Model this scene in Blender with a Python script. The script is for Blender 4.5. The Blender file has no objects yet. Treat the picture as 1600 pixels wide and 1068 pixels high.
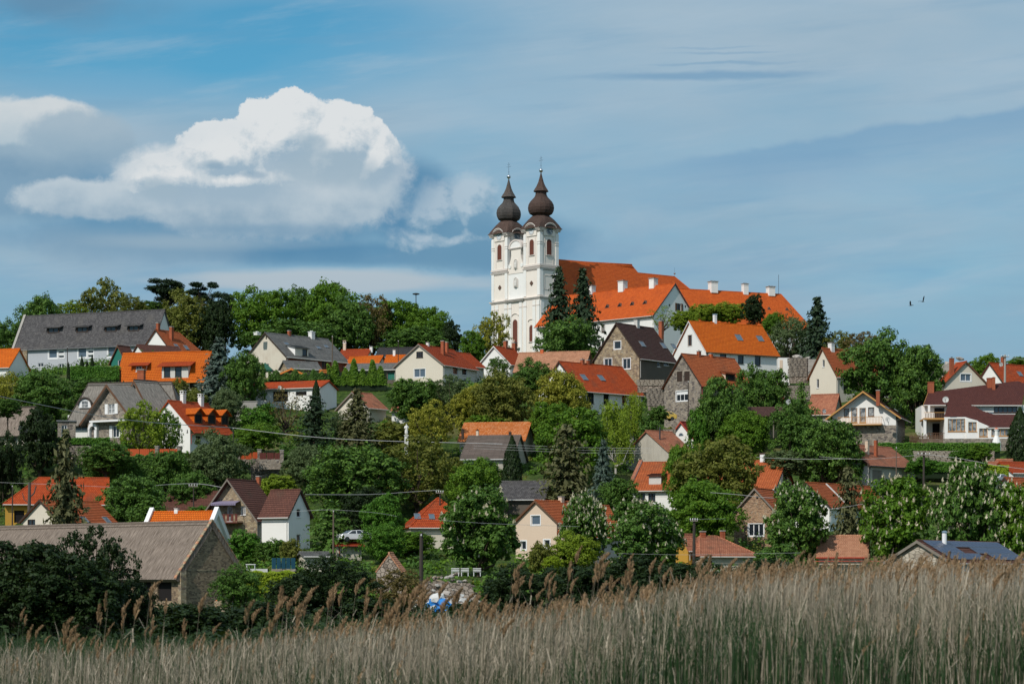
import bpy, bmesh, math, random
import numpy as np
from mathutils import Vector, Matrix
from mathutils.geometry import tessellate_polygon
R = math.radians
random.seed(7)
scene = bpy.context.scene
COL = scene.collection

# ------------------------------------------------------------------ camera
F = 3777.8            # focal length in photo pixels (85 mm, 36 mm sensor, 1600 px)
EYE = 3.6             # eye height above the meadow
HOR = 900.0           # row of the horizon in the photograph
cd = bpy.data.cameras.new("camera"); cam = bpy.data.objects.new("camera", cd); COL.objects.link(cam)
cd.lens = 85; cd.sensor_width = 36; cd.clip_start = 0.5; cd.clip_end = 9000
cd.shift_y = (HOR - 534) / 1600
cd.dof.use_dof = True; cd.dof.focus_distance = 420; cd.dof.aperture_fstop = 3.2
cam.location = (0, 0, EYE); cam.rotation_euler = (R(90), 0, 0)
scene.camera = cam
scene.view_settings.view_transform = 'Standard'
scene.view_settings.look = 'None'
scene.view_settings.exposure = 0.0
scene.view_settings.gamma = 1
scene.render.resolution_x = 1024; scene.render.resolution_y = 683
scene.cycles.max_bounces = 6
scene.cycles.diffuse_bounces = 3
scene.cycles.transparent_max_bounces = 8

# ------------------------------------------------------------------ sun
SUN_DIR = Vector((-0.60, -0.80, 0)).normalized()   # towards the sun, on the ground plane
SUN_EL = R(44)
SUNV = Vector((SUN_DIR.x * math.cos(SUN_EL), SUN_DIR.y * math.cos(SUN_EL), math.sin(SUN_EL)))
sl = bpy.data.lights.new("sun", 'SUN'); sun = bpy.data.objects.new("sun", sl); COL.objects.link(sun)
sl.energy = 3.6; sl.angle = R(0.5); sl.color = (1.0, 0.94, 0.86)
sun.rotation_euler = (-SUNV).to_track_quat('-Z', 'Y').to_euler()

# ------------------------------------------------------------------ sky: Nishita air with procedural clouds on it
world = bpy.data.worlds.new("World"); scene.world = world; world.use_nodes = True
wt = world.node_tree; wt.nodes.clear()

class S:
    """tiny expression builder over shader math sockets"""
    tree = None
    def __init__(s, sock): s.k = sock
    @staticmethod
    def put(node, i, v):
        if isinstance(v, S): S.tree.links.new(v.k, node.inputs[i])
        else: node.inputs[i].default_value = v
    @staticmethod
    def op(o, *a, clamp=False):
        n = S.tree.nodes.new('ShaderNodeMath'); n.operation = o; n.use_clamp = clamp
        for i, v in enumerate(a): S.put(n, i, v)
        return S(n.outputs[0])
    def __add__(a, b): return S.op('ADD', a, b)
    __radd__ = __add__
    def __sub__(a, b): return S.op('SUBTRACT', a, b)
    def __rsub__(a, b): return S.op('SUBTRACT', b, a)
    def __mul__(a, b): return S.op('MULTIPLY', a, b)
    __rmul__ = __mul__
    def __truediv__(a, b): return S.op('DIVIDE', a, b)
    def sstep(s, lo, hi):
        n = S.tree.nodes.new('ShaderNodeMapRange'); n.interpolation_type = 'SMOOTHSTEP'
        S.put(n, 0, s); n.inputs[1].default_value = lo; n.inputs[2].default_value = hi
        return S(n.outputs[0])
    def cl(s): return S.op('ADD', s, 0.0, clamp=True)
def vec(x, y, z=0.0):
    n = S.tree.nodes.new('ShaderNodeCombineXYZ')
    for i, v in enumerate((x, y, z)): S.put(n, i, v)
    return n.outputs[0]
def noise(v, scale=1.0, detail=4, rough=0.55, out=0):
    n = S.tree.nodes.new('ShaderNodeTexNoise'); S.tree.links.new(v, n.inputs['Vector'])
    n.inputs['Scale'].default_value = scale; n.inputs['Detail'].default_value = detail; n.inputs['Roughness'].default_value = rough
    return S(n.outputs[out])
def mixc(fac, a, b):
    n = S.tree.nodes.new('ShaderNodeMix'); n.data_type = 'RGBA'
    S.put(n, 0, fac)
    for i, v in ((6, a), (7, b)):
        if isinstance(v, (tuple, list)): n.inputs[i].default_value = (*v[:3], 1)
        else: S.tree.links.new(v, n.inputs[i])
    return n.outputs[2]
def srgb(r, g, b):
    return tuple(((c/255)/12.92 if c/255 <= 0.04045 else ((c/255+0.055)/1.055)**2.4) for c in (r, g, b))

S.tree = wt
tc = wt.nodes.new('ShaderNodeTexCoord')
sep = wt.nodes.new('ShaderNodeSeparateXYZ'); wt.links.new(tc.outputs['Generated'], sep.inputs[0])
dx, dy, dz = (S(o) for o in sep.outputs)
AZ = S.op('ARCTAN2', dx, dy); EL = S.op('ARCSINE', dz)
U = AZ * 37.78 + 8.0        # hundreds of photo pixels to the right
V = 9.0 - EL * 37.78        # hundreds of photo pixels down
def ell(u, v, cx, cy, rx, ry):
    a = (u - cx) / rx; b = (v - cy) / ry
    return 1.0 - S.op('SQRT', a*a + b*b)
def smax(a, b, k=0.15): return S.op('SMOOTH_MAX', a, b, k)
def field(u, v, blobs, amp, sc=1.1, det=8, seed=0.0, rough=0.58):
    n = noise(vec(u, v*1.25, seed), sc, det, rough)
    f = None
    for b in blobs:
        e = ell(u, v, *b)
        f = e if f is None else smax(f, e)
    return f + (n - 0.5) * amp
sky = wt.nodes.new('ShaderNodeTexSky'); sky.sky_type = 'NISHITA'; sky.sun_disc = False
sky.sun_elevation = SUN_EL; sky.sun_rotation = math.atan2(SUN_DIR.x, SUN_DIR.y) % (2*math.pi)
sky.altitude = 100; sky.air_density = 1.0; sky.dust_density = 0.3; sky.ozone_density = 2.0
mul = wt.nodes.new('ShaderNodeMix'); mul.data_type = 'RGBA'; mul.blend_type = 'MULTIPLY'; mul.inputs[0].default_value = 1
wt.links.new(sky.outputs[0], mul.inputs[6]); mul.inputs[7].default_value = (0.40, 0.93, 1.0, 1)
col = mul.outputs[2]
K = 10.0                     # cloud colours are written in display light, the background runs at 0.1
def C_(r, g, b): return tuple(c*K for c in srgb(r, g, b))
wu = noise(vec(U, V, 3.1), 0.8, 3, 0.5); wv = noise(vec(U, V, 9.7), 0.8, 3, 0.5)
# high veil: thin everywhere, open blue at the upper left
st = noise(vec(U*0.16 + V*0.10, V*0.55, 1.0), 1.0, 6, 0.55)
gap = ell(U, V, 2.2, 0.80, 5.2, 1.20).sstep(-0.25, 0.70)
gap2 = ell(U, V, 6.0, 0.25, 2.2, 0.6).sstep(-0.5, 0.9)
veil = (0.88 + (st - 0.5) * 0.9 - gap*0.85 - gap2*0.30).cl()
nv = noise(vec(U*0.25, V*0.9, 5.0), 1.0, 5, 0.5)
vcol = mixc(((V - 0.0) / 5.6 + (nv - 0.5)*1.7).cl(), C_(164,186,202), C_(138,171,193))
col = mixc(veil, col, vcol)
low = noise(vec(U*0.22, V*1.5, 8.0), 1.0, 5, 0.55).sstep(0.45, 0.7)
col = mixc(low*0.35*(V.sstep(2.0, 4.5)), col, C_(106,158,196))
lw2 = (ell(U, V, 1.9, 1.55, 2.2, 0.4) + (noise(vec(U*0.4, V*1.2, 15.0), 1.0, 5) - 0.5)*0.9).sstep(0.0, 0.9)
col = mixc(lw2*0.45, col, C_(120,170,202))
fb = noise(vec(U*0.35 + V*0.25, V*1.9 + U*0.25, 21.0), 1.0, 6, 0.6).sstep(0.48, 0.72)
col = mixc(fb*0.34, col, C_(168,190,206))
fb2 = noise(vec(U*0.22, V*2.4 + U*0.18, 27.0), 1.0, 5, 0.6).sstep(0.50, 0.75)
col = mixc(fb2*0.30, col, C_(112,158,190))
# grey smear in the top left corner
g1 = field(U, V, [(0.9, 0.35, 2.3, 0.55)], 1.0, 0.7, 4, 2.0)
col = mixc(g1.sstep(0.0, 0.9)*0.8, col, C_(100,140,170))
# long dark edge of a higher sheet on the right, and the lens-shaped streaks
line = 2.62 - (U - 10.0)*0.13 + (noise(vec(U*0.55, 0.0, 4.0), 1.0, 3, 0.5) - 0.5)*0.5 + (noise(vec(U, V*2, 6.0), 3.0, 4, 0.6) - 0.5)*0.10
dl = V - line
band = dl.sstep(-0.02, 0.10) * (1.0 - dl.sstep(0.02, 0.95)) * U.sstep(9.0, 12.5)
col = mixc(band*0.62, col, C_(114,158,192))
line2 = 2.45 + (noise(vec(U*0.9, 2.0, 4.0), 1.0, 4, 0.6) - 0.5)*0.35
dl2 = V - line2
band2 = dl2.sstep(0.0, 0.12) * (1.0 - dl2.sstep(0.1, 0.75)) * U.sstep(10.2, 11.8) * (1.0 - U.sstep(13.0, 14.5))
col = mixc(band2*0.30, col, C_(118,160,192))
def streak(cx, cy, rx, ry, seed):
    f = ell(U + (noise(vec(U*0.6, V*6.0, seed), 1.0, 3, 0.6) - 0.5)*1.6, V + (noise(vec(U*1.2, V*4, seed+4), 1.0, 3, 0.6) - 0.5)*0.12, cx, cy, rx, ry)
    return f.sstep(0.0, 0.75)
for (a, s_, o) in (((11.0, 1.32, 2.5, 0.10), 1.0, 0.7), ((11.2, 1.14, 1.6, 0.035), 6.0, 0.42), ((11.4, 0.98, 1.1, 0.03), 12.0, 0.35), ((11.1, 0.90, 1.0, 0.025), 17.0, 0.28)):
    col = mixc(streak(*a, s_)*o, col, C_(112,155,188))
# blue-grey cloud bank low behind everything on the left
bank = field(U, V, [(3.4, 3.75, 4.2, 0.55), (6.4, 3.4, 1.2, 0.85), (8.0, 3.85, 1.5, 0.6), (1.0, 3.2, 2.4, 0.6)], 0.75, 0.8, 5, 3.0)
col = mixc(bank.sstep(0.0, 0.55)*0.9, col, C_(100,146,178))
dk = field(U, V, [(5.6, 4.02, 2.6, 0.24), (6.5, 3.25, 0.8, 0.75)], 0.5, 0.9, 4, 19.0)
col = mixc(dk.sstep(-0.1, 0.6)*0.7, col, C_(84,134,170))
pal = (ell(U, V, 3.0, 3.86, 2.6, 0.17) + (noise(vec(U*0.5, V*2.5, 7.0), 1.0, 5) - 0.5)*0.9).sstep(0.0, 0.9)
col = mixc(pal*0.75, col, C_(146,172,190))
pal2 = (ell(U, V, 5.2, 4.44, 3.2, 0.24) + (noise(vec(U*0.5, V*2.5, 11.0), 1.0, 5) - 0.5)*0.8).sstep(0.0, 0.5)
col = mixc(pal2*0.95, col, C_(176,190,200))
hz = (V - 4.25).sstep(0.0, 0.9) * (noise(vec(U*0.35, V*1.2, 13.0), 1.0, 5).sstep(0.35, 0.65))
col = mixc(hz*0.35, col, C_(140,172,195))
fl = field(U, V, [(0.3, 2.9, 1.9, 0.9), (2.0, 4.0, 2.6, 0.5)], 0.8, 0.7, 5, 91.0)
col = mixc(fl.sstep(0.0, 0.7)*0.45, col, C_(150,174,191))
# cumulus: the same field read twice, the second time a step towards the sun, gives the billows their light side
def cumulus(col, blobs, seed, lit, mid, shade, v0, v1, edge=0.12, amp=0.42, k=3.0, op=1.0, fine=0.5, off=(-0.06, -0.11), soft=None, relief=True):
    def fld(du, dv):
        u = U + (wu - 0.5)*0.45 + du; v = V + (wv - 0.5)*0.35 + dv; f = None
        for b in blobs:
            e = ell(u, v, *b); f = e if f is None else smax(f, e, 0.10)
        n1 = noise(vec(u, v*1.15, seed), 1.5, 5, 0.55); n2 = noise(vec(u, v*1.1, seed+3), 5.0, 4, 0.65)
        return f + (n1 - 0.5)*amp + (n2 - 0.5)*0.30
    f0 = fld(0.0, 0.0); f1 = fld(*off) if relief else (f0 - 0.05)
    ed = edge if soft is None else None
    if soft is None: m = f0.sstep(0.0, edge)
    else:       # crisp on top, dissolving towards the base
        w = (V + (wv-0.5)*0.5).sstep(*soft); m = (f0.sstep(0.0, edge))*(1.0 - w) + f0.sstep(0.0, edge + 0.55)*w
    fn = noise(vec(U, V*1.3, seed + 20), 1.1, 6, 0.6)
    tone = (0.80 + (f0 - f1 - 0.05)*k + (fn - 0.5)*fine - V.sstep(v0 - 0.3, v1)*0.66).cl()
    c = mixc(tone.sstep(0.0, 0.5), shade, mid)
    c = mixc(tone.sstep(0.4, 0.95), c, lit)
    return mixc((m*op).cl(), col, c)
col = cumulus(col, [(0.0, 2.35, 1.8, 0.62), (0.8, 2.05, 0.85, 0.30)], 31.0, C_(208,214,217), C_(176,194,205), C_(130,162,186), 2.1, 3.1, edge=0.25, soft=(2.3, 2.9), relief=False)
col = cumulus(col, [(1.35, 2.45, 1.0, 0.60), (0.55, 2.75, 1.3, 0.35)], 36.0, C_(164,184,198), C_(144,171,190), C_(110,148,176), 2.2, 3.0, edge=0.30, op=0.9, soft=(2.4, 2.9), relief=False)
col = cumulus(col, [(6.95, 3.45, 0.70, 0.60), (7.4, 3.35, 0.55, 0.72), (7.1, 3.85, 1.2, 0.5)], 47.0, C_(178,196,209), C_(144,173,193), C_(106,149,178), 2.9, 4.2, edge=0.45, amp=0.75, op=0.8)
col = cumulus(col, [(9.4, 3.95, 1.0, 0.35), (9.9, 3.55, 0.6, 0.4)], 53.0, C_(168,191,206), C_(136,170,194), C_(114,156,188), 3.4, 4.4, edge=0.8, amp=1.1, op=0.6, relief=False)
col = cumulus(col, [(3.9, 3.18, 2.8, 0.68), (5.3, 2.85, 1.35, 0.95), (1.6, 3.25, 1.5, 0.38), (3.0, 2.85, 1.3, 0.6)],
              58.0, C_(202,211,217), C_(180,196,207), C_(142,169,189), 2.7, 3.8, edge=0.26, fine=1.0, relief=False)
col = cumulus(col, [(4.45, 2.28, 0.88, 0.82), (5.25, 2.40, 0.80, 0.72), (3.55, 2.62, 1.0, 0.66), (2.7, 2.95, 0.95, 0.52), (5.85, 2.65, 0.5, 0.65), (3.7, 2.95, 1.5, 0.5)],
              61.0, C_(220,224,226), C_(192,204,212), C_(156,179,196), 2.0, 3.7, edge=0.07, soft=(1.9, 3.25), fine=1.1, k=3.2)
sd = field(U + (wu-0.5)*0.4, V, [(5.15, 2.72, 0.95, 0.42), (2.55, 3.05, 0.42, 0.24), (3.35, 2.68, 0.2, 0.1), (4.9, 2.35, 0.3, 0.2)], 0.8, 1.3, 6, 71.0)
col = mixc(sd.sstep(0.0, 0.6)*0.75, col, C_(158,180,195))
sd2 = field(U + (wu-0.5)*0.4, V, [(4.0, 2.82, 0.42, 0.09), (3.4, 2.7, 0.2, 0.08)], 0.8, 1.6, 6, 75.0)
col = mixc(sd2.sstep(0.05, 0.7)*0.55, col, C_(126,158,182))
sd3 = field(U, V, [(6.42, 2.95, 0.5, 0.72), (4.6, 3.66, 2.6, 0.16)], 0.6, 1.2, 5, 79.0)
col = mixc(sd3.sstep(0.0, 0.8)*0.45, col, C_(98,144,176))
bg = wt.nodes.new('ShaderNodeBackground'); bg.inputs['Strength'].default_value = 0.1
wt.links.new(col, bg.inputs['Color'])
wo = wt.nodes.new('ShaderNodeOutputWorld'); wt.links.new(bg.outputs[0], wo.inputs['Surface'])
world.cycles.sampling_method = 'MANUAL'; world.cycles.sample_map_resolution = 512

# ================================================================== materials
class MT:
    def __init__(s, name):
        s.m = bpy.data.materials.new(name); s.m.use_nodes = True; s.t = s.m.node_tree; s.n = s.t.nodes
        s.b = s.n['Principled BSDF']; S.tree = s.t
        s.tc = s.n.new('ShaderNodeTexCoord')
        s.uv = s.tc.outputs['UV']; s.ob = s.tc.outputs['Object']
    def base(s, v):
        if isinstance(v, tuple): s.b.inputs['Base Color'].default_value = (*v[:3], 1)
        else: s.t.links.new(v, s.b.inputs['Base Color'])
        return s
    def rough(s, r, spec=0.3): s.b.inputs['Roughness'].default_value = r; s.b.inputs['Specular IOR Level'].default_value = spec; return s
    def bump(s, h, dist=0.02, strength=0.6):
        n = s.n.new('ShaderNodeBump'); n.inputs['Distance'].default_value = dist; n.inputs['Strength'].default_value = strength
        s.t.links.new(h.k if isinstance(h, S) else h, n.inputs['Height']); s.t.links.new(n.outputs[0], s.b.inputs['Normal']); return s
    def mapn(s, v, sx=1, sy=1, sz=1):
        n = s.n.new('ShaderNodeMapping'); n.inputs['Scale'].default_value = (sx, sy, sz); s.t.links.new(v, n.inputs[0]); return n.outputs[0]
    def rnd(s): return S(s.n.new('ShaderNodeObjectInfo').outputs['Random'])
def sc3(c, k): return tuple(min(1, x*k) for x in c)
MATS = {}
def plaster(name, c, dirt=0.25, dc=(0.30, 0.27, 0.22)):
    t = MT(name)
    a = noise(t.ob, 0.35, 6, 0.6); b = noise(t.mapn(t.ob, 2.2, 2.2, 0.35), 1.0, 5, 0.6); d = noise(t.ob, 9, 3, 0.6)
    m = ((a - 0.45)*1.3 + (b - 0.5)*0.8).cl() * dirt
    cc = mixc(m, c, dc); cc = mixc((d*0.12).cl(), cc, sc3(c, 0.7))
    t.base(cc).rough(0.9, 0.15).bump(d, 0.01, 0.5); MATS[name] = t.m
def plain(name, c, r=0.6, spec=0.3, metal=0.0, var=0.15):
    t = MT(name); d = noise(t.ob, 1.7, 5, 0.6)
    t.base(mixc(((d - 0.3)*2*var).cl(), c, sc3(c, 0.45))).rough(r, spec); t.b.inputs['Metallic'].default_value = metal; MATS[name] = t.m
def tile(name, c1, c2, c3, row=0.34, wid=0.26, old=0.25, moss=(0.10, 0.09, 0.06), rel=0.025, mort=0.75, msz=0.034, lum=1.0):
    t = MT(name)
    br = t.n.new('ShaderNodeTexBrick'); t.t.links.new(t.uv, br.inputs['Vector'])
    br.inputs['Scale'].default_value = 1.0; br.inputs['Brick Width'].default_value = wid; br.inputs['Row Height'].default_value = row
    br.inputs['Mortar Size'].default_value = msz; br.inputs['Mortar Smooth'].default_value = 0.6; br.offset = 0.5
    br.inputs['Color1'].default_value = (0, 0, 0, 1); br.inputs['Color2'].default_value = (1, 1, 1, 1); br.inputs['Mortar'].default_value = (0.5, 0.5, 0.5, 1)
    rv = S(br.outputs['Color']); f = S(br.outputs['Fac'])
    a = noise(t.ob, 0.30, 6, 0.62); b = noise(t.ob, 1.3, 4, 0.6)
    cc = mixc(rv.sstep(0.1, 0.9), c1, c2)
    cc = mixc((b - 0.40).cl()*1.6, cc, c3)
    cc = mixc(((a - 0.50).sstep(0.0, 0.22) * old).cl(), cc, moss)
    cc = mixc(t.rnd()*0.38, cc, sc3(c3, 0.72))
    cc = mixc(f*mort, cc, sc3(c1, 0.30))
    sp = t.n.new('ShaderNodeSeparateXYZ'); t.t.links.new(t.uv, sp.inputs[0])
    wv_ = S.op('SINE', S(sp.outputs[0]) * (2*math.pi/wid))
    t.base(cc).rough(0.78, 0.2).bump(wv_*0.5 - f*0.9 + b*0.5, rel, 0.7); MATS[name] = t.m
def stone(name, cols, mortar, scale=2.6, flat=1.5, dirt=0.3, rel=0.05):
    t = MT(name); v = t.mapn(t.ob, 1, 1, flat)
    nw = t.n.new('ShaderNodeTexNoise'); nw.inputs['Scale'].default_value = 2.0; t.t.links.new(v, nw.inputs['Vector'])
    mx = t.n.new('ShaderNodeMix'); mx.data_type = 'VECTOR'; mx.inputs[0].default_value = 0.08
    t.t.links.new(v, mx.inputs[4]); t.t.links.new(nw.outputs['Color'], mx.inputs[5])
    vo = t.n.new('ShaderNodeTexVoronoi'); vo.inputs['Scale'].default_value = scale; t.t.links.new(mx.outputs[1], vo.inputs['Vector'])
    ve = t.n.new('ShaderNodeTexVoronoi'); ve.feature = 'DISTANCE_TO_EDGE'; ve.inputs['Scale'].default_value = scale; t.t.links.new(mx.outputs[1], ve.inputs['Vector'])
    sp = t.n.new('ShaderNodeSeparateColor'); t.t.links.new(vo.outputs['Color'], sp.inputs[0])
    r1, r2 = S(sp.outputs[0]), S(sp.outputs[1])
    cc = mixc(r1.sstep(0.15, 0.85), cols[0], cols[1]); cc = mixc(r2.sstep(0.62, 0.8), cc, cols[2])
    e = S(ve.outputs['Distance']).sstep(0.0, 0.09)
    cc = mixc(e, mortar, cc)
    a = noise(t.ob, 0.4, 5, 0.6); cc = mixc(((a - 0.5).sstep(0, 0.25)*dirt).cl(), cc, (0.09, 0.085, 0.06))
    t.base(cc).rough(0.92, 0.1).bump(e*0.8 + noise(t.ob, 12, 3)*0.4, rel, 0.9); MATS[name] = t.m
def thatch(name, c1, c2, c3):
    t = MT(name)
    a = noise(t.mapn(t.uv, 7, 0.8, 1), 1.0, 6, 0.65); b = noise(t.mapn(t.uv, 0.5, 1.6, 1), 1.0, 6, 0.6); c = noise(t.ob, 14, 4, 0.7)
    cc = mixc(a.sstep(0.3, 0.7), c1, c2); cc = mixc(b.sstep(0.45, 0.75)*0.6, cc, c3); cc = mixc(c.sstep(0.45, 0.75)*0.45, cc, sc3(c1, 0.5))
    t.base(cc).rough(0.95, 0.05).bump(a*0.6 + c*0.8 + b, 0.10, 0.9); MATS[name] = t.m
def leafmat(name, c1, c2, c3, trans=0.34, var=0.5):
    t = MT(name)
    at = t.n.new('ShaderNodeAttribute'); at.attribute_name = 'tint'
    sp = t.n.new('ShaderNodeSeparateColor'); t.t.links.new(at.outputs['Color'], sp.inputs[0])
    r, g = S(sp.outputs[0]), S(sp.outputs[1])
    o = t.rnd()
    cc = mixc(r, c1, c2); cc = mixc((g*0.8 + (o - 0.5)*var).cl(), cc, c3)
    t.base(cc).rough(0.62, 0.22)
    tr = t.n.new('ShaderNodeBsdfTranslucent'); t.t.links.new(mixc(0.35, cc, (0.16, 0.22, 0.02)), tr.inputs['Color'])
    ms = t.n.new('ShaderNodeMixShader'); ms.inputs[0].default_value = trans
    t.t.links.new(t.b.outputs[0], ms.inputs[1]); t.t.links.new(tr.outputs[0], ms.inputs[2])
    t.t.links.new(ms.outputs[0], t.n['Material Output'].inputs['Surface']); MATS[name] = t.m

plaster('plaster_white', (0.80, 0.79, 0.76), 0.30, (0.42, 0.39, 0.34))
plaster('plaster_cream', (0.66, 0.60, 0.50), 0.25)
plaster('plaster_grey', (0.60, 0.58, 0.54), 0.3)
plaster('plaster_beige', (0.66, 0.52, 0.40), 0.15)
plaster('plaster_old', (0.60, 0.55, 0.46), 0.9, (0.33, 0.22, 0.15))
plaster('plaster_peel', (0.70, 0.66, 0.62), 0.85, (0.40, 0.19, 0.12))
plaster('plaster_weathered', (0.46, 0.43, 0.37), 1.0, (0.13, 0.12, 0.10))
plaster('plaster_blue', (0.46, 0.50, 0.56), 0.1)
plaster('plaster_yellow', (0.50, 0.28, 0.05), 0.35)
plaster('plaster_abbey', (0.80, 0.735, 0.66), 0.38, (0.50, 0.38, 0.34))
plaster('trim_abbey', (0.68, 0.61, 0.56), 0.3)
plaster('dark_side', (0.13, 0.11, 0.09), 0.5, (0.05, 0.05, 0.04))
plaster('red_wall', (0.22, 0.075, 0.05), 0.4, (0.10, 0.06, 0.05))
tile('tile_orange', (0.66, 0.140, 0.010), (0.78, 0.185, 0.014), (0.55, 0.105, 0.009), old=0.30, moss=(0.42, 0.085, 0.02), row=0.36, wid=0.33, msz=0.055)
tile('tile_red', (0.46, 0.072, 0.018), (0.58, 0.105, 0.026), (0.34, 0.052, 0.018), old=0.45, msz=0.05)
tile('tile_abbey', (0.58, 0.108, 0.016), (0.66, 0.130, 0.020), (0.42, 0.068, 0.012), old=0.45, moss=(0.30, 0.055, 0.018), row=0.42, wid=0.3)
tile('tile_ribbed', (0.50, 0.125, 0.040), (0.64, 0.180, 0.060), (0.38, 0.090, 0.034), old=0.4, mort=0.9, msz=0.06)
tile('tile_old', (0.40, 0.150, 0.085), (0.54, 0.230, 0.130), (0.30, 0.115, 0.075), old=0.75, mort=0.7)
tile('tile_tan', (0.48, 0.235, 0.135), (0.62, 0.330, 0.200), (0.40, 0.180, 0.110), old=0.6)
tile('tile_mottled', (0.66, 0.200, 0.040), (0.86, 0.400, 0.180), (0.50, 0.130, 0.035), old=0.6, moss=(0.30, 0.16, 0.08))
tile('tile_brown', (0.072, 0.036, 0.030), (0.100, 0.048, 0.040), (0.058, 0.032, 0.028), old=0.25)
tile('tile_maroon', (0.105, 0.036, 0.030), (0.140, 0.048, 0.038), (0.085, 0.030, 0.027), old=0.0, wid=0.3)
tile('tile_redbrown', (0.14, 0.058, 0.042), (0.20, 0.082, 0.058), (0.105, 0.046, 0.036), old=0.35, msz=0.05)
tile('tile_crimson', (0.26, 0.030, 0.025), (0.33, 0.040, 0.030), (0.22, 0.026, 0.022), old=0.1)
tile('slate_grey', (0.095, 0.090, 0.092), (0.200, 0.190, 0.188), (0.062, 0.060, 0.066), old=0.65, moss=(0.21, 0.195, 0.175), row=0.3, wid=0.3)
tile('sheet_grey', (0.19, 0.19, 0.185), (0.26, 0.255, 0.24), (0.11, 0.11, 0.105), old=0.6, row=1.2, wid=0.2, moss=(0.10, 0.10, 0.09))
tile('shingle_dark', (0.05, 0.046, 0.048), (0.075, 0.070, 0.072), (0.04, 0.038, 0.04), old=0.3)
tile('wood_roof', (0.16, 0.125, 0.105), (0.22, 0.17, 0.145), (0.11, 0.09, 0.08), old=0.4, row=0.28, wid=2.0)
tile('brick_red', (0.42, 0.115, 0.055), (0.52, 0.160, 0.075), (0.34, 0.095, 0.05), row=0.085, wid=0.26, old=0.3, mort=0.3)
tile('tile_brass', (0.088, 0.054, 0.043), (0.135, 0.085, 0.068), (0.060, 0.042, 0.036), row=0.25, wid=0.22, old=0.35, moss=(0.10, 0.095, 0.09), mort=0.7)
tile('shingle_dome', (0.075, 0.068, 0.064), (0.130, 0.115, 0.105), (0.055, 0.050, 0.048), row=0.25, wid=0.22, old=0.5, moss=(0.13, 0.09, 0.07), mort=0.7)
stone('stone_tan', [(0.30, 0.225, 0.140), (0.40, 0.32, 0.215), (0.20, 0.15, 0.11)], (0.33, 0.29, 0.22), 2.4)
stone('stone_grey', [(0.22, 0.185, 0.150), (0.33, 0.28, 0.225), (0.13, 0.11, 0.10)], (0.34, 0.31, 0.27), 2.4)
stone('stone_barn', [(0.24, 0.175, 0.115), (0.36, 0.265, 0.175), (0.15, 0.11, 0.08)], (0.28, 0.23, 0.165), 3.6, 2.2)
stone('stone_pale', [(0.40, 0.35, 0.28), (0.52, 0.46, 0.38), (0.26, 0.21, 0.17)], (0.22, 0.19, 0.15), 1.5, 2.2)
stone('stone_rubble', [(0.27, 0.22, 0.18), (0.37, 0.31, 0.26), (0.18, 0.145, 0.12)], (0.12, 0.10, 0.08), 2.2, 1.3, rel=0.12)
stone('stone_brickish', [(0.36, 0.220, 0.130), (0.46, 0.300, 0.190), (0.24, 0.14, 0.09)], (0.38, 0.32, 0.25), 3.0, 2.6)
thatch('thatch_grey', (0.130, 0.118, 0.105), (0.330, 0.300, 0.265), (0.24, 0.225, 0.20))
thatch('thatch_barn', (0.100, 0.078, 0.064), (0.330, 0.268, 0.222), (0.21, 0.172, 0.145))
thatch('thatch_dark', (0.060, 0.050, 0.043), (0.110, 0.092, 0.078), (0.075, 0.065, 0.055))
plain('white_paint', (0.80, 0.80, 0.80), 0.45); plain('white_worn', (0.62, 0.62, 0.60), 0.7, var=0.4)
plain('dark_wood', (0.045, 0.028, 0.020), 0.7); plain('brown_wood', (0.13, 0.065, 0.035), 0.7); plain('light_wood', (0.50, 0.26, 0.08), 0.6)
plain('grey_wood', (0.22, 0.19, 0.16), 0.85, var=0.4); plain('red_wood', (0.12, 0.030, 0.022), 0.7)
plain('orange_wood', (0.62, 0.20, 0.03), 0.6); plain('rust_panel', (0.50, 0.085, 0.020), 0.6, var=0.4)
plain('yellow_paint', (0.66, 0.33, 0.03), 0.5); plain('lead', (0.16, 0.17, 0.18), 0.55, 0.5); plain('silver', (0.62, 0.66, 0.70), 0.25, 0.5, 1.0, 0.05)
plain('red_gutter', (0.40, 0.07, 0.04), 0.5); plain('white_gutter', (0.62, 0.60, 0.56), 0.5); plain('dark_metal', (0.05, 0.05, 0.055), 0.5)
plain('copper_dark', (0.12, 0.07, 0.05), 0.6); plain('concrete', (0.36, 0.34, 0.31), 0.9, var=0.3); plain('pale_rock', (0.42, 0.38, 0.34), 0.95, 0.1, 0, 0.7)
plain('pole_wood', (0.15, 0.115, 0.085), 0.85, var=0.5); plain('old_pole', (0.055, 0.045, 0.038), 0.9, var=0.4); plain('wire_grey', (0.46, 0.46, 0.46), 0.6)
plain('green_panel', (0.02, 0.16, 0.12), 0.6); plain('green_canvas', (0.02, 0.09, 0.06), 0.7); plain('blue_tarp', (0.03, 0.22, 0.60), 0.5, var=0.3)
plain('blue_net', (0.012, 0.08, 0.13), 0.7, var=0.3); plain('hole_dark', (0.012, 0.010, 0.010), 0.9); plain('louvre_red', (0.22, 0.075, 0.05), 0.7)
plain('car_white', (0.78, 0.79, 0.80), 0.25, 0.5, var=0.03); plain('car_yellow', (0.62, 0.44, 0.10), 0.4, 0.5); plain('rubber', (0.02, 0.02, 0.02), 0.8)
plain('red_lens', (0.4, 0.02, 0.02), 0.3); plain('blue_paint', (0.05, 0.12, 0.30), 0.5); plain('curtain', (0.62, 0.62, 0.60), 0.8, 0.1)
plain('statue_stone', (0.72, 0.70, 0.66), 0.8, var=0.25); plain('bark', (0.10, 0.075, 0.055), 0.95, 0.1, 0, 0.5); plain('bark_birch', (0.50, 0.48, 0.44), 0.85, 0.1, 0, 0.6)
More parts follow.
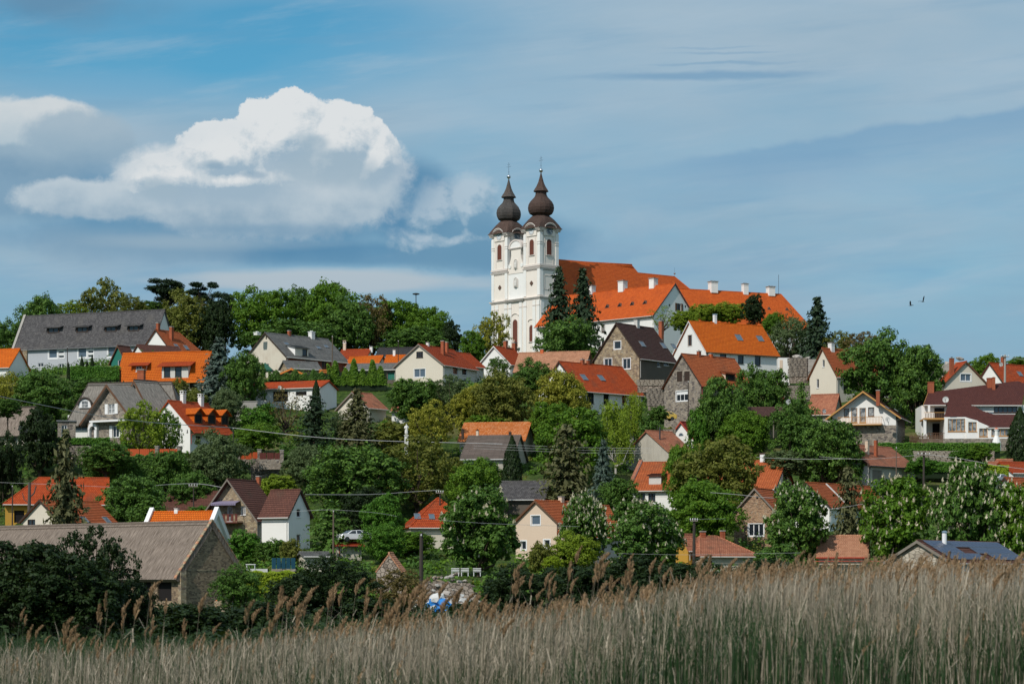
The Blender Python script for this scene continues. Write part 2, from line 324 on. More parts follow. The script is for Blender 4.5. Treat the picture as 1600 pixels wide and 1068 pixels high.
plain('bark_dead', (0.10, 0.085, 0.075), 0.95, 0.1); plain('flower_red', (0.55, 0.03, 0.02), 0.7); plain('feather_dark', (0.03, 0.03, 0.035), 0.7)
plain('awning_violet', (0.22, 0.19, 0.28), 0.7); plain('grey_panel', (0.44, 0.46, 0.49), 0.8); plain('clock_face', (0.62, 0.66, 0.68), 0.6, var=0.05); plain('clock_dark', (0.13, 0.16, 0.19), 0.6, var=0.1)
plain('terracotta', (0.58, 0.13, 0.04), 0.8); plain('trim_orange', (0.62, 0.14, 0.05), 0.7)
t = MT('glass_dark'); t.base((0.020, 0.026, 0.034)).rough(0.06, 0.6); MATS['glass_dark'] = t.m
t = MT('glass_blue'); t.base((0.09, 0.125, 0.165)).rough(0.08, 0.6); MATS['glass_blue'] = t.m
t = MT('glass_curtain'); t.base(mixc(noise(t.ob, 2.0, 3).sstep(0.4, 0.6), (0.10, 0.11, 0.12), (0.34, 0.34, 0.33))).rough(0.12, 0.6); MATS['glass_curtain'] = t.m
t = MT('solar_cell')
br = t.n.new('ShaderNodeTexBrick'); t.t.links.new(t.uv, br.inputs['Vector']); br.offset = 0.0
br.inputs['Scale'].default_value = 1.0; br.inputs['Brick Width'].default_value = 0.16; br.inputs['Row Height'].default_value = 0.16; br.inputs['Mortar Size'].default_value = 0.006
br.inputs['Color1'].default_value = (0.008, 0.020, 0.062, 1); br.inputs['Color2'].default_value = (0.010, 0.026, 0.078, 1); br.inputs['Mortar'].default_value = (0.10, 0.13, 0.2, 1)
t.base(br.outputs['Color']).rough(0.30, 0.15); MATS['solar_cell'] = t.m
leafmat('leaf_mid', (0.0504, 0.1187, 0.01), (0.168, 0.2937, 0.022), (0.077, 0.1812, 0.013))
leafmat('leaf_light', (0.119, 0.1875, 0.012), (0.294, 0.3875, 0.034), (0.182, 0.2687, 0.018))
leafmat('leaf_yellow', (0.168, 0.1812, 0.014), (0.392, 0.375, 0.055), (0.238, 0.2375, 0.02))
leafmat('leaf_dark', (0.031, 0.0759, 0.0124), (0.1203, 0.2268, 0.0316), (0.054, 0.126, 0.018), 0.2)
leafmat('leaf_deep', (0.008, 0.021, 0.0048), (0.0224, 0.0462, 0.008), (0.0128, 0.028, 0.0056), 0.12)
leafmat('needle_dark', (0.012, 0.030, 0.014), (0.034, 0.062, 0.026), (0.018, 0.038, 0.014), 0.08, 0.3)
leafmat('needle_blue', (0.035, 0.065, 0.050), (0.110, 0.150, 0.120), (0.050, 0.085, 0.060), 0.08, 0.3)
leafmat('needle_olive', (0.050, 0.055, 0.018), (0.125, 0.125, 0.050), (0.070, 0.080, 0.026), 0.1, 0.3)
leafmat('leaf_brown', (0.110, 0.075, 0.028), (0.210, 0.150, 0.055), (0.130, 0.110, 0.030))
leafmat('leaf_olive', (0.091, 0.1063, 0.016), (0.231, 0.2375, 0.045), (0.126, 0.15, 0.022))
leafmat('leaf_grey', (0.066, 0.1045, 0.0384), (0.165, 0.22, 0.092), (0.0935, 0.1375, 0.052))
leafmat('leaf_hedge', (0.0336, 0.1063, 0.009), (0.112, 0.2375, 0.02), (0.0504, 0.15, 0.012), 0.2)
leafmat('leaf_lime', (0.168, 0.25, 0.01), (0.308, 0.4, 0.02), (0.224, 0.3125, 0.015), 0.3)
leafmat('blossom_white', (0.50, 0.46, 0.32), (0.72, 0.68, 0.52), (0.60, 0.48, 0.34), 0.2)
leafmat('reed_dry', (0.160, 0.135, 0.098), (0.56, 0.475, 0.365), (0.31, 0.26, 0.19), 0.12, 0.0)
leafmat('reed_plume', (0.20, 0.120, 0.062), (0.50, 0.330, 0.190), (0.30, 0.195, 0.115), 0.2, 0.4)
leafmat('reed_green', (0.014, 0.036, 0.013), (0.040, 0.085, 0.028), (0.022, 0.052, 0.018), 0.2, 0.0)

# ================================================================== mesh building
def P(px, py, D): return Vector(((px - 800)*D/F, D, EYE + (HOR - py)*D/F))
def auto_uv(me):
    n = len(me.polygons)
    if not n: return
    nl = len(me.loops)
    nor = np.empty(n*3, 'f'); me.polygons.foreach_get('normal', nor); nor = nor.reshape(-1, 3)
    lt = np.empty(n, 'i'); me.polygons.foreach_get('loop_total', lt)
    vi = np.empty(nl, 'i'); me.loops.foreach_get('vertex_index', vi)
    co = np.empty(len(me.vertices)*3, 'f'); me.vertices.foreach_get('co', co); co = co.reshape(-1, 3)
    u = np.stack([-nor[:, 1], nor[:, 0], np.zeros(n)], 1); l = np.linalg.norm(u, axis=1)
    flat = l < 1e-3; u[flat] = (1, 0, 0); l[flat] = 1; u /= l[:, None]
    v = np.cross(nor, u)
    fi = np.repeat(np.arange(n), lt); p = co[vi]
    uv = np.stack([(p*u[fi]).sum(1), (p*v[fi]).sum(1)], 1).astype('f')
    me.uv_layers.new(name='UVMap').data.foreach_set('uv', uv.ravel())
class MB:
    def __init__(s): s.v = []; s.f = []; s.mi = []; s.mats = []
    def mat(s, m):
        if m not in s.mats: s.mats.append(m)
        return s.mats.index(m)
    def face(s, pts, m):
        b = len(s.v); s.v += [tuple(p) for p in pts]; s.f.append(tuple(range(b, b+len(pts)))); s.mi.append(s.mat(m))
    def mesh(s, verts, faces, m):
        b = len(s.v); s.v += [tuple(p) for p in verts]; k = s.mat(m)
        for f in faces: s.f.append(tuple(b+i for i in f)); s.mi.append(k)
    def box(s, o, a, b, c, m):
        """box with corner o and edge vectors a, b, c"""
        o, a, b, c = (Vector(x) for x in (o, a, b, c))
        if a.cross(b).dot(c) < 0: a, b = b, a
        p = [o, o+a, o+a+b, o+b, o+c, o+a+c, o+a+b+c, o+b+c]
        s.mesh(p, [(0,3,2,1), (4,5,6,7), (0,1,5,4), (1,2,6,5), (2,3,7,6), (3,0,4,7)], m)
    def cbox(s, c, hx, hy, hz, m, ax=Vector((1,0,0)), ay=Vector((0,1,0)), az=Vector((0,0,1))):
        c = Vector(c); s.box(c - ax*hx - ay*hy - az*hz, ax*2*hx, ay*2*hy, az*2*hz, m)
    def prism(s, pts, d, m):
        """closed prism: polygon pts extruded by d"""
        pts = [Vector(p) for p in pts]; d = Vector(d); n = len(pts)
        nn = (pts[1]-pts[0]).cross(pts[2]-pts[0])
        if nn.dot(d) > 0: pts = pts[::-1]
        s.mesh(pts + [p + d for p in pts], [tuple(range(n)), tuple(range(2*n-1, n-1, -1))] + [((i+1) % n, i, n+i, n+(i+1) % n) for i in range(n)], m)
    def tube(s, p, q, r, m, r2=None, n=8, cap=True):
        p, q = Vector(p), Vector(q); d = (q-p).normalized(); a = d.orthogonal().normalized(); b = d.cross(a); r2 = r if r2 is None else r2
        vs = [p + (a*math.cos(t)+b*math.sin(t))*r for t in (2*math.pi*i/n for i in range(n))] + [q + (a*math.cos(t)+b*math.sin(t))*r2 for t in (2*math.pi*i/n for i in range(n))]
        fs = [(i, (i+1) % n, n+(i+1) % n, n+i) for i in range(n)]
        if cap: fs += [tuple(range(n-1, -1, -1)), tuple(range(n, 2*n))]
        s.mesh(vs, fs, m)
    def path(s, pts, r, m, n=5):
        for a, b in zip(pts[:-1], pts[1:]): s.tube(a, b, r, m, n=n, cap=False)
    def lathe(s, c, prof, n, m, ang0=0.0, smooth=False):
        """rings (radius, z) round the vertical axis through c"""
        c = Vector(c); vs = []; fs = []
        for r, z in prof:
            for i in range(n):
                t = ang0 + 2*math.pi*i/n; vs.append(c + Vector((r*math.cos(t), r*math.sin(t), z)))
        for k in range(len(prof)-1):
            for i in range(n): fs.append((k*n+i, k*n+(i+1) % n, (k+1)*n+(i+1) % n, (k+1)*n+i))
        fs.append(tuple(range(n-1, -1, -1))); fs.append(tuple(range((len(prof)-1)*n, len(prof)*n)))
        s.mesh(vs, fs, m)
    def build(s, name, parent=None, smooth=False):
        me = bpy.data.meshes.new(name); me.from_pydata(s.v, [], s.f)
        for m in s.mats: me.materials.append(MATS[m])
        me.polygons.foreach_set('material_index', np.array(s.mi, 'i'))
        me.update()
        auto_uv(me)
        if smooth: me.polygons.foreach_set('use_smooth', np.ones(len(s.f), bool))
        o = bpy.data.objects.new(name, me); COL.objects.link(o)
        if parent is not None: o.parent = parent
        return o
def tag(o, label, cat, group=None):
    o['label'] = label; o['category'] = cat
    if group: o['group'] = group
    return o
def thing(name, label, cat, loc=(0, 0, 0), group=None, rz=0.0):
    o = bpy.data.objects.new(name, None); COL.objects.link(o); o.location = loc; o.rotation_euler = (0, 0, rz); o.empty_display_size = 0.5
    return tag(o, label, cat, group)
Z3 = Vector((0, 0, 1))
def clip(poly, axis, lo, hi):
    """clip a 2-D polygon to lo <= p[axis] <= hi"""
    for lim, sg in ((lo, 1), (hi, -1)):
        out = []
        for i in range(len(poly)):
            a, b = poly[i], poly[(i+1) % len(poly)]
            da, db = (a[axis]-lim)*sg, (b[axis]-lim)*sg
            if da >= 0: out.append(a)
            if (da >= 0) != (db >= 0):
                t = da/(da-db); out.append((a[0]+(b[0]-a[0])*t, a[1]+(b[1]-a[1])*t))
        poly = out
        if len(poly) < 3: return []
    return poly
def slope(mb, pts, m, course=0.34, step=0.045, thick=0.14, under=None, flat=False):
    """a roof slope: planar polygon pts (world-ish), laid with stepped courses on a slab"""
    pts = [Vector(p) for p in pts]
    n = (pts[1]-pts[0]).cross(pts[2]-pts[0]).normalized()
    if n.z < 0: n = -n; pts = pts[::-1]
    mb.prism([p - n*0.002 for p in pts], -n*thick, under or m)
    if flat: 
        mb.face([p + n*0.004 for p in pts], m); return
    t = Z3.cross(n).normalized(); s = n.cross(t)          # s points up the slope
    if s.z < 0: s = -s
    o = pts[0]; q = [((p-o).dot(t), (p-o).dot(s)) for p in pts]
    lo, hi = min(a[1] for a in q), max(a[1] for a in q); k = max(1, round((hi-lo)/course)); h = (hi-lo)/k
    for i in range(k):
        a, b = lo+i*h, lo+(i+1)*h
        c = clip(q, 1, a, b)
        if len(c) < 3: continue
        def lift(y): return 0.006 + step*(b-y)/h
        mb.face([o + t*x + s*y + n*lift(y) for x, y in c], m)
        e = [x for x, y in c if abs(y-a) < 1e-4]
        if len(e) >= 2:
            x0, x1 = min(e), max(e)
            mb.face([o+t*x0+s*a, o+t*x1+s*a, o+t*x1+s*a+n*(0.006+step), o+t*x0+s*a+n*(0.006+step)], m)
def wallpoly(mb, o, u, outline, holes, m, inward, depth=0.22):
    """wall polygon in the plane (o, u, z) with rectangular holes (u0, z0, u1, z1) that get reveals going inward"""
    loops = [[Vector((a, b, 0)) for a, b in outline]] + [[Vector((x0, z0, 0)), Vector((x1, z0, 0)), Vector((x1, z1, 0)), Vector((x0, z1, 0))] for x0, z0, x1, z1 in holes]
    tris = tessellate_polygon(loops); flat = [p for l in loops for p in l]
    W = [o + u*p.x + Z3*p.y for p in flat]
    nn = -inward
    fs = []
    for a, b, c in tris:
        if (W[b]-W[a]).cross(W[c]-W[a]).dot(nn) < 0: a, c = c, a
        fs.append((a, b, c))
    mb.mesh(W, fs, m)
    for x0, z0, x1, z1 in holes:
        r = [o+u*x0+Z3*z0, o+u*x1+Z3*z0, o+u*x1+Z3*z1, o+u*x0+Z3*z1]
        for i in range(4):
            a, b = r[i], r[(i+1) % 4]
            mb.face([a, b, b+inward*depth, a+inward*depth], m)

def window(par, o, u, inward, rect, style, depth=0.12, name='window'):
    """window unit in the hole rect of the plane (o,u,z); frame, bars, pane; returns the frame object"""
    x0, z0, x1, z1 = rect; w, h = x1-x0, z1-z0
    out = -inward
    fm = {'white': 'white_paint', 'brown': 'brown_wood', 'light': 'light_wood', 'dark': 'dark_wood'}[style.get('frame', 'white')]
    mb = MB(); fw = style.get('fw', min(0.09, w*0.14)); O = o + inward*depth
    def bar(a0, b0, a1, b1, d=0.07): mb.box(O + u*a0 + Z3*b0 - inward*d*0.5, u*(a1-a0), inward*d, Z3*(b1-b0), fm)
    bar(x0, z0, x0+fw, z1); bar(x1-fw, z0, x1, z1); bar(x0+fw, z0, x1-fw, z0+fw); bar(x0+fw, z1-fw, x1-fw, z1)
    nv = style.get('v', 2); nh = style.get('h', 1)
    for i in range(1, nv):
        c = x0 + w*i/nv; bar(c-fw*0.5, z0+fw, c+fw*0.5, z1-fw, 0.06)
    for i in range(1, nh):
        c = z0 + h*i/nh; bar(x0+fw, c-fw*0.35, x1-fw, c+fw*0.35, 0.05)
    sm = style.get('sur')
    if sm:      # raised surround
        g = style.get('sw', 0.16); d = 0.03
        for a0, b0, a1, b1 in ((x0-g, z0-g, x0, z1+g), (x1, z0-g, x1+g, z1+g), (x0, z1, x1, z1+g), (x0, z0-g, x1, z0)):
            mb.box(o + u*a0 + Z3*b0 + out*d, u*(a1-a0), inward*(d-0.001), Z3*(b1-b0), sm)
    else:
        mb.box(o + u*(x0-0.06) + Z3*(z0-0.06) + out*0.09, u*(w+0.12), inward*(0.09+depth*0.6), Z3*0.055, style.get('sill', fm))
    f = mb.build(name, par)
    g = MB(); gm = style.get('glass', 'glass_dark'); top = z1-fw
    if style.get('blind'):     # roller blind let down over the upper part
        b = MB(); zb = z1 - h*style['blind']; b.box(O + u*(x0+fw) + Z3*zb + inward*0.0, u*(w-2*fw), inward*0.03, Z3*(z1-fw-zb), 'white_paint'); b.build('roller_blind', f)
    g.box(O + u*(x0+fw*0.5) + Z3*(z0+fw*0.5) + inward*0.045, u*(w-fw), inward*0.02, Z3*(h-fw), gm); g.build('pane', f)
    if style.get('shut'):
        for k in (0, 1):
            b = MB(); sw = w*0.46
            a = x0-0.05-sw if k == 0 else x1+0.05
            b.box(o + u*a + Z3*(z0-0.03) + out*0.05, u*sw, inward*0.045, Z3*(h+0.06), style['shut'])
            for q in range(1, 7): b.box(o + u*(a+0.06) + Z3*(z0+h*q/7) + out*0.065, u*(sw-0.12), inward*0.013, Z3*(h/16), style['shut'])
            b.build('shutter', f)
    return f
def panel(par, o, u, inward, rect, m, name='door', lines=3, depth=0.1, handle=True):
    x0, z0, x1, z1 = rect; mb = MB(); O = o + inward*depth; w = x1-x0
    mb.box(O + u*x0 + Z3*z0, u*w, inward*0.05, Z3*(z1-z0), m)
    for i in range(lines): mb.box(O + u*(x0+w*(i+0.1)/lines) + Z3*(z0+0.08) - inward*0.02, u*(w/lines*0.8), inward*0.019, Z3*(z1-z0-0.16), m)
    f = mb.build(name, par)
    if handle and name == 'door':
        h = MB(); h.tube(O + u*(x1-0.15) + Z3*(z0+1.0) - inward*0.06, O + u*(x1-0.05) + Z3*(z0+1.0) - inward*0.06, 0.015, 'dark_metal', n=6); h.build('handle', f)
    return f

W2 = dict(frame='white', v=2); W3 = dict(frame='white', v=3); W1 = dict(frame='white', v=1); W4 = dict(frame='white', v=2, h=2)
D1 = dict(frame='dark', v=1); D2 = dict(frame='dark', v=2); B2 = dict(frame='brown', v=2); L2 = dict(frame='light', v=2)
PADS = []       # (x, y, z) ground level under buildings, for the terrain

def ray(px, py): return Vector(((px-800)/F, 1.0, (HOR-py)/F))
CAMP = Vector((0, 0, EYE))
def hit(px, py, p0, n):
    d = ray(px, py); return CAMP + d*((p0-CAMP).dot(n)/d.dot(n))
def along(px, o, d):
    """parameter s so that o + s*d is seen in column px"""
    k = (px-800)/F; return (k*o.y - o.x)/(d.x - k*d.y)

class House:
    """gabled house fitted to photo columns: gx gable's far edge, cx near corner, lx far end of the long side; rows of ridge, eave, base"""
    def __init__(h, name, label, cat, gx, cx, lx, yr, ye, yb, D, a=45, side='L', wall='plaster_white', roof='tile_orange', W=None, L=None,
                 ov=0.45, gov=0.30, thick=0.14, course=0.34, hipn=0.0, hipf=0.0, gut='white_gutter', verge=None, gw=[], lw=[], lwall=None, ridge=None,
                 skirt=3.5, step=0.045, foot=None, under=None, plinth=None, cap=True, gwall=None, pads=True, shed=False, group=None):
        s = 1 if side == 'L' else -1; al = R(a)
        C = P(cx, yb, D); h.C = C; h.s = s
        h.eg = Vector((-s*math.cos(al), math.sin(al), 0)); h.el = Vector((s*math.sin(al), math.cos(al), 0))
        h.W = W or along(gx, C, h.eg); h.L = L or along(lx, C, h.el)
        assert 0.5 < h.W < 60 and 0.5 < h.L < 120, (name, label, h.W, h.L)
        h.H = (yb-ye)*D/F; Da = D + h.W/2*math.sin(al)
        h.RZ = (EYE + (HOR-yr)*Da/F) - C.z - h.H
        assert h.RZ > -0.1, (label, h.RZ)
        h.root = thing(name, label, cat, C, group)
        h.o = Vector((0, 0, 0)); eg, el, W, L, H, RZ = h.eg, h.el, h.W, h.L, h.H, h.RZ
        h.sl = RZ/(W/2)
        h.wall, h.roofm = wall, roof; lwall = lwall or wall; gwall = gwall or wall
        if pads:
            for q in (0, 0.5, 1):
                for r in (0, 0.5, 1): p = C + eg*W*q + el*L*r; PADS.append((p.x, p.y, C.z))
        # ---- openings given in photo pixels: (x0, y0, x1, y1, style, kind)
        h.gn, h.ln = -el, -eg
        def rects(lst, n, u):
            out = []
            for w in lst:
                xm, ym = (w[0]+w[2])/2, (w[1]+w[3])/2
                a0 = (hit(w[0], ym, C, n)-C).dot(u); a1 = (hit(w[2], ym, C, n)-C).dot(u)
                z1 = hit(xm, w[1], C, n).z-C.z; z0 = hit(xm, w[3], C, n).z-C.z
                out.append((min(a0, a1), z0, max(a0, a1), z1))
            return out
        gr = rects(gw, h.gn, eg); lr = rects(lw, h.ln, el)
        mb = MB(); zb = -skirt
        def gable_line(x): return H + RZ*(1-abs(x-W/2)/(W/2))
        def okg(r): return r[0] > 0.05 and r[2] < W-0.05 and r[3] < min(gable_line(r[0]), gable_line(r[2]))-0.05
        def okl(r): return r[0] > 0.05 and r[2] < L-0.05 and r[3] < H-0.05
        gr_ok = [okg(r) for r in gr]; lr_ok = [okl(r) for r in lr]
        for r, k, w in list(zip(gr, gr_ok, gw)) + list(zip(lr, lr_ok, lw)):
            if not k: print('OPENING OFF WALL', label, w[:4], [round(x, 1) for x in r], round(W, 1), round(L, 1), round(H, 1))
        ogab = [(0, zb), (W, zb), (W, H), (W/2, H+RZ), (0, H)] if RZ > 0.05 and not (shed or hipn) else [(0, zb), (W, zb), (W, H), (0, H)]
        wallpoly(mb, h.o, eg, ogab, [r for r, k in zip(gr, gr_ok) if k], gwall, el)
        wallpoly(mb, h.o, el, [(0, zb), (L, zb), (L, H), (0, H)], [r for r, k in zip(lr, lr_ok) if k], lwall, eg)
        obk = ogab if not hipf else [(0, zb), (W, zb), (W, H), (0, H)]
        wallpoly(mb, el*L, eg, obk, [], wall, -el)
        wallpoly(mb, eg*W, el, [(0, zb), (L, zb), (L, H), (0, H)], [], wall, -eg)
        h.wallo = mb.build('wall', h.root)
        if plinth:
            mb = MB(); ph = plinth[1]
            for o_, u_, n_, ln_ in ((h.o, eg, -el, W), (h.o, el, -eg, L)):
                mb.box(o_ + Z3*zb - u_*0.05, u_*(ln_+0.05), n_*0.06, Z3*(ph-zb), plinth[0])
            mb.build('plinth', h.root)
        for lst, rr, kk, u, inw in ((gw, gr, gr_ok, eg, el), (lw, lr, lr_ok, el, eg)):
            for w, r, k in zip(lst, rr, kk):
                if not k: continue
                kind = w[5] if len(w) > 5 else 'window'
                if kind == 'window': window(h.root, h.o, u, inw, r, w[4])
                elif kind == 'hole':
                    b = MB(); b.box(u*r[0] + Z3*r[1] + inw*0.21, u*(r[2]-r[0]), inw*0.05, Z3*(r[3]-r[1]), w[4]); b.build('opening', h.root)
                else: panel(h.root, h.o, u, inw, r, w[4], kind)
        # ---- roof
        if cap and not shed:
            mb = MB(); dz = ov*h.sl; r0, r1 = -gov, L+gov
            def pt(g, l, z): return eg*g + el*l + Z3*z
            lift = 0.03
            e0, e1 = r0, r1
            a0 = hipn if hipn else r0; a1 = L-hipf if hipf else r1
            slope(mb, [pt(-ov, e0, H-dz+lift), pt(-ov, e1, H-dz+lift), pt(W/2, a1, H+RZ+lift), pt(W/2, a0, H+RZ+lift)], roof, course, step, thick, under)
            slope(mb, [pt(W+ov, e0, H-dz+lift), pt(W+ov, e1, H-dz+lift), pt(W/2, a1, H+RZ+lift), pt(W/2, a0, H+RZ+lift)], roof, course, step, thick, under)
            if hipf: slope(mb, [pt(-ov, e1, H-dz+lift), pt(W+ov, e1, H-dz+lift), pt(W/2, a1, H+RZ+lift)], roof, course, step, thick, under)
            if hipn: slope(mb, [pt(-ov, e0, H-dz+lift), pt(W+ov, e0, H-dz+lift), pt(W/2, a0, H+RZ+lift)], roof, course, step, thick, under)
            h.roof = mb.build('roof', h.root)
            if ridge != 'none':
                mb = MB(); n = max(2, int((a1-a0)/0.4)); rr = 0.13 if not ridge else 0.16
                A, B = pt(W/2, a0, H+RZ+lift+0.03), pt(W/2, a1, H+RZ+lift+0.03)
                for i in range(n):
                    p, q = A.lerp(B, i/n), A.lerp(B, (i+1)/n + 0.02/n); mb.tube(p, q, rr, ridge or roof, r2=rr*0.86, n=6)
                for hp, e in ((hipf, e1), (hipn, e0)):
                    if hp:
                        for g in (-ov, W+ov):
                            A2, B2_ = pt(W/2, a1 if hp is hipf and e == e1 else a0, H+RZ+lift+0.02), pt(g, e, H-dz+lift+0.02); k = max(2, int((A2-B2_).length/0.4))
                            for i in range(k): mb.tube(A2.lerp(B2_, (i+1)/k), A2.lerp(B2_, i/k), 0.12, ridge or roof, r2=0.1, n=6)
                mb.build('ridge_cap', h.root)
            if verge and not hipn:
                mb = MB()
                for g in (-ov, W+ov):
                    A, B = pt(g, r0-0.04, H-dz-thick-0.06), pt(W/2, r0-0.04, H+RZ-thick-0.06)
                    mb.prism([A, B, B+Z3*(thick+0.16), A+Z3*(thick+0.16)], el*0.035, verge)
                mb.build('barge_board', h.root)
            if gut:
                mb = MB(); A, B = pt(-ov-0.07, e0, H-dz-0.03), pt(-ov-0.07, e1, H-dz-0.03)
                mb.tube(A, B, 0.075, gut, n=6)
                if H > 1.0 and not hipn:
                    q = pt(-0.08, 0.25, H-dz-0.25); mb.tube(pt(-ov-0.07, 0.25, H-dz-0.03), q, 0.045, gut, n=6); mb.tube(q, pt(-0.08, 0.25, 0), 0.045, gut, n=6)
                mb.build('gutter', h.root)
    # ---- geometry of the visible slope
    def sp(h, g, l, lift=0.0):
        """point on the front slope at distance g from the long wall"""
        return h.eg*g + h.el*l + Z3*(h.H + h.sl*g + 0.08 + lift)
    def slope_n(h): return (-h.eg*h.sl + Z3).normalized()
    def on_slope(h, px, py):
        p = hit(px, py, h.C + h.sp(0, 0), h.slope_n()) - h.C
        return p.dot(h.eg), p.dot(h.el)
    def skylight(h, x0, y0, x1, y1, blind=False):
        g, l = h.on_slope((x0+x1)/2, (y0+y1)/2); n = h.slope_n(); s = (h.eg + Z3*h.sl).normalized()
        la = h.on_slope(x0, (y0+y1)/2)[1]; lb = h.on_slope(x1, (y0+y1)/2)[1]; w = max(0.55, min(1.3, abs(lb-la)*0.8)); hh = max(0.7, min(1.6, (y1-y0)*h.C.y/F*1.25))
        c = h.sp(g, l); mb = MB(); fw = 0.07
        for dx_, ds, a, b in ((-w/2, 0, fw, hh), (w/2-fw, 0, fw, hh), (-w/2+fw, 0, w-2*fw, fw), (-w/2+fw, hh-fw, w-2*fw, fw)):
            mb.box(c + h.el*dx_ + s*(ds-hh/2), h.el*a, s*b, n*0.11, 'lead')
        f = mb.build('skylight', h.root)
        g_ = MB(); g_.box(c + h.el*(-w/2+fw) + s*(-hh/2+fw), h.el*(w-2*fw), s*(hh-2*fw), n*0.07, 'white_paint' if blind else 'glass_blue'); g_.build('pane', f)
    def chimney(h, px, yt, wpx, m='brick_red', at='ridge', py=None, cap='concrete', dl=None, yb=None, pot=None, open_top=False):
        D = h.C.y; w = wpx*D/F
        if at == 'ridge': g = h.W/2; o = h.C + h.eg*g; l = along(px, o, h.el); 
        else: g, l = h.on_slope(px, py)
        p = h.eg*g + h.el*l; Dp = (h.C + p).y; zt = EYE + (HOR-yt)*Dp/F - h.C.z; zr = h.H + h.sl*(g if g <= h.W/2 else h.W-g) - 0.6
        d = w*0.42; mb = MB(); mb.cbox(p + Z3*(zr+zt-0.12)/2, d, d, (zt-0.12-zr)/2, m, h.eg, h.el)
        if open_top:
            for k in (-1, 1):
                for q in (-1, 1): mb.cbox(p + h.eg*d*0.8*k + h.el*d*0.8*q + Z3*(zt+0.1), d*0.17, d*0.17, 0.22, m, h.eg, h.el)
            mb.cbox(p + Z3*(zt+0.36), d*1.2, d*1.2, 0.05, m, h.eg, h.el)
        f = mb.build('chimney', h.root)
        cp = MB(); cp.cbox(p + Z3*(zt-0.06), d*1.22, d*1.22, 0.06, cap, h.eg, h.el)
        for k in ((0,) if w < 0.7 else (-0.45, 0.45)): cp.tube(p + h.el*d*k + Z3*(zt-0.01), p + h.el*d*k + Z3*(zt+0.16), d*0.3, 'hole_dark' if not pot else pot, n=8)
        cp.cbox(p + Z3*(zt-0.45), d*1.08, d*1.08, 0.05, m, h.eg, h.el)
        cp.build('chimney_cap', f)
    def dormer(h, x0, y0, x1, y1, kind='shed', front='white_paint', roofm=None, win=B2, cheek=None, rise=0.22, over=0.3, wins=None):
        """front face seen at photo rect; y0 top of the face, y1 foot on the slope"""
        g, l = h.on_slope((x0+x1)/2, y1); la = h.on_slope(x0, y1)[1]; lb = h.on_slope(x1, y1)[1]
        l0, l1 = min(la, lb), max(la, lb); hh = (y1-y0)*(h.C.y+5)/F; z0 = h.H + h.sl*g + 0.05; w = l1-l0
        roofm = roofm or h.roofm; cheek = cheek or h.wall
        o = h.eg*g + h.el*l0 + Z3*z0
        rt = hh*0.9 if kind == 'shed' else hh
        back = (hh + 0.0)/max(0.05, (h.sl - (rise if kind == 'shed' else 0)))
        mb = MB()
        r = (w*0.12, hh*0.08, w*0.88, hh*0.88)
        top = [(w, hh), (0, hh)] if kind == 'shed' else [(w, hh), (w/2, hh+w*0.42), (0, hh)]
        rs = [r] if wins is None else [(w*a, hh*0.08, w*b, hh*0.88) for a, b in wins]
        wallpoly(mb, o, h.el, [(0, -0.2), (w, -0.2)] + top, rs, front, h.eg, 0.15)
        for q in (0, w):
            A = o + h.el*q
            mb.face([A - Z3*0.1, A + Z3*hh, A + h.eg*back + Z3*(hh + (back*rise if kind == 'shed' else 0))], cheek)
        dm = mb.build('dormer', h.root)
        for r_ in rs: window(h.root, o, h.el, h.eg, r_, win, 0.08)
        mb = MB()
        if kind == 'shed':
            A = o + Z3*(hh+0.04) - h.eg*over - h.el*over - Z3*over*rise; B = A + h.el*(w+2*over); b2 = (back+over)
            slope(mb, [A, B, B + h.eg*b2 + Z3*b2*rise, A + h.eg*b2 + Z3*b2*rise], roofm, 0.34, 0.04, 0.10)
        else:
            rz = w*0.42; k = rz/(w/2); b_e = hh/h.sl; b_r = (hh+rz)/h.sl
            for q, sg in ((0, 1), (w, -1)):
                E = o + h.el*(q - sg*over*0.6) + Z3*(hh - over*0.6*k + 0.04); Rg = o + h.el*(w/2) + Z3*(hh+rz+0.04)
                slope(mb, [E - h.eg*over, E + h.eg*(b_e-over*0.3), Rg + h.eg*b_r, Rg - h.eg*over], roofm, 0.34, 0.04, 0.08)
        mb.build('dormer_roof', dm)
    def parapet(h, end='near', m='plaster_white', t=0.35, up=0.35, capm='concrete'):
        """gable wall carried up above the roof"""
        mb = MB(); l = 0 if end == 'near' else h.L; W, H, RZ = h.W, h.H, h.RZ
        pts = [(-0.5, H-0.5*h.sl-0.3), (W/2, H+RZ-0.35), (W+0.5, H-0.5*h.sl-0.3), (W+0.5, H-0.5*h.sl+up), (W/2, H+RZ+up+0.1), (-0.5, H-0.5*h.sl+up)]
        b = h.el*(l-t*0.7 if end == 'near' else l-t*0.3)
        for q in ((0, 1, 4, 5), (1, 2, 3, 4)): mb.prism([b + h.eg*pts[i][0] + Z3*pts[i][1] for i in q], h.el*t, m)
        for q in ((5, 4), (4, 3)):
            A, B = (b + h.eg*pts[i][0] + Z3*pts[i][1] - h.el*0.04 for i in q); mb.prism([A+Z3*0.003, B+Z3*0.003, B+Z3*0.08, A+Z3*0.08], h.el*(t+0.08), capm)
        mb.build('parapet', h.root)

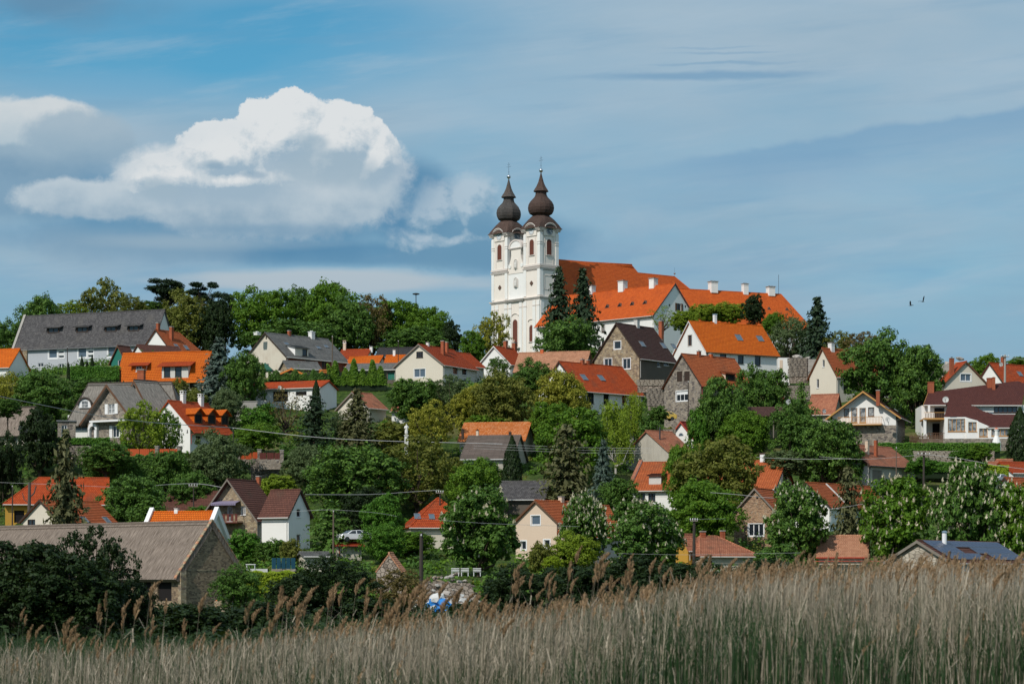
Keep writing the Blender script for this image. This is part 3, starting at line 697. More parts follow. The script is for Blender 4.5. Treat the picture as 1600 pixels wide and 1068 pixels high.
# ================================================================== the village
def attach(h, h2):
    """make house volume h2 a wing of h"""
    d = h2.root.location - h.root.location
    for c in [c for c in COL.objects if c.parent == h2.root]:
        c.parent = h.root; c.location = c.location + d
    bpy.data.objects.remove(h2.root)
def bal(par, O, u, inw, rect, out=1.2, m='brown_wood', n=14, slab='concrete', dense=True):
    """balcony on the plane (O,u,z): rect (u0, z0, u1, z1) of the railing"""
    x0, z0, x1, z1 = rect; f = -inw; mb = MB()
    mb.box(O + u*x0 + Z3*(z0-0.18), u*(x1-x0), f*out, Z3*0.16, slab); b = mb.build('balcony', par)
    r = MB(); c0, c1 = O + u*x0 + f*out, O + u*x1 + f*out
    for q in (z1-0.06, z0+0.05): 
        r.box(c0 + Z3*q, c1-c0, -f*0.06, Z3*0.06, m)
        for s_ in (O + u*x0, O + u*(x1-0.06)): r.box(s_ + Z3*q + f*0.02, u*0.06, f*(out-0.09), Z3*0.06, m)
    r.build('rail', b)
    for i in range(n):
        k = MB(); p = c0.lerp(c1 - u*0.05, i/(n-1)) + Z3*(z0+0.11); wd = (x1-x0)/n*(0.6 if dense else 0.2)
        k.box(p - f*0.05, u*wd, f*0.03, Z3*(z1-z0-0.17), m); k.build('slat' if dense else 'baluster', b)
def wrect(h, w, long=False):
    C = h.C; n, u = (h.ln, h.el) if long else (h.gn, h.eg); ym = (w[1]+w[3])/2; xm = (w[0]+w[2])/2
    a0 = (hit(w[0], ym, C, n)-C).dot(u); a1 = (hit(w[2], ym, C, n)-C).dot(u)
    return (min(a0, a1), hit(xm, w[3], C, n).z-C.z, max(a0, a1), hit(xm, w[1], C, n).z-C.z)

# --- hilltop, left
SUR = dict(frame='white', v=1, sur='white_paint', sw=0.28, glass='glass_blue')
h = House('long_house', 'long white building with grey shingle roof and four flat dormers on the hilltop', 'house', 272, 240, 22, 484, 533, 580, 500, 68, 'R', 'plaster_white', 'slate_grey',
          ov=0.5, course=0.3, gut='lead', lwall='grey_panel',
          lw=[(47,545,54,549,W1), (76.5,542,89,559,SUR), (91.5,542,100,545.5,dict(W1, sur='white_paint')), (91.5,548,100,552,dict(W1, sur='white_paint')), (91.5,555,100,559,dict(W1, sur='white_paint')),
              (122.5,541,135,558,SUR), (137.5,541,146,545,dict(W1, sur='white_paint')), (137.5,547.5,146,551.5,dict(W1, sur='white_paint')), (137.5,554,146,558,dict(W1, sur='white_paint')),
              (169,540.5,181,557,SUR), (183.5,541,192,544,dict(W1, sur='white_paint')), (183.5,547,192,551,dict(W1, sur='white_paint')), (183.5,553.5,192,557,dict(W1, sur='white_paint')),
              (59,567,68,573,W2), (92,568,100,574,W2)])
h.parapet('far', 'stone_tan', 0.5, 0.25)
for x0, x1, y in ((75, 91, 514), (120, 136, 513), (165, 181, 512), (201, 216, 511)): h.dormer(x0-1, y-3.5, x1+1, y+6, 'shed', 'dark_wood', win=D2, cheek='slate_grey', rise=0.30, over=0.6, wins=[(0.08, 0.92)])
h = House('village_house', 'orange tiled roof cut by the left edge of the picture, beside the stone pillar', 'house', 22, 14, -45, 545, 571, 588, 455, 70, 'R', W=7)
h = House('village_house', 'small white gabled house with brownish tiles in front of the long grey roof', 'house', 222, 266, 316, 515, 545, 566, 480, 32, 'L', roof='tile_ribbed', verge='dark_wood', hipf=3.0, ov=0.3)
h.chimney(247, 504, 5.5, 'brick_red', yb=515); h.chimney(268, 510, 6, 'brick_red', 's', 530); h.skylight(273, 537, 279, 545); h.skylight(288, 539, 294, 547)
House('garden_house', 'low dark red roof tucked between the bright orange roof and the small white gable', 'house', 208, 224, 285, 539, 549, 560, 462, 62, 'L', roof='tile_redbrown', W=6)
h = House('village_house', 'bright orange roofed house with two wide shed dormers above the thatched house', 'house', 338, 319, 184, 549, 590, 608, 430, 75, 'R', roof='tile_orange', wall='plaster_cream', gut='orange_wood', lw=[(196,596,206,606,W2), (225,596,233,606,D1), (296,597,312,608,'hole_dark','hole')])
h.dormer(207, 569, 228, 581, 'shed', 'tile_orange', win=W2, rise=0.42, wins=[(0.3, 0.75)], over=0.6, roofm='tile_red'); h.dormer(253, 570, 294, 590, 'shed', 'plaster_grey', win=D1, rise=0.40, wins=[(0.25, 0.5), (0.68, 0.92)], over=0.7, roofm='tile_red')
h = House('timber_annex', 'small brown gabled annex with green wall left of the bright orange roof', 'shed', 174, 196, 212, 540, 562, 575, 440, 35, 'L', wall='green_panel', roof='tile_redbrown', verge='brown_wood', gut=None, ov=0.5, gw=[(184,562,190,572,W1)])
# --- thatched stone house (three volumes, one thing)
h = House('thatched_house', 'thatched stone house with white shutters, round eyebrow window and tall brick chimney', 'house', 300, 285, 106, 597, 646, 688, 388, 80, 'R', wall='stone_grey', roof='thatch_grey',
          lwall='plaster_white', thick=0.40, course=9, step=0.0, ov=0.9, hipn=2.6, hipf=2.6, ridge='thatch_dark', gut=None, lw=[(118,660,136,672,dict(W2, shut='white_paint'))])
h.chimney(221, 577, 12.5, 'brick_red')
g, l = h.on_slope(133.5, 637); mb = MB(); c = h.sp(g, l); o_ = c - h.el*0.9
arc = [(1.05*math.cos(t), 0.35 + 1.15*math.sin(t)) for t in (math.pi*i/10 for i in range(11))]
for (a0, b0), (a1, b1) in zip(arc[:-1], arc[1:]):
    A, B = c + h.el*a0 + Z3*b0, c + h.el*a1 + Z3*b1; mb.prism([A, B, B + (B-c)*0.18, A + (A-c)*0.18], -h.eg*0.5 , 'thatch_dark'); mb.face([A-h.eg*0.5, B-h.eg*0.5, B+h.eg*1.8, A+h.eg*1.8], 'thatch_grey')
mb.build('eyebrow_dormer', h.root)
mb = MB(); pts = [c - h.eg*0.30 + h.el*a + Z3*(b-0.1) for a, b in arc]; mb.prism([c - h.eg*0.3 + h.el*1.05, *pts, c - h.eg*0.3 - h.el*1.05], h.eg*0.05, 'white_paint'); f_ = mb.build('window', h.root)
for a in (-0.5, 0.03):
    for b in (0.12, 0.66):
        g_ = MB(); g_.box(c - h.eg*0.335 + h.el*a + Z3*b, h.el*0.46, h.eg*0.02, Z3*0.46, 'glass_curtain'); g_.build('pane', f_)
h2 = House('wing', 'x', 'x', 190, 236, 281, 594, 640, 688, 384, 42, 'L', wall='stone_grey', roof='thatch_grey', thick=0.38, course=9, step=0, ov=0.8, gov=0.5, ridge='thatch_dark', gut=None, hipf=1.6, verge='brown_wood'); attach(h, h2)
h2 = House('wing', 'x', 'x', 137, 206, 238, 601, 648, 688, 378, 35, 'L', wall='stone_grey', roof='thatch_grey', thick=0.34, course=9, step=0, ov=1.3, gov=0.7, ridge='none', gut=None, verge='brown_wood',
           gw=[(169,631,179,646,dict(W4, shut='white_paint', glass='glass_curtain')), (176,665,186,683,dict(W2, shut='white_paint')), (146,668,152,688,'white_paint','door')])
r = wrect(h2, (148, 655, 205, 659)); mb = MB(); mb.box(h2.eg*r[0] + Z3*r[1] - h2.el*1.2, h2.eg*(r[2]-r[0]), h2.el*1.2, Z3*0.28, 'white_paint'); mb.build('porch_roof', h2.root)
mb = MB(); c = h2.eg*wrect(h2, (146.5, 668, 147.5, 688))[0] - h2.el*0.5
for (a0, b0), (a1, b1) in zip(arc[:-1], arc[1:]): mb.prism([c + h2.eg*a0*0.95 + Z3*(b0+1.6), c + h2.eg*a1*0.95 + Z3*(b1+1.6), c + h2.eg*a1*0.62 + Z3*(b1*0.62+1.6), c + h2.eg*a0*0.62 + Z3*(b0*0.62+1.6)], h2.el*0.5, 'white_paint')
for k in (-1, 1): mb.cbox(c + h2.eg*0.78*k + Z3*0.98 + h2.el*0.25, 0.16, 0.25, 0.98, 'white_paint', h2.eg, h2.el)
mb.build('door_arch', h2.root)
attach(h, h2)
h2 = House('wing', 'x', 'x', 60, 90, 118, 657, 658, 688, 380, 80, 'L', wall='stone_grey', cap=False, W=4, roof='lead', lw=[(96,664,105,684,W2)]); mb = MB(); mb.box(h2.eg*-0.2 - h2.el*0.2 + Z3*(h2.H+0.01), h2.eg*4.4, h2.el*(h2.L+0.4), Z3*0.18, 'lead'); mb.build('roof', h2.root); attach(h, h2)

h = House('village_house', 'white gabled house with three small dormers and two white chimneys, beside the thatched house', 'house', 232, 297, 356, 626, 665, 693, 378, 35, 'L', roof='tile_red', ov=1.2, gut='red_gutter',
          gw=[(255,645,262,658,dict(D2, v=2)), (250,670,258,684,D1), (292,671,293.5,675,D1)], lw=[(306,681,314,693,'hole_dark','hole')])
for x0, x1, y0, y1 in ((304, 316, 645, 661), (325, 337, 646, 662), (346, 357, 647, 663)): h.dormer(x0, y0, x1, y1, 'gable', 'brown_wood', roofm='tile_orange', win=D1, cheek='tile_orange', over=0.5)
h.chimney(286, 614, 8, 'plaster_white', cap='white_paint', open_top=True); h.chimney(314, 619, 8, 'plaster_white', 's', 632, cap='white_paint', open_top=True)
# --- centre left
h = House('village_house', 'beige gabled house with long grey roof, roof dormer and rounded white chimneys', 'house', 384, 447, 543, 520, 555, 583, 455, 40, 'L', wall='plaster_old', roof='sheet_grey', lwall='red_wall', verge='dark_wood',
          gw=[(415,525,417,530,'hole_dark','hole'), (415.5,568,420,577,W1)], lw=[(478,562,486,574,'hole_dark','hole'), (503,563,510,575,B2)])
h.dormer(462, 543, 481, 556, 'shed', 'plaster_cream', win=D1, cheek='plaster_white', rise=0.25, wins=[(0.55, 0.9)]); h.skylight(444, 534, 452, 541); h.skylight(494, 540, 501, 546); h.skylight(506, 538, 513, 544)
h.chimney(452, 516, 5, 'brick_red'); h.chimney(487, 518, 9, 'plaster_white', cap='white_paint', pot='white_paint'); h.chimney(402, 519, 9, 'plaster_white', 'ridge', cap='white_paint', pot='white_paint')
House('garden_shed', 'low stone shed with grey lean-to roof against the red wall of the grey-roofed house', 'shed', 444, 450, 500, 564, 573, 588, 446, 60, 'L', wall='stone_tan', roof='sheet_grey', W=3.4)
h = House('garden_shed', 'small orange wooden kiosk roof in front of the beige house', 'shed', 434, 477, 480, 576, 585, 594, 436, 8, 'L', wall='brown_wood', roof='orange_wood', L=3, course=9, verge='orange_wood', gut=None)
h = House('village_house', 'small brick-chimneyed house with red roof left of the two orange roofs below the wood', 'house', 578, 570, 528, 546, 560, 578, 476, 80, 'R', wall='plaster_cream', roof='tile_red', W=8)
h.chimney(538.5, 535, 5, 'plaster_beige', cap='white_paint', open_top=True); h.chimney(580, 541, 5, 'plaster_white')
h = House('village_house', 'low orange roofed house with a small white right-hand gable below the wood', 'house', 604, 590, 541, 556, 568, 584, 464, 65, 'R', wall='plaster_cream', roof='tile_orange', verge='dark_wood', gw=[(595,566,599,570,'hole_dark','hole')])
h = House('village_house', 'bright orange roof with slim white chimney beside the frontal white gable', 'house', 640, 632, 600, 555, 573, 590, 455, 82, 'R', roof='tile_orange', W=7); h.chimney(616, 546, 4.5, 'plaster_white')
House('village_house', 'dark grey roof at the foot of the wood behind the orange roofs', 'house', 660, 655, 588, 543, 556, 575, 484, 82, 'R', roof='shingle_dark', W=8)
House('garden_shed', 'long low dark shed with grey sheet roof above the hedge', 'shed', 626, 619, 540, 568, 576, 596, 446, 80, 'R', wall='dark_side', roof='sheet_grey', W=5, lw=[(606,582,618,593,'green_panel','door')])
h = House('village_house', 'white house with frontal gable, lattice attic window and two tall brick chimneys', 'house', 618, 692, 745, 538, 568, 593, 440, 28, 'L', roof='tile_red', verge='grey_wood', gut='white_gutter', wall='plaster_cream', lwall='plaster_grey',
          gw=[(650.5,549,661,558.5,dict(D2, v=3, h=2)), (647,576,664.5,589,dict(W2, glass='glass_blue', blind=0.0, sur='white_paint', sw=0.1))], lw=[(708,573,716,585,W1), (722,575,730,586,W1)])
h.chimney(692, 532, 6, 'brick_red', 's', 553); h.chimney(698, 534, 5, 'brick_red', 's', 550); h.chimney(668.5, 534.5, 5, 'plaster_white')
h = House('village_house', 'small red roofed house just right of the white frontal gable', 'house', 690, 735, 756, 551, 571, 588, 452, 45, 'L', roof='tile_red', verge='white_worn')
h = House('garage_building', 'long low white garage with orange tiled roof and satellite dish', 'garage', 526, 500, 382, 595, 604, 628, 412, 65, 'R', roof='tile_red', ov=0.35, wall='plaster_white',
          lw=[(394,611,413.5,626,'white_worn','garage_door'), (426,611,450,627,'hole_dark','hole'), (462,611.5,479,617.5,'hole_dark','hole')])
h = House('garden_shed', 'small cream shed with weathered brown roof on the grassy bank', 'shed', 528, 575, 603, 613, 635, 652, 402, 40, 'L', wall='plaster_cream', roof='tile_old', verge='grey_wood')
House('garden_house', 'low white house mostly hidden behind the bank of shrubs', 'house', 660, 652, 612, 633, 641, 653, 402, 80, 'R', roof='tile_old', W=5, lw=[(630,645,637,651,W2)])
# --- below the church
h = House('village_house', 'white gabled house with dark red roof at the foot of the left church tower', 'house', 748, 797, 826, 541, 567, 585, 465, 35, 'L', roof='tile_red', verge='white_worn', gw=[(766,560,774,568,D1)])
h.chimney(790, 532, 6, 'brick_red'); h.chimney(804, 535, 7, 'brick_red')
h = House('village_house', 'low house with pinkish tan old tiles below the spruces', 'house', 928, 912, 804, 549, 577, 594, 452, 75, 'R', wall='dark_side', roof='tile_tan', gut=None); h.chimney(847, 545, 5.5, 'terracotta')
h = House('village_house', 'house with red-orange roof and two skylights right of the yellow-green trees', 'house', 842, 908, 1004, 565, 608, 642, 412, 45, 'L', roof='tile_red', ov=0.4, verge='dark_wood', wall='plaster_white',
          lw=[(917,613,928,630,D2), (943,614,952,634,'hole_dark','hole'), (972,616,980,632,D2)])
h.skylight(908, 584, 917, 595); h.skylight(935, 585, 944, 596); h.chimney(910, 561, 6, 'brick_red'); h.chimney(919, 562, 5, 'brick_red')
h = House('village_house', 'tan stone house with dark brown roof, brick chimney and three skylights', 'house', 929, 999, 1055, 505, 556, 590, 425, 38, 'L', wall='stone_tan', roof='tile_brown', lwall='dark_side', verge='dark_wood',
          gw=[(959.5,533,970,545,dict(W1, sur='white_paint', sw=0.12)), (944,560,956,572,dict(W2, sur='white_paint', sw=0.1)), (973,560,985,576,dict(W2, sur='white_paint', sw=0.12))], lw=[(1027,564,1032,573,W1), (1037,564,1045,571,W1)])
h.skylight(999, 533, 1008, 542); h.skylight(1032, 535, 1041, 545); h.skylight(1049, 537, 1056, 545); h.chimney(995, 499, 8, 'plaster_grey'); h.chimney(1033, 501, 7, 'brick_red', 's', 524)
h = House('village_house', 'white house with bright orange roof, two skylights and slim white chimney', 'house', 1053, 1103, 1215, 502, 546, 577, 440, 58, 'L', roof='tile_orange', wall='plaster_white', verge='white_worn', gut='brown_wood',
          gw=[(1075,523.5,1081,540,dict(B2, sur='plaster_grey'))], lw=[(1125,553,1135,566,D1), (1153,555,1162,568,D1), (1179.5,556,1188.5,571,D1)])
h.skylight(1149, 522, 1160, 533); h.skylight(1182, 524, 1193, 534); h.chimney(1117, 490.5, 5.5, 'white_paint', 's', 503, cap='silver')
h = House('village_house', 'grey stone house with orange roof, red downpipes and brown attic shutters', 'house', 1038, 1095, 1175, 553, 598, 657, 398, 45, 'L', wall='stone_grey', roof='tile_ribbed', lwall='stone_grey', gut='red_gutter', verge='dark_wood',
          gw=[(1057.5,580,1066,596,'dark_wood','shutter_panel'), (1069,580,1077.5,595,'dark_wood','shutter_panel'), (1056.6,610.5,1075,626,dict(W3, blind=0.35, sur='white_paint', sw=0.12))])
h.dormer(1134, 583, 1148, 594, 'shed', 'dark_wood', win=D1, cheek='plaster_beige', rise=0.3); h.chimney(1092, 548, 6, 'brick_red'); h.chimney(1111, 552, 6, 'terracotta')
h = House('village_house', 'cream gabled house with tan tiled roof beside the big round tree', 'house', 1265, 1307, 1402, 544, 584, 616, 425, 50, 'L', wall='plaster_cream', roof='tile_ribbed', verge='brown_wood', gut='white_gutter',
          gw=[(1285,562,1288.5,573,W1), (1275.8,592,1279.5,606,W1)], lw=[(1318,590,1332,615,'hole_dark','hole')]); h.chimney(1299, 535, 9, 'plaster_white')
House('garden_house', 'low building with old red tiles in front of the cream gabled house', 'house', 1318, 1302, 1263, 616, 644, 657, 405, 70, 'R', wall='plaster_weathered', roof='tile_old', W=7)
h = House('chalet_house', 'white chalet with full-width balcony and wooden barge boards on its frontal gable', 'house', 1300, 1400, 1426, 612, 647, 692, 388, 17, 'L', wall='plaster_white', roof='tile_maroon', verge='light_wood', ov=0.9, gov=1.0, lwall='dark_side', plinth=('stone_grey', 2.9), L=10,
          gw=[(1330,637,1339.5,660,dict(L2, glass='glass_curtain', v=1)), (1343,637,1353,660,dict(L2, glass='glass_curtain', v=1)), (1318.5,638,1326.6,651,dict(B2, v=1, glass='glass_curtain')), (1356.3,636,1366,650,dict(B2, v=1, glass='glass_curtain'))])
bal(h.root, h.o, h.eg, h.el, wrect(h, (1311, 651.5, 1379, 663)), 1.3, 'light_wood', 30, 'light_wood', False)
h.chimney(1372, 609, 6.5, 'brick_red', 's', 627); h.skylight(1384, 634, 1389, 640); h.skylight(1398, 638, 1403, 644)
h = House('village_house', 'beige house with white double window in its frontal gable above the maroon roof', 'house', 1541, 1477, 1463, 565, 597, 625, 420, 15, 'R', wall='plaster_cream', roof='tile_red', verge='brown_wood', gw=[(1501,584,1517,595,dict(W2, sur='white_paint', glass='glass_blue'))])
h.chimney(1487, 559, 7, 'brick_red', 's', 585)
h = House('village_house', 'white gabled house with red roof at the right edge behind the concrete pole', 'house', 1525, 1569, 1650, 567, 598, 615, 442, 50, 'L', roof='tile_red', verge='dark_wood'); h.skylight(1590, 580, 1597, 588); h.chimney(1567, 557, 6, 'brick_red')
# --- maroon villa
CW = P(1478, 693, 390)
root = thing('maroon_roof_villa', 'large white villa with maroon roof, loggia and long window bands', 'house', CW)
for q in ((1443, 392), (1478, 390), (1545, 390), (1600, 390), (1478, 402), (1600, 402)): p = P(q[0], 693, q[1]); PADS.append((p.x, p.y, CW.z))
al = R(10); ux = Vector((math.cos(al), -math.sin(al)*0.25, 0)).normalized(); iy = Vector((-ux.y, ux.x, 0)); kk = 0.62
pe = P(1520, 632, 396); nrm = (Z3 - iy*kk).normalized()      # slope plane through the upper eave
def rp(px, py): return hit(px, py, pe, nrm) - CW
mb = MB()
for poly in ([(1443,632.5), (1597,632.5), (1603,600), (1590,595), (1550,600), (1450,613)], [(1475,651), (1508,651), (1519,632.5), (1481,632.5)], [(1508,651), (1524,656), (1545,667.5), (1553,647), (1536,642), (1519,632.5)], [(1545,667.5), (1585,667.5), (1590,647), (1553,647)]):
    slope(mb, [rp(*q) for q in poly], 'tile_maroon', 0.34, 0.04, 0.14, 'tile_maroon')
top = [rp(*q) for q in ((1603,600), (1590,595), (1550,600), (1450,613))]; bk = iy*7 - Z3*4.2
for a, b in zip(top[:-1], top[1:]): slope(mb, [a, b, b+bk, a+bk], 'tile_maroon', 0.34, 0.04, 0.12)
mb.build('roof', root)
mb = MB()
for a, b in (((1443,633), (1478,633)), ((1475,652), (1508,652)), ((1508,652), (1524,657)), ((1524,657), (1545,668.5)), ((1545,668.5), (1584,668.5)), ((1518,633.5), (1597,633.5))): mb.tube(rp(*a), rp(*b), 0.09, 'white_gutter', n=6)
mb.build('gutter', root)
mb = MB(); A, B = rp(1443, 632), rp(1450, 613); mb.prism([A, B, B-Z3*0.35, A-Z3*0.35], -ux*0.05, 'light_wood'); mb.build('barge_board', root)
def vw(px, py, D): return P(px, py, D) - CW
WL = L2; 
def vwall(D, x0, x1, yt, yb, holes, m='plaster_white', slant=None, name='wall', back=7.0):
    o = vw(x0, yb, D); u = ux; w = (vw(x1, yb, D) - o).dot(u); z1 = (yb-yt)*D/F
    rr = [((a-x0)*D/F, (yb-d)*D/F, (c-x0)*D/F, (yb-b)*D/F) for a, b, c, d, *_ in holes]
    z2 = z1 if slant is None else (yb-slant)*D/F
    mb = MB(); wallpoly(mb, o, u, [(0, -2), (w, -2), (w, z2), (0, z1)], rr, m, iy)
    mb.box(o + iy*0.25 - Z3*2, iy*back, u*0.2, Z3*(z1+2), m); mb.box(o + iy*0.25 + u*(w-0.2) - Z3*2, iy*back, u*0.2, Z3*(z2+2), m)
    mb.build(name, root)
    for r, q in zip(rr, holes): window(root, o, u, iy, r, q[4])
    return o
vwall(397, 1440, 1600, 633, 700, [(1552,635,1588,645,dict(frame='brown', v=5, glass='glass_blue'))], back=8)
o1 = vwall(390.5, 1476, 1510, 652, 685, [(1481,654,1508,674,dict(frame='light', v=4, glass='glass_curtain'))], back=6)
vwall(390.0, 1510, 1528, 652, 685, [(1513,659,1526,674,dict(frame='light', v=2, glass='glass_curtain'))], slant=657, back=6)
vwall(389.6, 1528, 1546, 658, 685, [(1530,669,1543,682,dict(frame='light', v=2, glass='glass_curtain'))], slant=666, back=6)
vwall(389.2, 1546, 1588, 668.5, 685, [(1549,670,1584,681,dict(frame='light', v=5, glass='glass_curtain'))], back=6)
mb = MB(); mb.box(vw(1440, 694, 389) - Z3*3, ux*((1600-1440)*389/F), iy*6, Z3*(3 + (694-685)*389/F), 'stone_grey'); mb.build('plinth', root)
mb = MB(); mb.box(vw(1486.5, 693.5, 388.9), ux*1.0, iy*0.08, Z3*0.85, 'yellow_paint'); mb.build('door', root)
# loggia: balcony floor, posts, railings
mb = MB(); mb.box(vw(1444, 655, 391), ux*((1476-1444)*391/F), iy*6, Z3*0.25, 'light_wood'); b_ = mb.build('balcony', root)
for i in range(12):
    k = MB(); k.box(vw(1445.5 + i*2.5, 652.5, 391), ux*0.09, iy*0.03, Z3*0.75, 'brown_wood'); k.build('baluster', b_)
k = MB(); k.box(vw(1444, 644.5, 391), ux*3.3, iy*0.06, Z3*0.09, 'light_wood'); k.build('rail', b_)
mb = MB(); mb.box(vw(1443, 686, 391.2), ux*0.45, iy*0.45, Z3*((686-655)*391/F), 'plaster_white'); mb.box(vw(1450, 655, 394), ux*0.35, iy*0.3, Z3*2.3, 'plaster_white'); mb.build('pillar', root)
mb = MB(); mb.box(vw(1457, 686, 396.8), ux*2.0, iy*0.05, Z3*2.6, 'hole_dark'); mb.box(vw(1460, 655, 396.8), ux*1.6, iy*0.05, Z3*1.9, 'hole_dark'); mb.build('doorway', root)
mb = MB()
for i in range(9): mb.box(vw(1449 + i*3, 685, 390.8), ux*0.08, iy*0.03, Z3*0.85, 'brown_wood')
mb.box(vw(1449, 676.5, 390.8), ux*2.8, iy*0.05, Z3*0.08, 'brown_wood'); mb.build('railing', root)
for px, yt, w_, yb_ in ((1455, 597, 9, 614), (1547, 591, 8, 606), (1553, 590, 4.5, 609)):
    c = rp(px, yb_); zt = (P(px, yt, (c+CW).y)-CW).z; d = w_*392/F/2
    mb = MB(); mb.cbox(Vector((c.x, c.y+d, (zt+c.z-0.8)/2)), d, d, (zt-c.z+0.8)/2, 'brick_red'); f_ = mb.build('chimney', root)
    mb = MB(); mb.cbox(Vector((c.x, c.y+d, zt+0.05)), d*1.15, d*1.15, 0.05, 'brick_red'); mb.cbox(Vector((c.x, c.y+d, zt+0.12)), d*0.6, d*0.6, 0.02, 'hole_dark'); mb.build('chimney_cap', f_)
# --- lower right
h = House('village_house', 'old house with peeling white gable, faded tiles and two brick chimneys', 'house', 1279, 1357, 1430, 694, 724, 753, 352, 40, 'L', wall='plaster_peel', roof='tile_old', lwall='plaster_weathered', verge='dark_wood', gut='dark_metal',
          gw=[(1313,708,1315,711,'hole_dark','hole'), (1319.5,708,1321.5,711,'hole_dark','hole')], lw=[(1363,734,1378,752,'grey_wood','door')])
h.chimney(1355, 687, 6, 'plaster_beige', 's', 708); h.chimney(1368.5, 686, 5.5, 'brick_red', 's', 712)
House('garden_shed', 'low shed with old brown tiles at the right end of the stone terrace wall', 'shed', 1590, 1578, 1534, 718, 729, 742, 366, 75, 'R', wall='dark_side', roof='tile_old', W=6)
House('village_house', 'small white house with red tiles cut by the right edge below the terrace', 'house', 1575, 1583, 1650, 722, 737, 752, 358, 70, 'L', roof='tile_red', W=7)
House('village_house', 'white gable with orange roof at the right edge behind the flowering chestnuts', 'house', 1554, 1588, 1650, 746, 764, 790, 342, 45, 'L', roof='tile_ribbed', wall='plaster_white', verge='dark_wood')
h = House('village_house', 'long white house with orange roof and box dormer, its middle hidden by trees', 'house', 1241, 1210, 983, 719, 761, 793, 345, 70, 'R', roof='tile_ribbed', wall='plaster_white', gwall='plaster_white', gut='white_gutter', verge='dark_wood',
          lw=[(997,770,1008,782,D2), (1013,770,1024,783,D2)], gw=[(1223.7,736,1230,750,D1)])
h.parapet('far', 'plaster_white', 0.4, 0.3, 'tile_old'); h.dormer(1014, 742, 1033, 756, 'shed', 'plaster_grey', win=D1, roofm='tile_redbrown', cheek='dark_wood', rise=0.15, wins=[], over=0.3); h.chimney(1192, 708, 9, 'white_paint', cap='copper_dark')
h = House('garden_house', 'tiny white house with half-round window and crimson roof', 'house', 1047, 1083, 1106, 659, 682, 704, 385, 38, 'L', roof='tile_crimson', verge='red_gutter', gut='red_gutter', step=0.05)
c = h.eg*(h.W*0.52) + Z3*(h.H - 0.25) - h.el*0.03; mb = MB()
for r_, m_, d_ in ((0.52, 'white_worn', 0.0), (0.40, 'glass_blue', -0.02)):
    mb.prism([c + h.eg*r_*math.cos(math.pi*i/12) + Z3*(0.5+r_*math.sin(math.pi*i/12)) + h.el*d_ for i in range(13)], h.el*0.02, m_)
mb.build('window', h.root)
h = House('old_barn', 'weathered grey plaster barn with rusty tiled roof and black stovepipe', 'barn', 978, 1045, 1082, 673, 704, 727, 368, 50, 'L', wall='plaster_weathered', roof='tile_old', gut=None, ov=0.3)
p = h.C + h.sp(*h.on_slope(1031, 686)); mb = MB(); mb.tube(p-h.C-Z3*0.5, p-h.C+Z3*1.9, 0.12, 'dark_metal', n=8); mb.build('stovepipe', h.root)
h = House('village_house', 'brick-coloured stone gable with white three-pane window beside the flowering chestnut', 'house', 1147, 1213, 1238, 763, 799, 842, 318, 25, 'L', wall='stone_brickish', roof='tile_ribbed', verge='grey_wood', gut='grey_wood',
          gw=[(1169.5,818,1193.5,837,dict(W3, fw=0.11, sur='white_paint', sw=0.1)), (1181.5,774.5,1185,779,'hole_dark','hole')])
h = House('village_house', 'white gable with deep orange ribbed roof behind the dark conifer at lower right', 'house', 1226, 1296, 1392, 754, 789, 815, 330, 35, 'L', roof='tile_ribbed', verge='dark_wood', ov=0.5)
l = h.on_slope(1302, 768)[1]; mb = MB(); s_ = (h.eg + Z3*h.sl).normalized(); mb.box(h.sp(-0.5, l, 0.02), h.el*0.25, s_*(h.W/2+0.4)/s_.dot(h.eg), h.slope_n()*0.12, 'white_worn'); mb.build('verge_flashing', h.root)
# --- lower centre
h = House('village_house', 'beige house with orange ribbed roof half hidden by a blossoming tree', 'house', 806, 870, 940, 782, 813, 870, 308, 40, 'L', wall='plaster_beige', roof='tile_ribbed', verge='brown_wood',
          gw=[(830,805,844,819.5,dict(W1, sur='white_paint', sw=0.13, glass='glass_blue')), (814.5,845,822,858,dict(W1, sur='white_paint')), (850,843,859,856,dict(W1, sur='white_paint'))])
h2 = House('wing', 'x', 'x', 872, 918, 972, 789, 833, 872, 304, 50, 'L', wall='plaster_beige', roof='tile_ribbed', lwall='plaster_grey', lw=[(938,843,944,862,D1)]); attach(h, h2); h.chimney(877, 775, 8, 'plaster_beige')
h = House('village_house', 'vivid orange-red hipped roof with two skylights peeking out between trees', 'house', 636, 642, 742, 778, 820, 848, 320, 80, 'L', roof='tile_red', W=9, hipn=4.2, hipf=4.2, wall='plaster_cream'); h.skylight(646, 801, 658, 812); h.skylight(669, 802, 680, 812)
for m_ in [h.roof]: pass
h = House('village_house', 'stone and white house with brown roof, balcony and violet awning', 'house', 318, 402, 437, 749, 808, 852, 316, 25, 'L', wall='stone_tan', roof='tile_redbrown', verge='grey_wood', ov=0.5, gov=0.8, lwall='plaster_white', gut='dark_metal', course=0.38,
          gw=[(334,791,341,803,dict(W1, glass='glass_curtain')), (355,790,363,814,dict(W1, glass='glass_curtain')), (376,790,384,804,dict(W1, glass='glass_curtain')), (357,757,360,760.5,'hole_dark','hole')])
bal(h.root, h.o, h.eg, h.el, wrect(h, (341, 803, 380, 815)), 1.5, 'red_wood', 7, 'red_wood')
r = wrect(h, (337, 782, 376, 786)); mb = MB(); mb.prism([h.eg*r[0] + Z3*r[3] - h.el*0.05, h.eg*r[0] + Z3*(r[3]-0.35) - h.el*1.3, h.eg*r[0] + Z3*(r[3]-0.4) - h.el*1.3, h.eg*r[0] + Z3*(r[3]-0.06) - h.el*0.05], h.eg*(r[2]-r[0]), 'awning_violet')
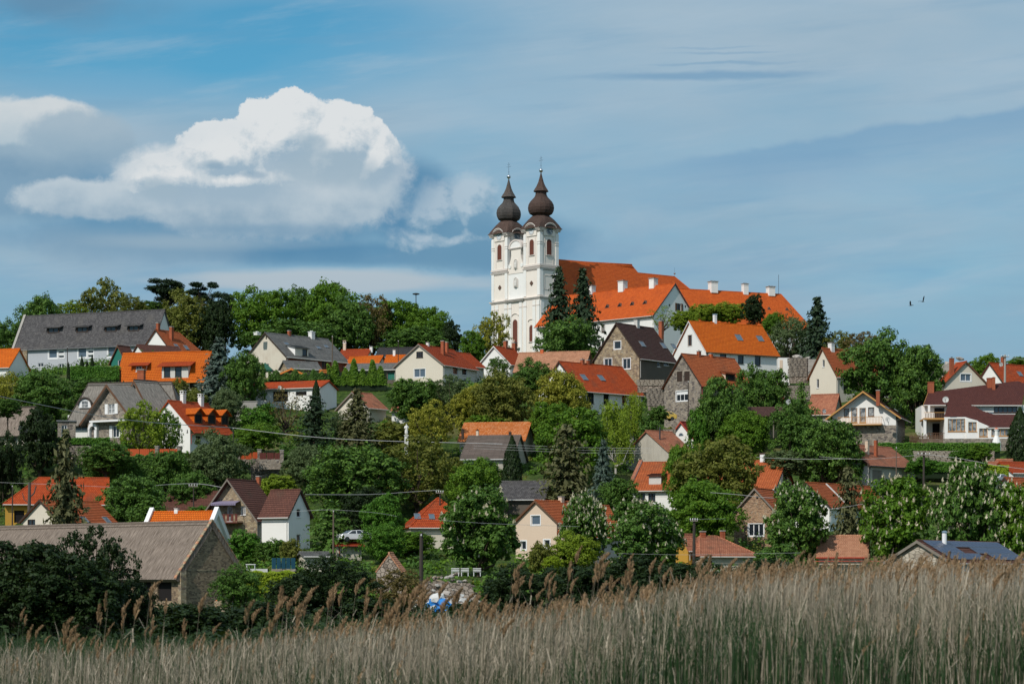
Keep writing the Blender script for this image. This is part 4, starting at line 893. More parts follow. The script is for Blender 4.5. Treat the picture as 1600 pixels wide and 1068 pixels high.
for i in range(12): mb.box(h.eg*(r[0] + (r[2]-r[0])*i/12) + Z3*(r[3]-0.62) - h.el*1.3, h.eg*((r[2]-r[0])/12*0.9), h.el*0.02, Z3*0.24, 'awning_violet')
mb.build('awning', h.root); h.chimney(404, 743, 7, 'brick_red')
h2 = House('wing', 'x', 'x', 484, 451, 409, 765, 801, 854, 312, 58, 'R', wall='plaster_white', roof='tile_redbrown', verge='dark_wood', gw=[(463.5,794.5,470,807.5,dict(W1, sill='white_paint')), (463.5,834,470,847,dict(W1, sill='white_paint'))]); attach(h, h2)
h = House('village_house', 'orange roof between two white parapet gables behind the thatched barn', 'house', 353, 322, 222, 799, 838, 862, 300, 70, 'R', roof='tile_orange', wall='plaster_white'); h.parapet('near', 'plaster_white', 0.5, 0.45, 'white_paint'); h.parapet('far', 'plaster_white', 0.5, 0.45, 'white_paint'); h.chimney(276, 793, 7, 'plaster_white')
h = House('village_house', 'cream gable with orange ribbed roof behind the tall spruce at lower left', 'house', 25, 103, 190, 781, 822, 852, 300, 30, 'L', wall='plaster_cream', roof='tile_ribbed', verge='dark_wood', gw=[(43,811,55,822,dict(W2, frame='dark'))]); h.skylight(128, 806, 137, 818); h.skylight(162, 806, 171, 818)
h = House('village_house', 'yellow house with large hipped orange-red roof at the left edge', 'house', 0, 8, 168, 746, 783, 818, 335, 80, 'L', wall='plaster_yellow', roof='tile_red', W=9.5, hipn=4.5, ov=0.6, lw=[(22,797,38,816,'hole_dark','hole'), (60,797,68,810,D1)])
h = House('garden_house', 'low house with mossy reddish brown roof left of the stone and white house', 'house', 345, 328, 250, 768, 794, 808, 333, 70, 'R', wall='stone_grey', roof='tile_redbrown', W=7); h.chimney(303, 757, 16, 'stone_tan')
h = House('thatched_cottage', 'thatched cottage half cut by the left edge, left of the dark conifer', 'house', 55, 38, -45, 636, 674, 690, 386, 75, 'R', wall='plaster_cream', roof='thatch_barn', W=8, thick=0.35, course=9, step=0, ov=0.7, ridge='thatch_dark', gut=None, lw=[(12,678,26,688,D2)])
# --- the thatched barn
h = House('thatched_barn', 'huge old barn with grey thatch and bare stone gable in the lower left', 'barn', 378, 283, 0, 815, 890, 950, 250, 45, 'R', wall='stone_barn', roof='thatch_barn', L=46, thick=0.45, course=9, step=0, ov=0.8, gov=0.15, ridge='thatch_barn', gut=None, skirt=3,
          lw=[(246,903,268,938,'hole_dark','hole'), (215,905,236,938,'hole_dark','hole'), (168,906,194,940,'hole_dark','hole')])
mb = MB(); n = 26
for g0, g1 in ((-0.75, h.W/2), (h.W+0.75, h.W/2)):
    z0_, z1_ = h.H-0.75*h.sl+0.10, h.H+h.RZ+0.14
    for i in range(n):
        a, b = i/n, (i+0.92)/n; A = h.eg*(g0+(g1-g0)*a) + Z3*(z0_+(z1_-z0_)*a); B = h.eg*(g0+(g1-g0)*b) + Z3*(z0_+(z1_-z0_)*b)
        k = MB(); k.prism([A-h.el*0.18, B-h.el*0.18, B-h.el*0.18+Z3*(0.14+0.03*(i % 2)), A-h.el*0.18+Z3*(0.14+0.03*(i % 2))], h.el*0.42, 'stone_tan' if i % 3 else 'tile_tan'); k.build('tile', h.root)
mb.cbox(Vector((0, 0, 0)) - h.el*0.05 + h.eg*0.1 + Z3*(h.H/2-0.4), 0.35, 0.25, h.H/2+0.3, 'stone_tan', h.eg, h.el); mb.build('buttress', h.root)
mb = MB(); mb.box(-h.el*0.03 + Z3*(h.H-0.05), h.eg*h.W, h.el*0.02, Z3*0.12, 'stone_tan'); mb.build('string_course', h.root)
h = House('village_house', 'hipped roof of old pinkish tiles with two brick chimneys just above the reeds', 'house', 1085, 1095, 1184, 838, 866, 890, 290, 72, 'L', wall='plaster_old', roof='tile_old', W=8, hipf=3.6, hipn=1.5); h.chimney(1098, 829, 8.5, 'brick_red'); h.chimney(1129, 828, 7.5, 'brick_red')
House('garden_shed', 'small tiled shed with yellowish wall left of the two-chimney hipped roof', 'shed', 1056, 1075, 1092, 835, 853, 875, 292, 50, 'L', wall='plaster_yellow', roof='tile_old')
h = House('garden_house', 'low roof of red-tan tiles above the reeds under the chestnut trees', 'house', 1362, 1353, 1279, 837, 867, 890, 285, 80, 'R', wall='plaster_old', roof='tile_tan', W=8, gut='red_gutter')
mb = MB(); mb.box(h.el*-2 - h.eg*1.6 + Z3*(h.H-0.75), h.el*(h.L+5), h.eg*1.2, Z3*0.10, 'red_gutter'); mb.build('awning', h.root)
# --- solar roof building
h = House('solar_roof_building', 'building with tan rendered gable and blue solar panels on its roof', 'house', 1384, 1486, 1650, 845, 877, 938, 235, 35, 'L', wall='plaster_weathered', roof='tile_redbrown', lwall='plaster_blue', gwall='stone_pale', verge='grey_wood', ov=0.3, L=19)
mb = MB(); p = h.eg*(h.W/2-0.6) + h.el*along(1467, h.C + h.eg*(h.W/2), h.el); mb.tube(p + Z3*(h.H+h.RZ-0.6), p + Z3*(h.H+h.RZ+0.9), 0.24, 'white_paint', n=12); mb.lathe(p + Z3*(h.H+h.RZ+0.9), [(0.30, 0), (0.30, 0.08), (0.12, 0.2)], 12, 'silver'); mb.build('chimney', h.root)
s_ = (h.eg + Z3*h.sl).normalized(); n_ = h.slope_n(); sol = None; SL = h.W/2/s_.dot(h.eg)
for j in range(3):
    for i in range(17):
        if (j == 1 and i in (5, 6, 7)) or (j == 0 and i in (8, 9)): continue
        o_ = h.sp(0, 0) + h.el*(0.7+i*1.06) + s_*(0.25 + j*(SL-0.3)/3) + n_*0.06
        k = MB(); k.box(Vector((0, 0, 0)), h.el*1.0, s_*((SL-0.3)/3-0.08), n_*0.04, 'silver'); k.box(h.el*0.03+s_*0.03+n_*0.036, h.el*0.94, s_*((SL-0.3)/3-0.14), n_*0.008, 'solar_cell')
        if sol is None: sol = k.build('solar_panel', h.root)
        else:
            q = sol.copy(); COL.objects.link(q); q.parent = h.root; 
            q.location = o_; continue
        sol.location = o_
# --- ruin and small sheds by the reeds
h = House('ruined_gable', 'ruined stone gable edged with broken orange tiles behind the reeds', 'ruin', 588, 628, 632, 864, 891, 935, 262, 25, 'L', wall='stone_rubble', roof='tile_tan', ov=0.12, gov=0.05, verge=None, gut=None, L=0.9, course=0.3)
House('garden_shed', 'small shed with red pipe-edged roof beside the parked white car', 'shed', 520, 527, 565, 847, 851, 868, 300, 72, 'L', wall='plaster_old', roof='tile_red', W=4, gut='red_gutter')
House('garden_shed', 'low whitish lean-to with grey roof below the wooden pole', 'shed', 470, 477, 516, 863, 868, 884, 288, 72, 'L', wall='plaster_old', roof='sheet_grey', W=4)
# --- mottled long roof in the middle of the slope
h = House('old_farm_building', 'old building with bright mottled orange tiles above a second weathered brown roof', 'barn', 830, 819, 718, 660, 686, 702, 380, 78, 'R', wall='plaster_weathered', roof='tile_mottled', W=8.5, gut=None)
h2 = House('wing', 'x', 'x', 812, 800, 722, 679, 714, 727, 368, 78, 'R', wall='plaster_weathered', roof='wood_roof', W=11, course=0.28, gut='white_worn', ridge='none')
for x in (723, 746, 797): h2.chimney(x, 670 + (x-723)*0.06, 4.5, 'dark_wood' if x != 746 else 'plaster_beige', cap='dark_wood')
attach(h, h2)
House('village_house', 'dark grey shingled roof among trees in the middle of the slope', 'house', 858, 850, 772, 752, 777, 793, 345, 80, 'R', wall='dark_side', roof='slate_grey', W=7, gut='white_worn')

# ================================================================== the abbey
FC = P(843.5, 547, 574)         # near corner of the west front (foot of the right tower)
uf = Vector((-0.65, 0.76, 0)).normalized(); ab = Vector((0.76, 0.65, 0)).normalized(); nf = -ab; ns = -uf
for q in range(0, 21, 5):
    for r in range(0, 80, 10): p = FC + uf*q + ab*r; PADS.append((p.x, p.y, FC.z))
church = thing('abbey_church', 'twin-towered white baroque church with brown onion domes and orange nave roof', 'church', FC)
A = 6.0; WF = 17.9; TH = 29.0; Z1, Z2 = 12.6, 19.6        # tower side, front width, tower height, cornices
def Q(u, b, z=0.0): return uf*u + ab*b + Z3*z
def moulding(mb, u0, u1, b0, b1, z, m='trim_abbey', prof=((0.10, 0.0, 0.22), (0.28, 0.22, 0.22), (0.42, 0.44, 0.16))):
    for d, dz, hh in prof: mb.box(Q(u0-d, b0-d, z+dz), uf*(u1-u0+2*d), ab*(b1-b0+2*d), Z3*hh, m)
def arch(mb, o, u, n, w, z0, z1, m, off=0.0, d=0.05, seg=10):
    """arched panel standing off the wall"""
    r = w/2; pts = [o + u*(-r) + Z3*z0, o + u*r + Z3*z0] + [o + u*(r*math.cos(t)) + Z3*(z1-r+r*math.sin(t)) for t in (math.pi*i/seg for i in range(seg+1))]
    mb.prism([p + n*off for p in pts], n*d, m)
def arch_ring(mb, o, u, n, w, z0, z1, t, m, d=0.08, off=0.0, seg=12):
    r = w/2; P1 = [(-r, z0)] + [(-r*math.cos(a), z1-r+r*math.sin(a)) for a in (math.pi*i/seg for i in range(seg+1))] + [(r, z0)]
    P2 = [(-r-t, z0)] + [(-(r+t)*math.cos(a), z1-r+(r+t)*math.sin(a)) for a in (math.pi*i/seg for i in range(seg+1))] + [(r+t, z0)]
    for i in range(len(P1)-1):
        mb.prism([o + u*x + Z3*z + n*off for x, z in (P1[i], P1[i+1], P2[i+1], P2[i])], n*d, m)
def louvred(par, o, u, n, w, z0, z1, name='window'):
    mb = MB(); arch_ring(mb, o, u, n, w, z0, z1, 0.16, 'trim_abbey', 0.10); mb.box(o - u*(w/2+0.25) + Z3*(z0-0.18), u*(w+0.5), n*0.22, Z3*0.17, 'trim_abbey'); f = mb.build(name, par)
    b = MB(); arch(b, o, u, n, w-0.02, z0, z1, 'hole_dark', 0.004, 0.02); k = int((z1-z0)/0.24)
    for i in range(k):
        z = z0+0.1+i*(z1-z0-0.15)/k; r = w/2; dz = z-(z1-r); hw = r-0.06 if dz < 0 else math.sqrt(max(0.01, r*r-dz*dz))-0.06
        if hw > 0.08: b.prism([o - u*hw + Z3*z + n*0.03, o - u*hw + Z3*(z+0.16) + n*0.03, o - u*hw + Z3*(z+0.03) + n*0.12], u*2*hw, 'louvre_red')
    b.build('louvre', f)
def clock(par, c, u, n, r, hh, mm, dark=False):
    mb = MB(); ring = [c + u*r*math.cos(t) + Z3*r*math.sin(t) for t in (2*math.pi*i/28 for i in range(28))]
    mb.prism(ring, n*0.10, 'clock_face' if not dark else 'clock_dark')
    for i in range(28):
        t0, t1 = 2*math.pi*i/28, 2*math.pi*(i+1)/28; mb.prism([c + n*0.10 + u*k*math.cos(t) + Z3*k*math.sin(t) for k, t in ((r, t0), (r, t1), (r*1.1, t1), (r*1.1, t0))], n*0.05, 'trim_abbey')
    f = mb.build('clock_face', par); hm = 'white_paint' if dark else 'dark_metal'
    mb = MB()
    for i in range(12):
        t = 2*math.pi*i/12; d = u*math.sin(t) + Z3*math.cos(t); e = d.cross(n); mb.box(c + d*r*0.70 - e*0.05 + n*0.11, d*r*0.24, e*0.10, n*0.02, hm)
    mb.build('hour_mark', f)
    for ang, ln, w in (((hh % 12 + mm/60)*30, 0.55, 0.11), (mm*6, 0.85, 0.08)):
        t = R(ang); d = u*math.sin(t) + Z3*math.cos(t); e = d.cross(n); k = MB(); k.box(c - d*r*0.12 - e*w/2 + n*0.135, d*r*(ln+0.12), e*w, n*0.02, hm); k.build('clock_hand', f)
def dome(par, c, zb, dark, zs=1.0):
    """bell-shaped skirt on the square tower, octagonal onion, needle, ball and cross; c centre, zb cornice height"""
    mb = MB(); m = 'shingle_dome' if dark else 'tile_brass'; N = 32
    sk = [(1.10, 0.0, 1.0), (1.04, 0.3, 0.95), (1.00, 0.95, 0.75), (0.94, 1.65, 0.5), (0.84, 2.35, 0.3), (0.71, 2.9, 0.12), (0.57, 3.3, 0.0), (0.47, 3.42, 0.0)]
    rings = []
    a0 = math.atan2(ab.y, ab.x)
    for r, z, sq in sk:
        ring = []
        for i in range(N):
            t = 2*math.pi*i/N; cs, sn = math.cos(t), math.sin(t); q = 1/max(abs(cs), abs(sn)); oc = 1/max(abs(math.cos(((t+math.pi/8) % (math.pi/4)) - math.pi/8)), 0.1)*0.98
            rad = r*3.35*(sq*q + (1-sq)*oc)
            t2 = t + a0; ring.append(c + Vector((rad*math.cos(t2), rad*math.sin(t2), zb+z)))
        rings.append(ring)
    vs = [p for r_ in rings for p in r_]; fs = [(k*N+i, k*N+(i+1) % N, (k+1)*N+(i+1) % N, (k+1)*N+i) for k in range(len(rings)-1) for i in range(N)]
    mb.mesh(vs, fs, 'tile_brass'); mb.build('skirt_roof', par)
    mb = MB(); pr = [(1.75, 3.25), (2.1, 3.4), (2.75, 3.8), (3.05, 4.45), (3.15, 5.2), (3.02, 5.95), (2.65, 6.65), (2.1, 7.25), (1.62, 7.75), (1.36, 8.3), (1.30, 9.0)]
    mb.lathe(c + Z3*zb, pr, 16 if not dark else 8, m, a0+math.pi/8); mb.build('onion_dome', par)
    mb = MB(); mb.lathe(c + Z3*zb, [(1.38, 8.95), (1.92, 9.12), (1.84, 9.28), (1.18, 10.3), (0.72, 11.3), (0.38, 12.5), (0.18, 13.3), (0.10, 13.6)], 8, m, a0+math.pi/8); mb.build('needle', par)
    mb = MB(); mb.tube(c + Z3*(zb+13.5), c + Z3*(zb+13.9), 0.13, 'silver'); cc = c + Z3*(zb+14.15)
    mb.lathe(cc, [(0.05, -0.5), (0.32, -0.38), (0.48, -0.15), (0.5, 0.05), (0.42, 0.28), (0.2, 0.46), (0.03, 0.52)], 14, 'silver'); mb.build('ball', par, True)
    mb = MB(); z = zb+14.6; mb.box(c + Z3*z - uf*0.07 - ab*0.05, uf*0.14, ab*0.10, Z3*3.0, 'silver')
    for zz, hw in ((1.9, 0.75), (2.45, 0.42), (0.6, 0.25)): mb.box(c + Z3*(z+zz) - uf*hw - ab*0.045, uf*2*hw, ab*0.09, Z3*0.13, 'silver')
    mb.build('cross', par)
def tower(u0, dark):
    """tower shaft from the second cornice up: pilasters, arched louvred windows, clocks under curved cornices"""
    mb = MB(); mb.box(Q(u0+0.12, 0.12, Z2-0.5), uf*(A-0.24), ab*(A-0.24), Z3*(TH-Z2+0.5), 'plaster_abbey')
    zt = TH-1.0
    for du, db in ((0, 0), (A, 0), (0, A), (A, A)):
        mb.box(Q(u0+du-(0.9 if du else 0), db-(0.9 if db else 0), Z2+0.7), uf*0.9, ab*0.9, Z3*(zt-Z2-0.7), 'plaster_white')
        mb.box(Q(u0+du-(1.1 if du else 0.06), db-(1.1 if db else 0.06), zt-2.2), uf*1.16, ab*1.16, Z3*0.20, 'trim_abbey')
        mb.box(Q(u0+du-(1.1 if du else 0.06), db-(1.1 if db else 0.06), zt-2.7), uf*1.16, ab*1.16, Z3*0.12, 'trim_abbey')
    mb.box(Q(u0-0.10, -0.10, Z2+0.55), uf*(A+0.2), ab*(A+0.2), Z3*0.45, 'trim_abbey')
    mb.build('tower_shaft', church)
    mb = MB()
    for (o, u, n) in ((Q(u0+A/2, 0), uf, nf), (Q(u0, A/2), ab, ns), (Q(u0+A, A/2), ab, uf), (Q(u0+A/2, A), uf, ab)):
        # cornice: straight shoulders and an arched hood over the clock
        pts = [(-A/2-0.35, 0.0)] + [(-1.85, 0.0)] + [(-1.85*math.cos(t), 1.35*math.sin(t)) for t in (math.pi*i/12 for i in range(1, 12))] + [(1.85, 0.0), (A/2+0.35, 0.0)]
        for (x0, y0), (x1, y1) in zip(pts[:-1], pts[1:]):
            for k, (d, t0, t1) in enumerate(((0.22, -0.5, -0.22), (0.42, -0.22, 0.02), (0.58, 0.02, 0.2))):
                mb.prism([o + u*x0 + Z3*(TH+y0+t0), o + u*x1 + Z3*(TH+y1+t0), o + u*x1 + Z3*(TH+y1+t1), o + u*x0 + Z3*(TH+y0+t1)], n*(d+0.002*k), 'trim_abbey')
        tym = [o + u*x + Z3*(TH+y-0.4) + n*0.02 for x, y in pts[1:-1]]; mb.prism(tym + [o + u*1.85 + Z3*(TH-1.6) + n*0.02, o - u*1.85 + Z3*(TH-1.6) + n*0.02], n*0.06, 'plaster_abbey')
        arc2 = [(x, y) for x, y in pts[1:-1]]
        for (x0, y0), (x1, y1) in zip(arc2[:-1], arc2[1:]):      # little brown roof behind each hood
            mb.face([o + u*x0 + Z3*(TH+y0+0.2) + n*0.55, o + u*x1 + Z3*(TH+y1+0.2) + n*0.55, o + u*x1*0.8 + Z3*(TH+y1*0.8+0.75) - n*1.2, o + u*x0*0.8 + Z3*(TH+y0*0.8+0.75) - n*1.2], 'tile_brass')
    mb.build('tower_cornice', church)
    for (o, u, n, fr) in ((Q(u0+A/2, 0.12), uf, nf, True), (Q(u0, A/2)+uf*0.12, ab, ns, False)):
        if fr: u = -u
        louvred(church, o, u, n, 1.55, Z2+3.3, Z2+7.0)
        for d in (-1.35, 1.35):
            k = MB(); k.box(o + u*(d-0.12) + Z3*(Z2+1.2), u*0.24, n*0.05, Z3*(zt-Z2-1.9), 'trim_abbey'); k.build('pilaster_strip', church)
        clock(church, o + Z3*(TH-0.35) + n*0.12, u, n, 0.95 if fr else 1.0, 3 if not fr else 10, 22 if not fr else 8, dark=(not fr))
    dome(church, Q(u0+A/2, A/2), TH+0.2, dark)
# lower body
mb = MB(); mb.box(Q(0, 0, -4), uf*WF, ab*(A+0.6), Z3*(Z1+4), 'plaster_abbey')
mb.box(Q(0.12, 0.12, Z1), uf*(A-0.1), ab*(A-0.1), Z3*(Z2-Z1), 'plaster_abbey'); mb.box(Q(WF-A-0.02, 0.12, Z1), uf*(A-0.1), ab*(A-0.1), Z3*(Z2-Z1), 'plaster_abbey')
mb.box(Q(A, 0.3, Z1), uf*(WF-2*A), ab*(A-0.5), Z3*(Z2-Z1), 'plaster_white')
mb.build('wall', church)
mb = MB()
for u in (0, 1.5, A-1.2, A+0.4, WF-A-1.6, WF-A, WF-2.7, WF-1.2): mb.box(Q(u, -0.16, -3), uf*1.0, ab*0.15, Z3*(Z1+2.4), 'plaster_white'); mb.box(Q(u-0.06, -0.22, Z1-1.9), uf*1.12, ab*0.21, Z3*0.25, 'trim_abbey')
for b in (0.2, A-1.1): mb.box(Q(-0.16, b, -3), ab*1.0, uf*0.15, Z3*(Z1+2.4), 'plaster_white')
for u in (0.0, A-1.0, WF-A, WF-1.0): mb.box(Q(u+0.02, -0.02, Z1+0.6), uf*0.95, ab*0.13, Z3*(Z2-Z1-0.6), 'plaster_white')
for b in (0.15, A-1.05): mb.box(Q(-0.02, b, Z1+0.6), ab*0.9, uf*0.13, Z3*(Z2-Z1-0.6), 'plaster_white')
mb.box(Q(0.05, 1.5, Z1+2.0), ab*0.10, uf*0.05, Z3*3.4, 'trim_abbey'); mb.box(Q(0.05, 4.4, Z1+2.0), ab*0.10, uf*0.05, Z3*3.4, 'trim_abbey'); mb.box(Q(0.05, 1.5, Z1+5.3), ab*3.0, uf*0.05, Z3*0.1, 'trim_abbey'); mb.box(Q(0.05, 1.5, Z1+2.0), ab*3.0, uf*0.05, Z3*0.1, 'trim_abbey')
mb.build('pilaster', church)
mb = MB(); moulding(mb, 0, WF, 0, A+0.6, Z1-0.35); moulding(mb, A-0.2, WF-A+0.2, -0.35, 1, Z1-0.34); mb.build('main_cornice', church)
mb = MB(); moulding(mb, 0.1, A, 0.1, A, Z2-0.25, prof=((0.10, 0, 0.2), (0.22, 0.2, 0.2), (0.30, 0.4, 0.12))); moulding(mb, WF-A, WF-0.1, 0.1, A, Z2-0.25, prof=((0.10, 0, 0.2), (0.22, 0.2, 0.2), (0.30, 0.4, 0.12))); mb.build('upper_cornice', church)
louvred(church, Q(WF/2, 0)-ab*0.0, uf, nf, 1.7, 1.5, 8.0); louvred(church, Q(A/2, 0), uf, nf, 1.4, 2.3, 6.2); louvred(church, Q(WF-A/2, 0), uf, nf, 1.4, 2.3, 6.2)
mb = MB()
for u in (A/2, WF-A/2, WF/2):
    c = Q(u, -0.02, 8.9 if u == WF/2 else 7.1)
    for i in range(8):
        t0, t1 = math.pi*i/8, math.pi*(i+1)/8; mb.prism([c + uf*r*math.cos(t) + Z3*r*0.45*math.sin(t) for r, t in ((1.1, t0), (1.1, t1), (1.3, t1), (1.3, t0))], nf*0.16, 'trim_abbey')
mb.build('window_hood', church)
for u in (A/2+0.1, WF-A/2-0.1):     # quatrefoil openings
    c = Q(u, 0.08, Z1+3.6); mb = MB()
    for a_, b_ in ((0.28, 0), (-0.28, 0), (0, 0.28), (0, -0.28)): mb.prism([c + uf*(a_+0.30*math.cos(t)) + Z3*(b_+0.30*math.sin(t)) + nf*(0.02+abs(a_)*0.02) for t in (math.pi*i/5 for i in range(10))], nf*0.06, 'copper_dark')
    mb.build('quatrefoil', church)
# scrolled gable between the towers
gz = Z2+0.3; gc = Q(WF/2, 0.2); hw = (WF-2*A)/2
out = [(-hw, Z2-0.5), (hw, Z2-0.5), (hw, gz+0.3), (hw-0.35, gz+1.2), (hw-0.9, gz+2.4), (hw-1.2, gz+3.6), (hw-1.15, gz+4.9), (hw-0.8, gz+5.3)]
out = out + [(-x, z) for x, z in out[:1:-1]]
mb = MB(); mb.prism([gc + uf*x + Z3*z for x, z in out], ab*0.9, 'plaster_abbey'); mb.build('gable', church)
mb = MB(); moulding(mb, WF/2-hw+0.7, WF/2+hw-0.7, 0.15, 1.2, gz+5.0, prof=((0.1, 0, 0.2), (0.25, 0.2, 0.2)))
n_ = 14
for i in range(n_):
    t0, t1 = math.pi*i/n_, math.pi*(i+1)/n_; r1, r2 = 2.0, 2.45
    mb.prism([gc + uf*r*math.cos(t) + Z3*(gz+5.4+r*0.8*math.sin(t)) - ab*0.15 for r, t in ((0, t0), (r1, t0), (r1, t1))], ab*0.8, 'plaster_white')
    mb.prism([gc + uf*r*math.cos(t) + Z3*(gz+5.4+r*0.8*math.sin(t)) - ab*0.3 for r, t in ((r1, t0), (r1, t1), (r2, t1), (r2, t0))], ab*1.5, 'trim_abbey')
for sg in (-1, 1): mb.tube(gc + uf*sg*(hw-0.75) + Z3*(gz+1.0) - ab*0.15, gc + uf*sg*(hw-0.75) + Z3*(gz+1.0) + ab*0.7, 0.5, 'plaster_white', n=12)
mb.build('pediment', church)
for z in (gz+0.2, gz-4.2):
    mb = MB(); arch_ring(mb, gc, uf, nf, 1.2, z, z+2.3, 0.15, 'trim_abbey', 0.12); arch(mb, gc, uf, nf, 1.2, z, z+2.3, 'plaster_grey', 0.01, 0.02); mb.build('niche', church)
    mb = MB(); c = gc + nf*0.15 + Z3*(z+0.1); mb.lathe(c, [(0.30, 0), (0.32, 0.5), (0.26, 1.0), (0.30, 1.35), (0.12, 1.55), (0.17, 1.7), (0.16, 1.85), (0.05, 1.98)], 10, 'statue_stone'); mb.build('figure', church, True)
# portal and statue group over it
mb = MB(); c = Q(WF/2, 0); arch(mb, c, uf, nf, 2.2, -3, 0.6, 'brown_wood', 0.02, 0.05); arch_ring(mb, c, uf, nf, 2.2, -3, 0.6, 0.4, 'trim_abbey', 0.3); mb.box(c - uf*2.0 + Z3*1.0 + nf*0.0, uf*4.0, nf*0.8, Z3*0.25, 'trim_abbey'); mb.build('portal', church)
mb = MB()
for dx, hh in ((0, 1.9), (-0.8, 1.1), (0.8, 1.1)): mb.lathe(c + uf*dx + nf*0.4 + Z3*1.25, [(0.35, 0), (0.33, 0.4*hh), (0.22, 0.62*hh), (0.26, 0.75*hh), (0.10, 0.83*hh), (0.15, 0.92*hh), (0.05, hh)], 10, 'plaster_beige')
mb.build('statue_group', church, True)
tower(0.0, False); tower(WF-A-0.0, True)
# nave: roof ridge row 405 near the tower to 412, hipped far end
mb = MB(); NL = 36.5; nw0, nw1 = 1.2, WF-1.2; nh = 13.6; rz = EYE + (HOR-404)*(FC.y+8)/F - FC.z; sl_ = (rz-nh)/((nw1-nw0)/2)
mb.box(Q(nw0, A+0.4, -4), uf*(nw1-nw0), ab*NL, Z3*(nh+4), 'plaster_white'); mb.build('nave_wall', church)
def npnt(u, b, z): return Q(u, b, z)
mb = MB(); e = 0.6
slope(mb, [npnt(nw0-e, A+0.2, nh-e*sl_), npnt(nw0-e, A+NL+e, nh-e*sl_), npnt(WF/2, A+NL-4, rz+1.5), npnt(WF/2, A-1.0, rz)], 'tile_abbey', 0.45, 0.04, 0.2)
slope(mb, [npnt(nw1+e, A+0.2, nh-e*sl_), npnt(nw1+e, A+NL+e, nh-e*sl_), npnt(WF/2, A+NL-4, rz+1.5), npnt(WF/2, A-1.0, rz)], 'tile_abbey', 0.45, 0.04, 0.2)
slope(mb, [npnt(nw0-e, A+NL+e, nh-e*sl_), npnt(nw1+e, A+NL+e, nh-e*sl_), npnt(WF/2, A+NL-4, rz+1.5)], 'tile_abbey', 0.45, 0.04, 0.2)
mb.build('nave_roof', church)
mb = MB(); k = 90
for i in range(k):
    a, b = npnt(WF/2, A-1+(NL-3)*i/k, rz+0.10+1.5*i/k), npnt(WF/2, A-1+(NL-3)*(i+0.97)/k, rz+0.10+1.5*i/k); mb.tube(a, b, 0.22, 'tile_abbey', r2=0.17, n=6)
mb.build('ridge_cap', church)
for px, py in ((886, 432), (938, 436), (1022, 452)):
    p = hit(px, py, FC + npnt(nw0, A, nh), (Z3 - uf*sl_).normalized()) - FC; mb = MB(); mb.prism([p, p + ab*0.9, p + ab*0.45 + Z3*0.55], uf*0.8, 'copper_dark'); mb.build('roof_vent', church)

# conventual wings
def wing(label, **k): return House('abbey_wing', label, 'abbey', **k)
h = wing('white abbey wing with orange roof, four roof vents and frontal gable', gx=1086, cx=1022, lx=838, yr=443, ye=489, yb=548, D=520, a=45, side='R', wall='plaster_white', roof='tile_abbey', ov=0.6, gov=0.2, thick=0.2, course=0.42, gut='white_worn', verge='dark_metal', skirt=6,
         lw=[(x, 507+(942-x)*-0.045, x+5, 519+(942-x)*-0.045, dict(B2, glass='glass_curtain', sur='plaster_grey')) for x in (860, 880, 900, 920, 940, 960, 978, 996)] + [(x, 530, x+4, 538, D1) for x in (940, 960, 980)],
         gw=[(1058,474,1064,486,dict(B2, shut='brown_wood')), (1045,475,1047.5,478.5,'hole_dark','hole'), (1070,477,1072.5,480.5,'hole_dark','hole'), (1055,500,1063,508,D2)])
for x, y in ((948, 481), (967.5, 479), (987, 477), (1007, 475)):
    g, l = h.on_slope(x, y); p = h.sp(g, l); mb = MB(); mb.prism([p + h.el*0.7, p - h.el*0.7, p + Z3*0.85], h.eg*1.1, 'copper_dark'); mb.build('roof_vent', h.root)
    mb = MB(); mb.prism([p + h.el*0.5 - h.eg*0.02 + Z3*0.06, p - h.el*0.5 - h.eg*0.02 + Z3*0.06, p - h.eg*0.02 + Z3*0.68], h.eg*0.01, 'hole_dark'); mb.build('vent_opening', h.root)
for x, y, w in ((973, 438.5, 13), (1021, 434.5, 12), (924, 446, 12)): h.chimney(x, y, w, 'plaster_white', cap='concrete')
h = wing('long abbey wing with red-orange hipped roof and three white chimneys behind the trees', gx=1000, cx=1060, lx=1268, yr=450, ye=502, yb=545, D=596, a=66, side='L', wall='plaster_white', roof='tile_abbey', W=15, ov=0.6, thick=0.2, course=0.45, gut='white_worn', skirt=6, hipf=4.5)
for x, y, w in ((1114, 439.5, 14), (1164, 443, 10), (1204, 447.5, 13)): h.chimney(x, y, w, 'plaster_white', cap='concrete')
for x, y in ((1202, 484), (1230, 485)):
    g, l = h.on_slope(x, y); p = h.sp(g, l); mb = MB(); mb.prism([p + h.el*0.6, p - h.el*0.6, p + Z3*0.8], h.eg*1.0, 'copper_dark'); mb.build('roof_vent', h.root)
mb = MB(); p = h.eg*h.W/2 + h.el*(h.L-5.2); mb.tube(p + Z3*(h.H+h.RZ), p + Z3*(h.H+h.RZ+5), 0.05, 'dark_metal', n=5); mb.build('lightning_rod', h.root)
h = wing('lower orange roof between the nave and the long right-hand wing', gx=980, cx=1012, lx=1112, yr=425, ye=470, yb=545, D=606, a=52, side='L', wall='plaster_white', roof='tile_abbey', W=15, ov=0.5, thick=0.2, course=0.45, hipf=6.0, skirt=6)
mb = MB(); p = h.eg*h.W/2 + h.el*(h.L-6); z = h.H+h.RZ; mb.tube(p + Z3*z, p + Z3*(z+2.4), 0.05, 'silver', n=5); mb.lathe(p + Z3*(z+0.9), [(0.03, -0.3), (0.26, -0.12), (0.3, 0.0), (0.24, 0.16), (0.03, 0.3)], 10, 'silver'); mb.build('finial', h.root)

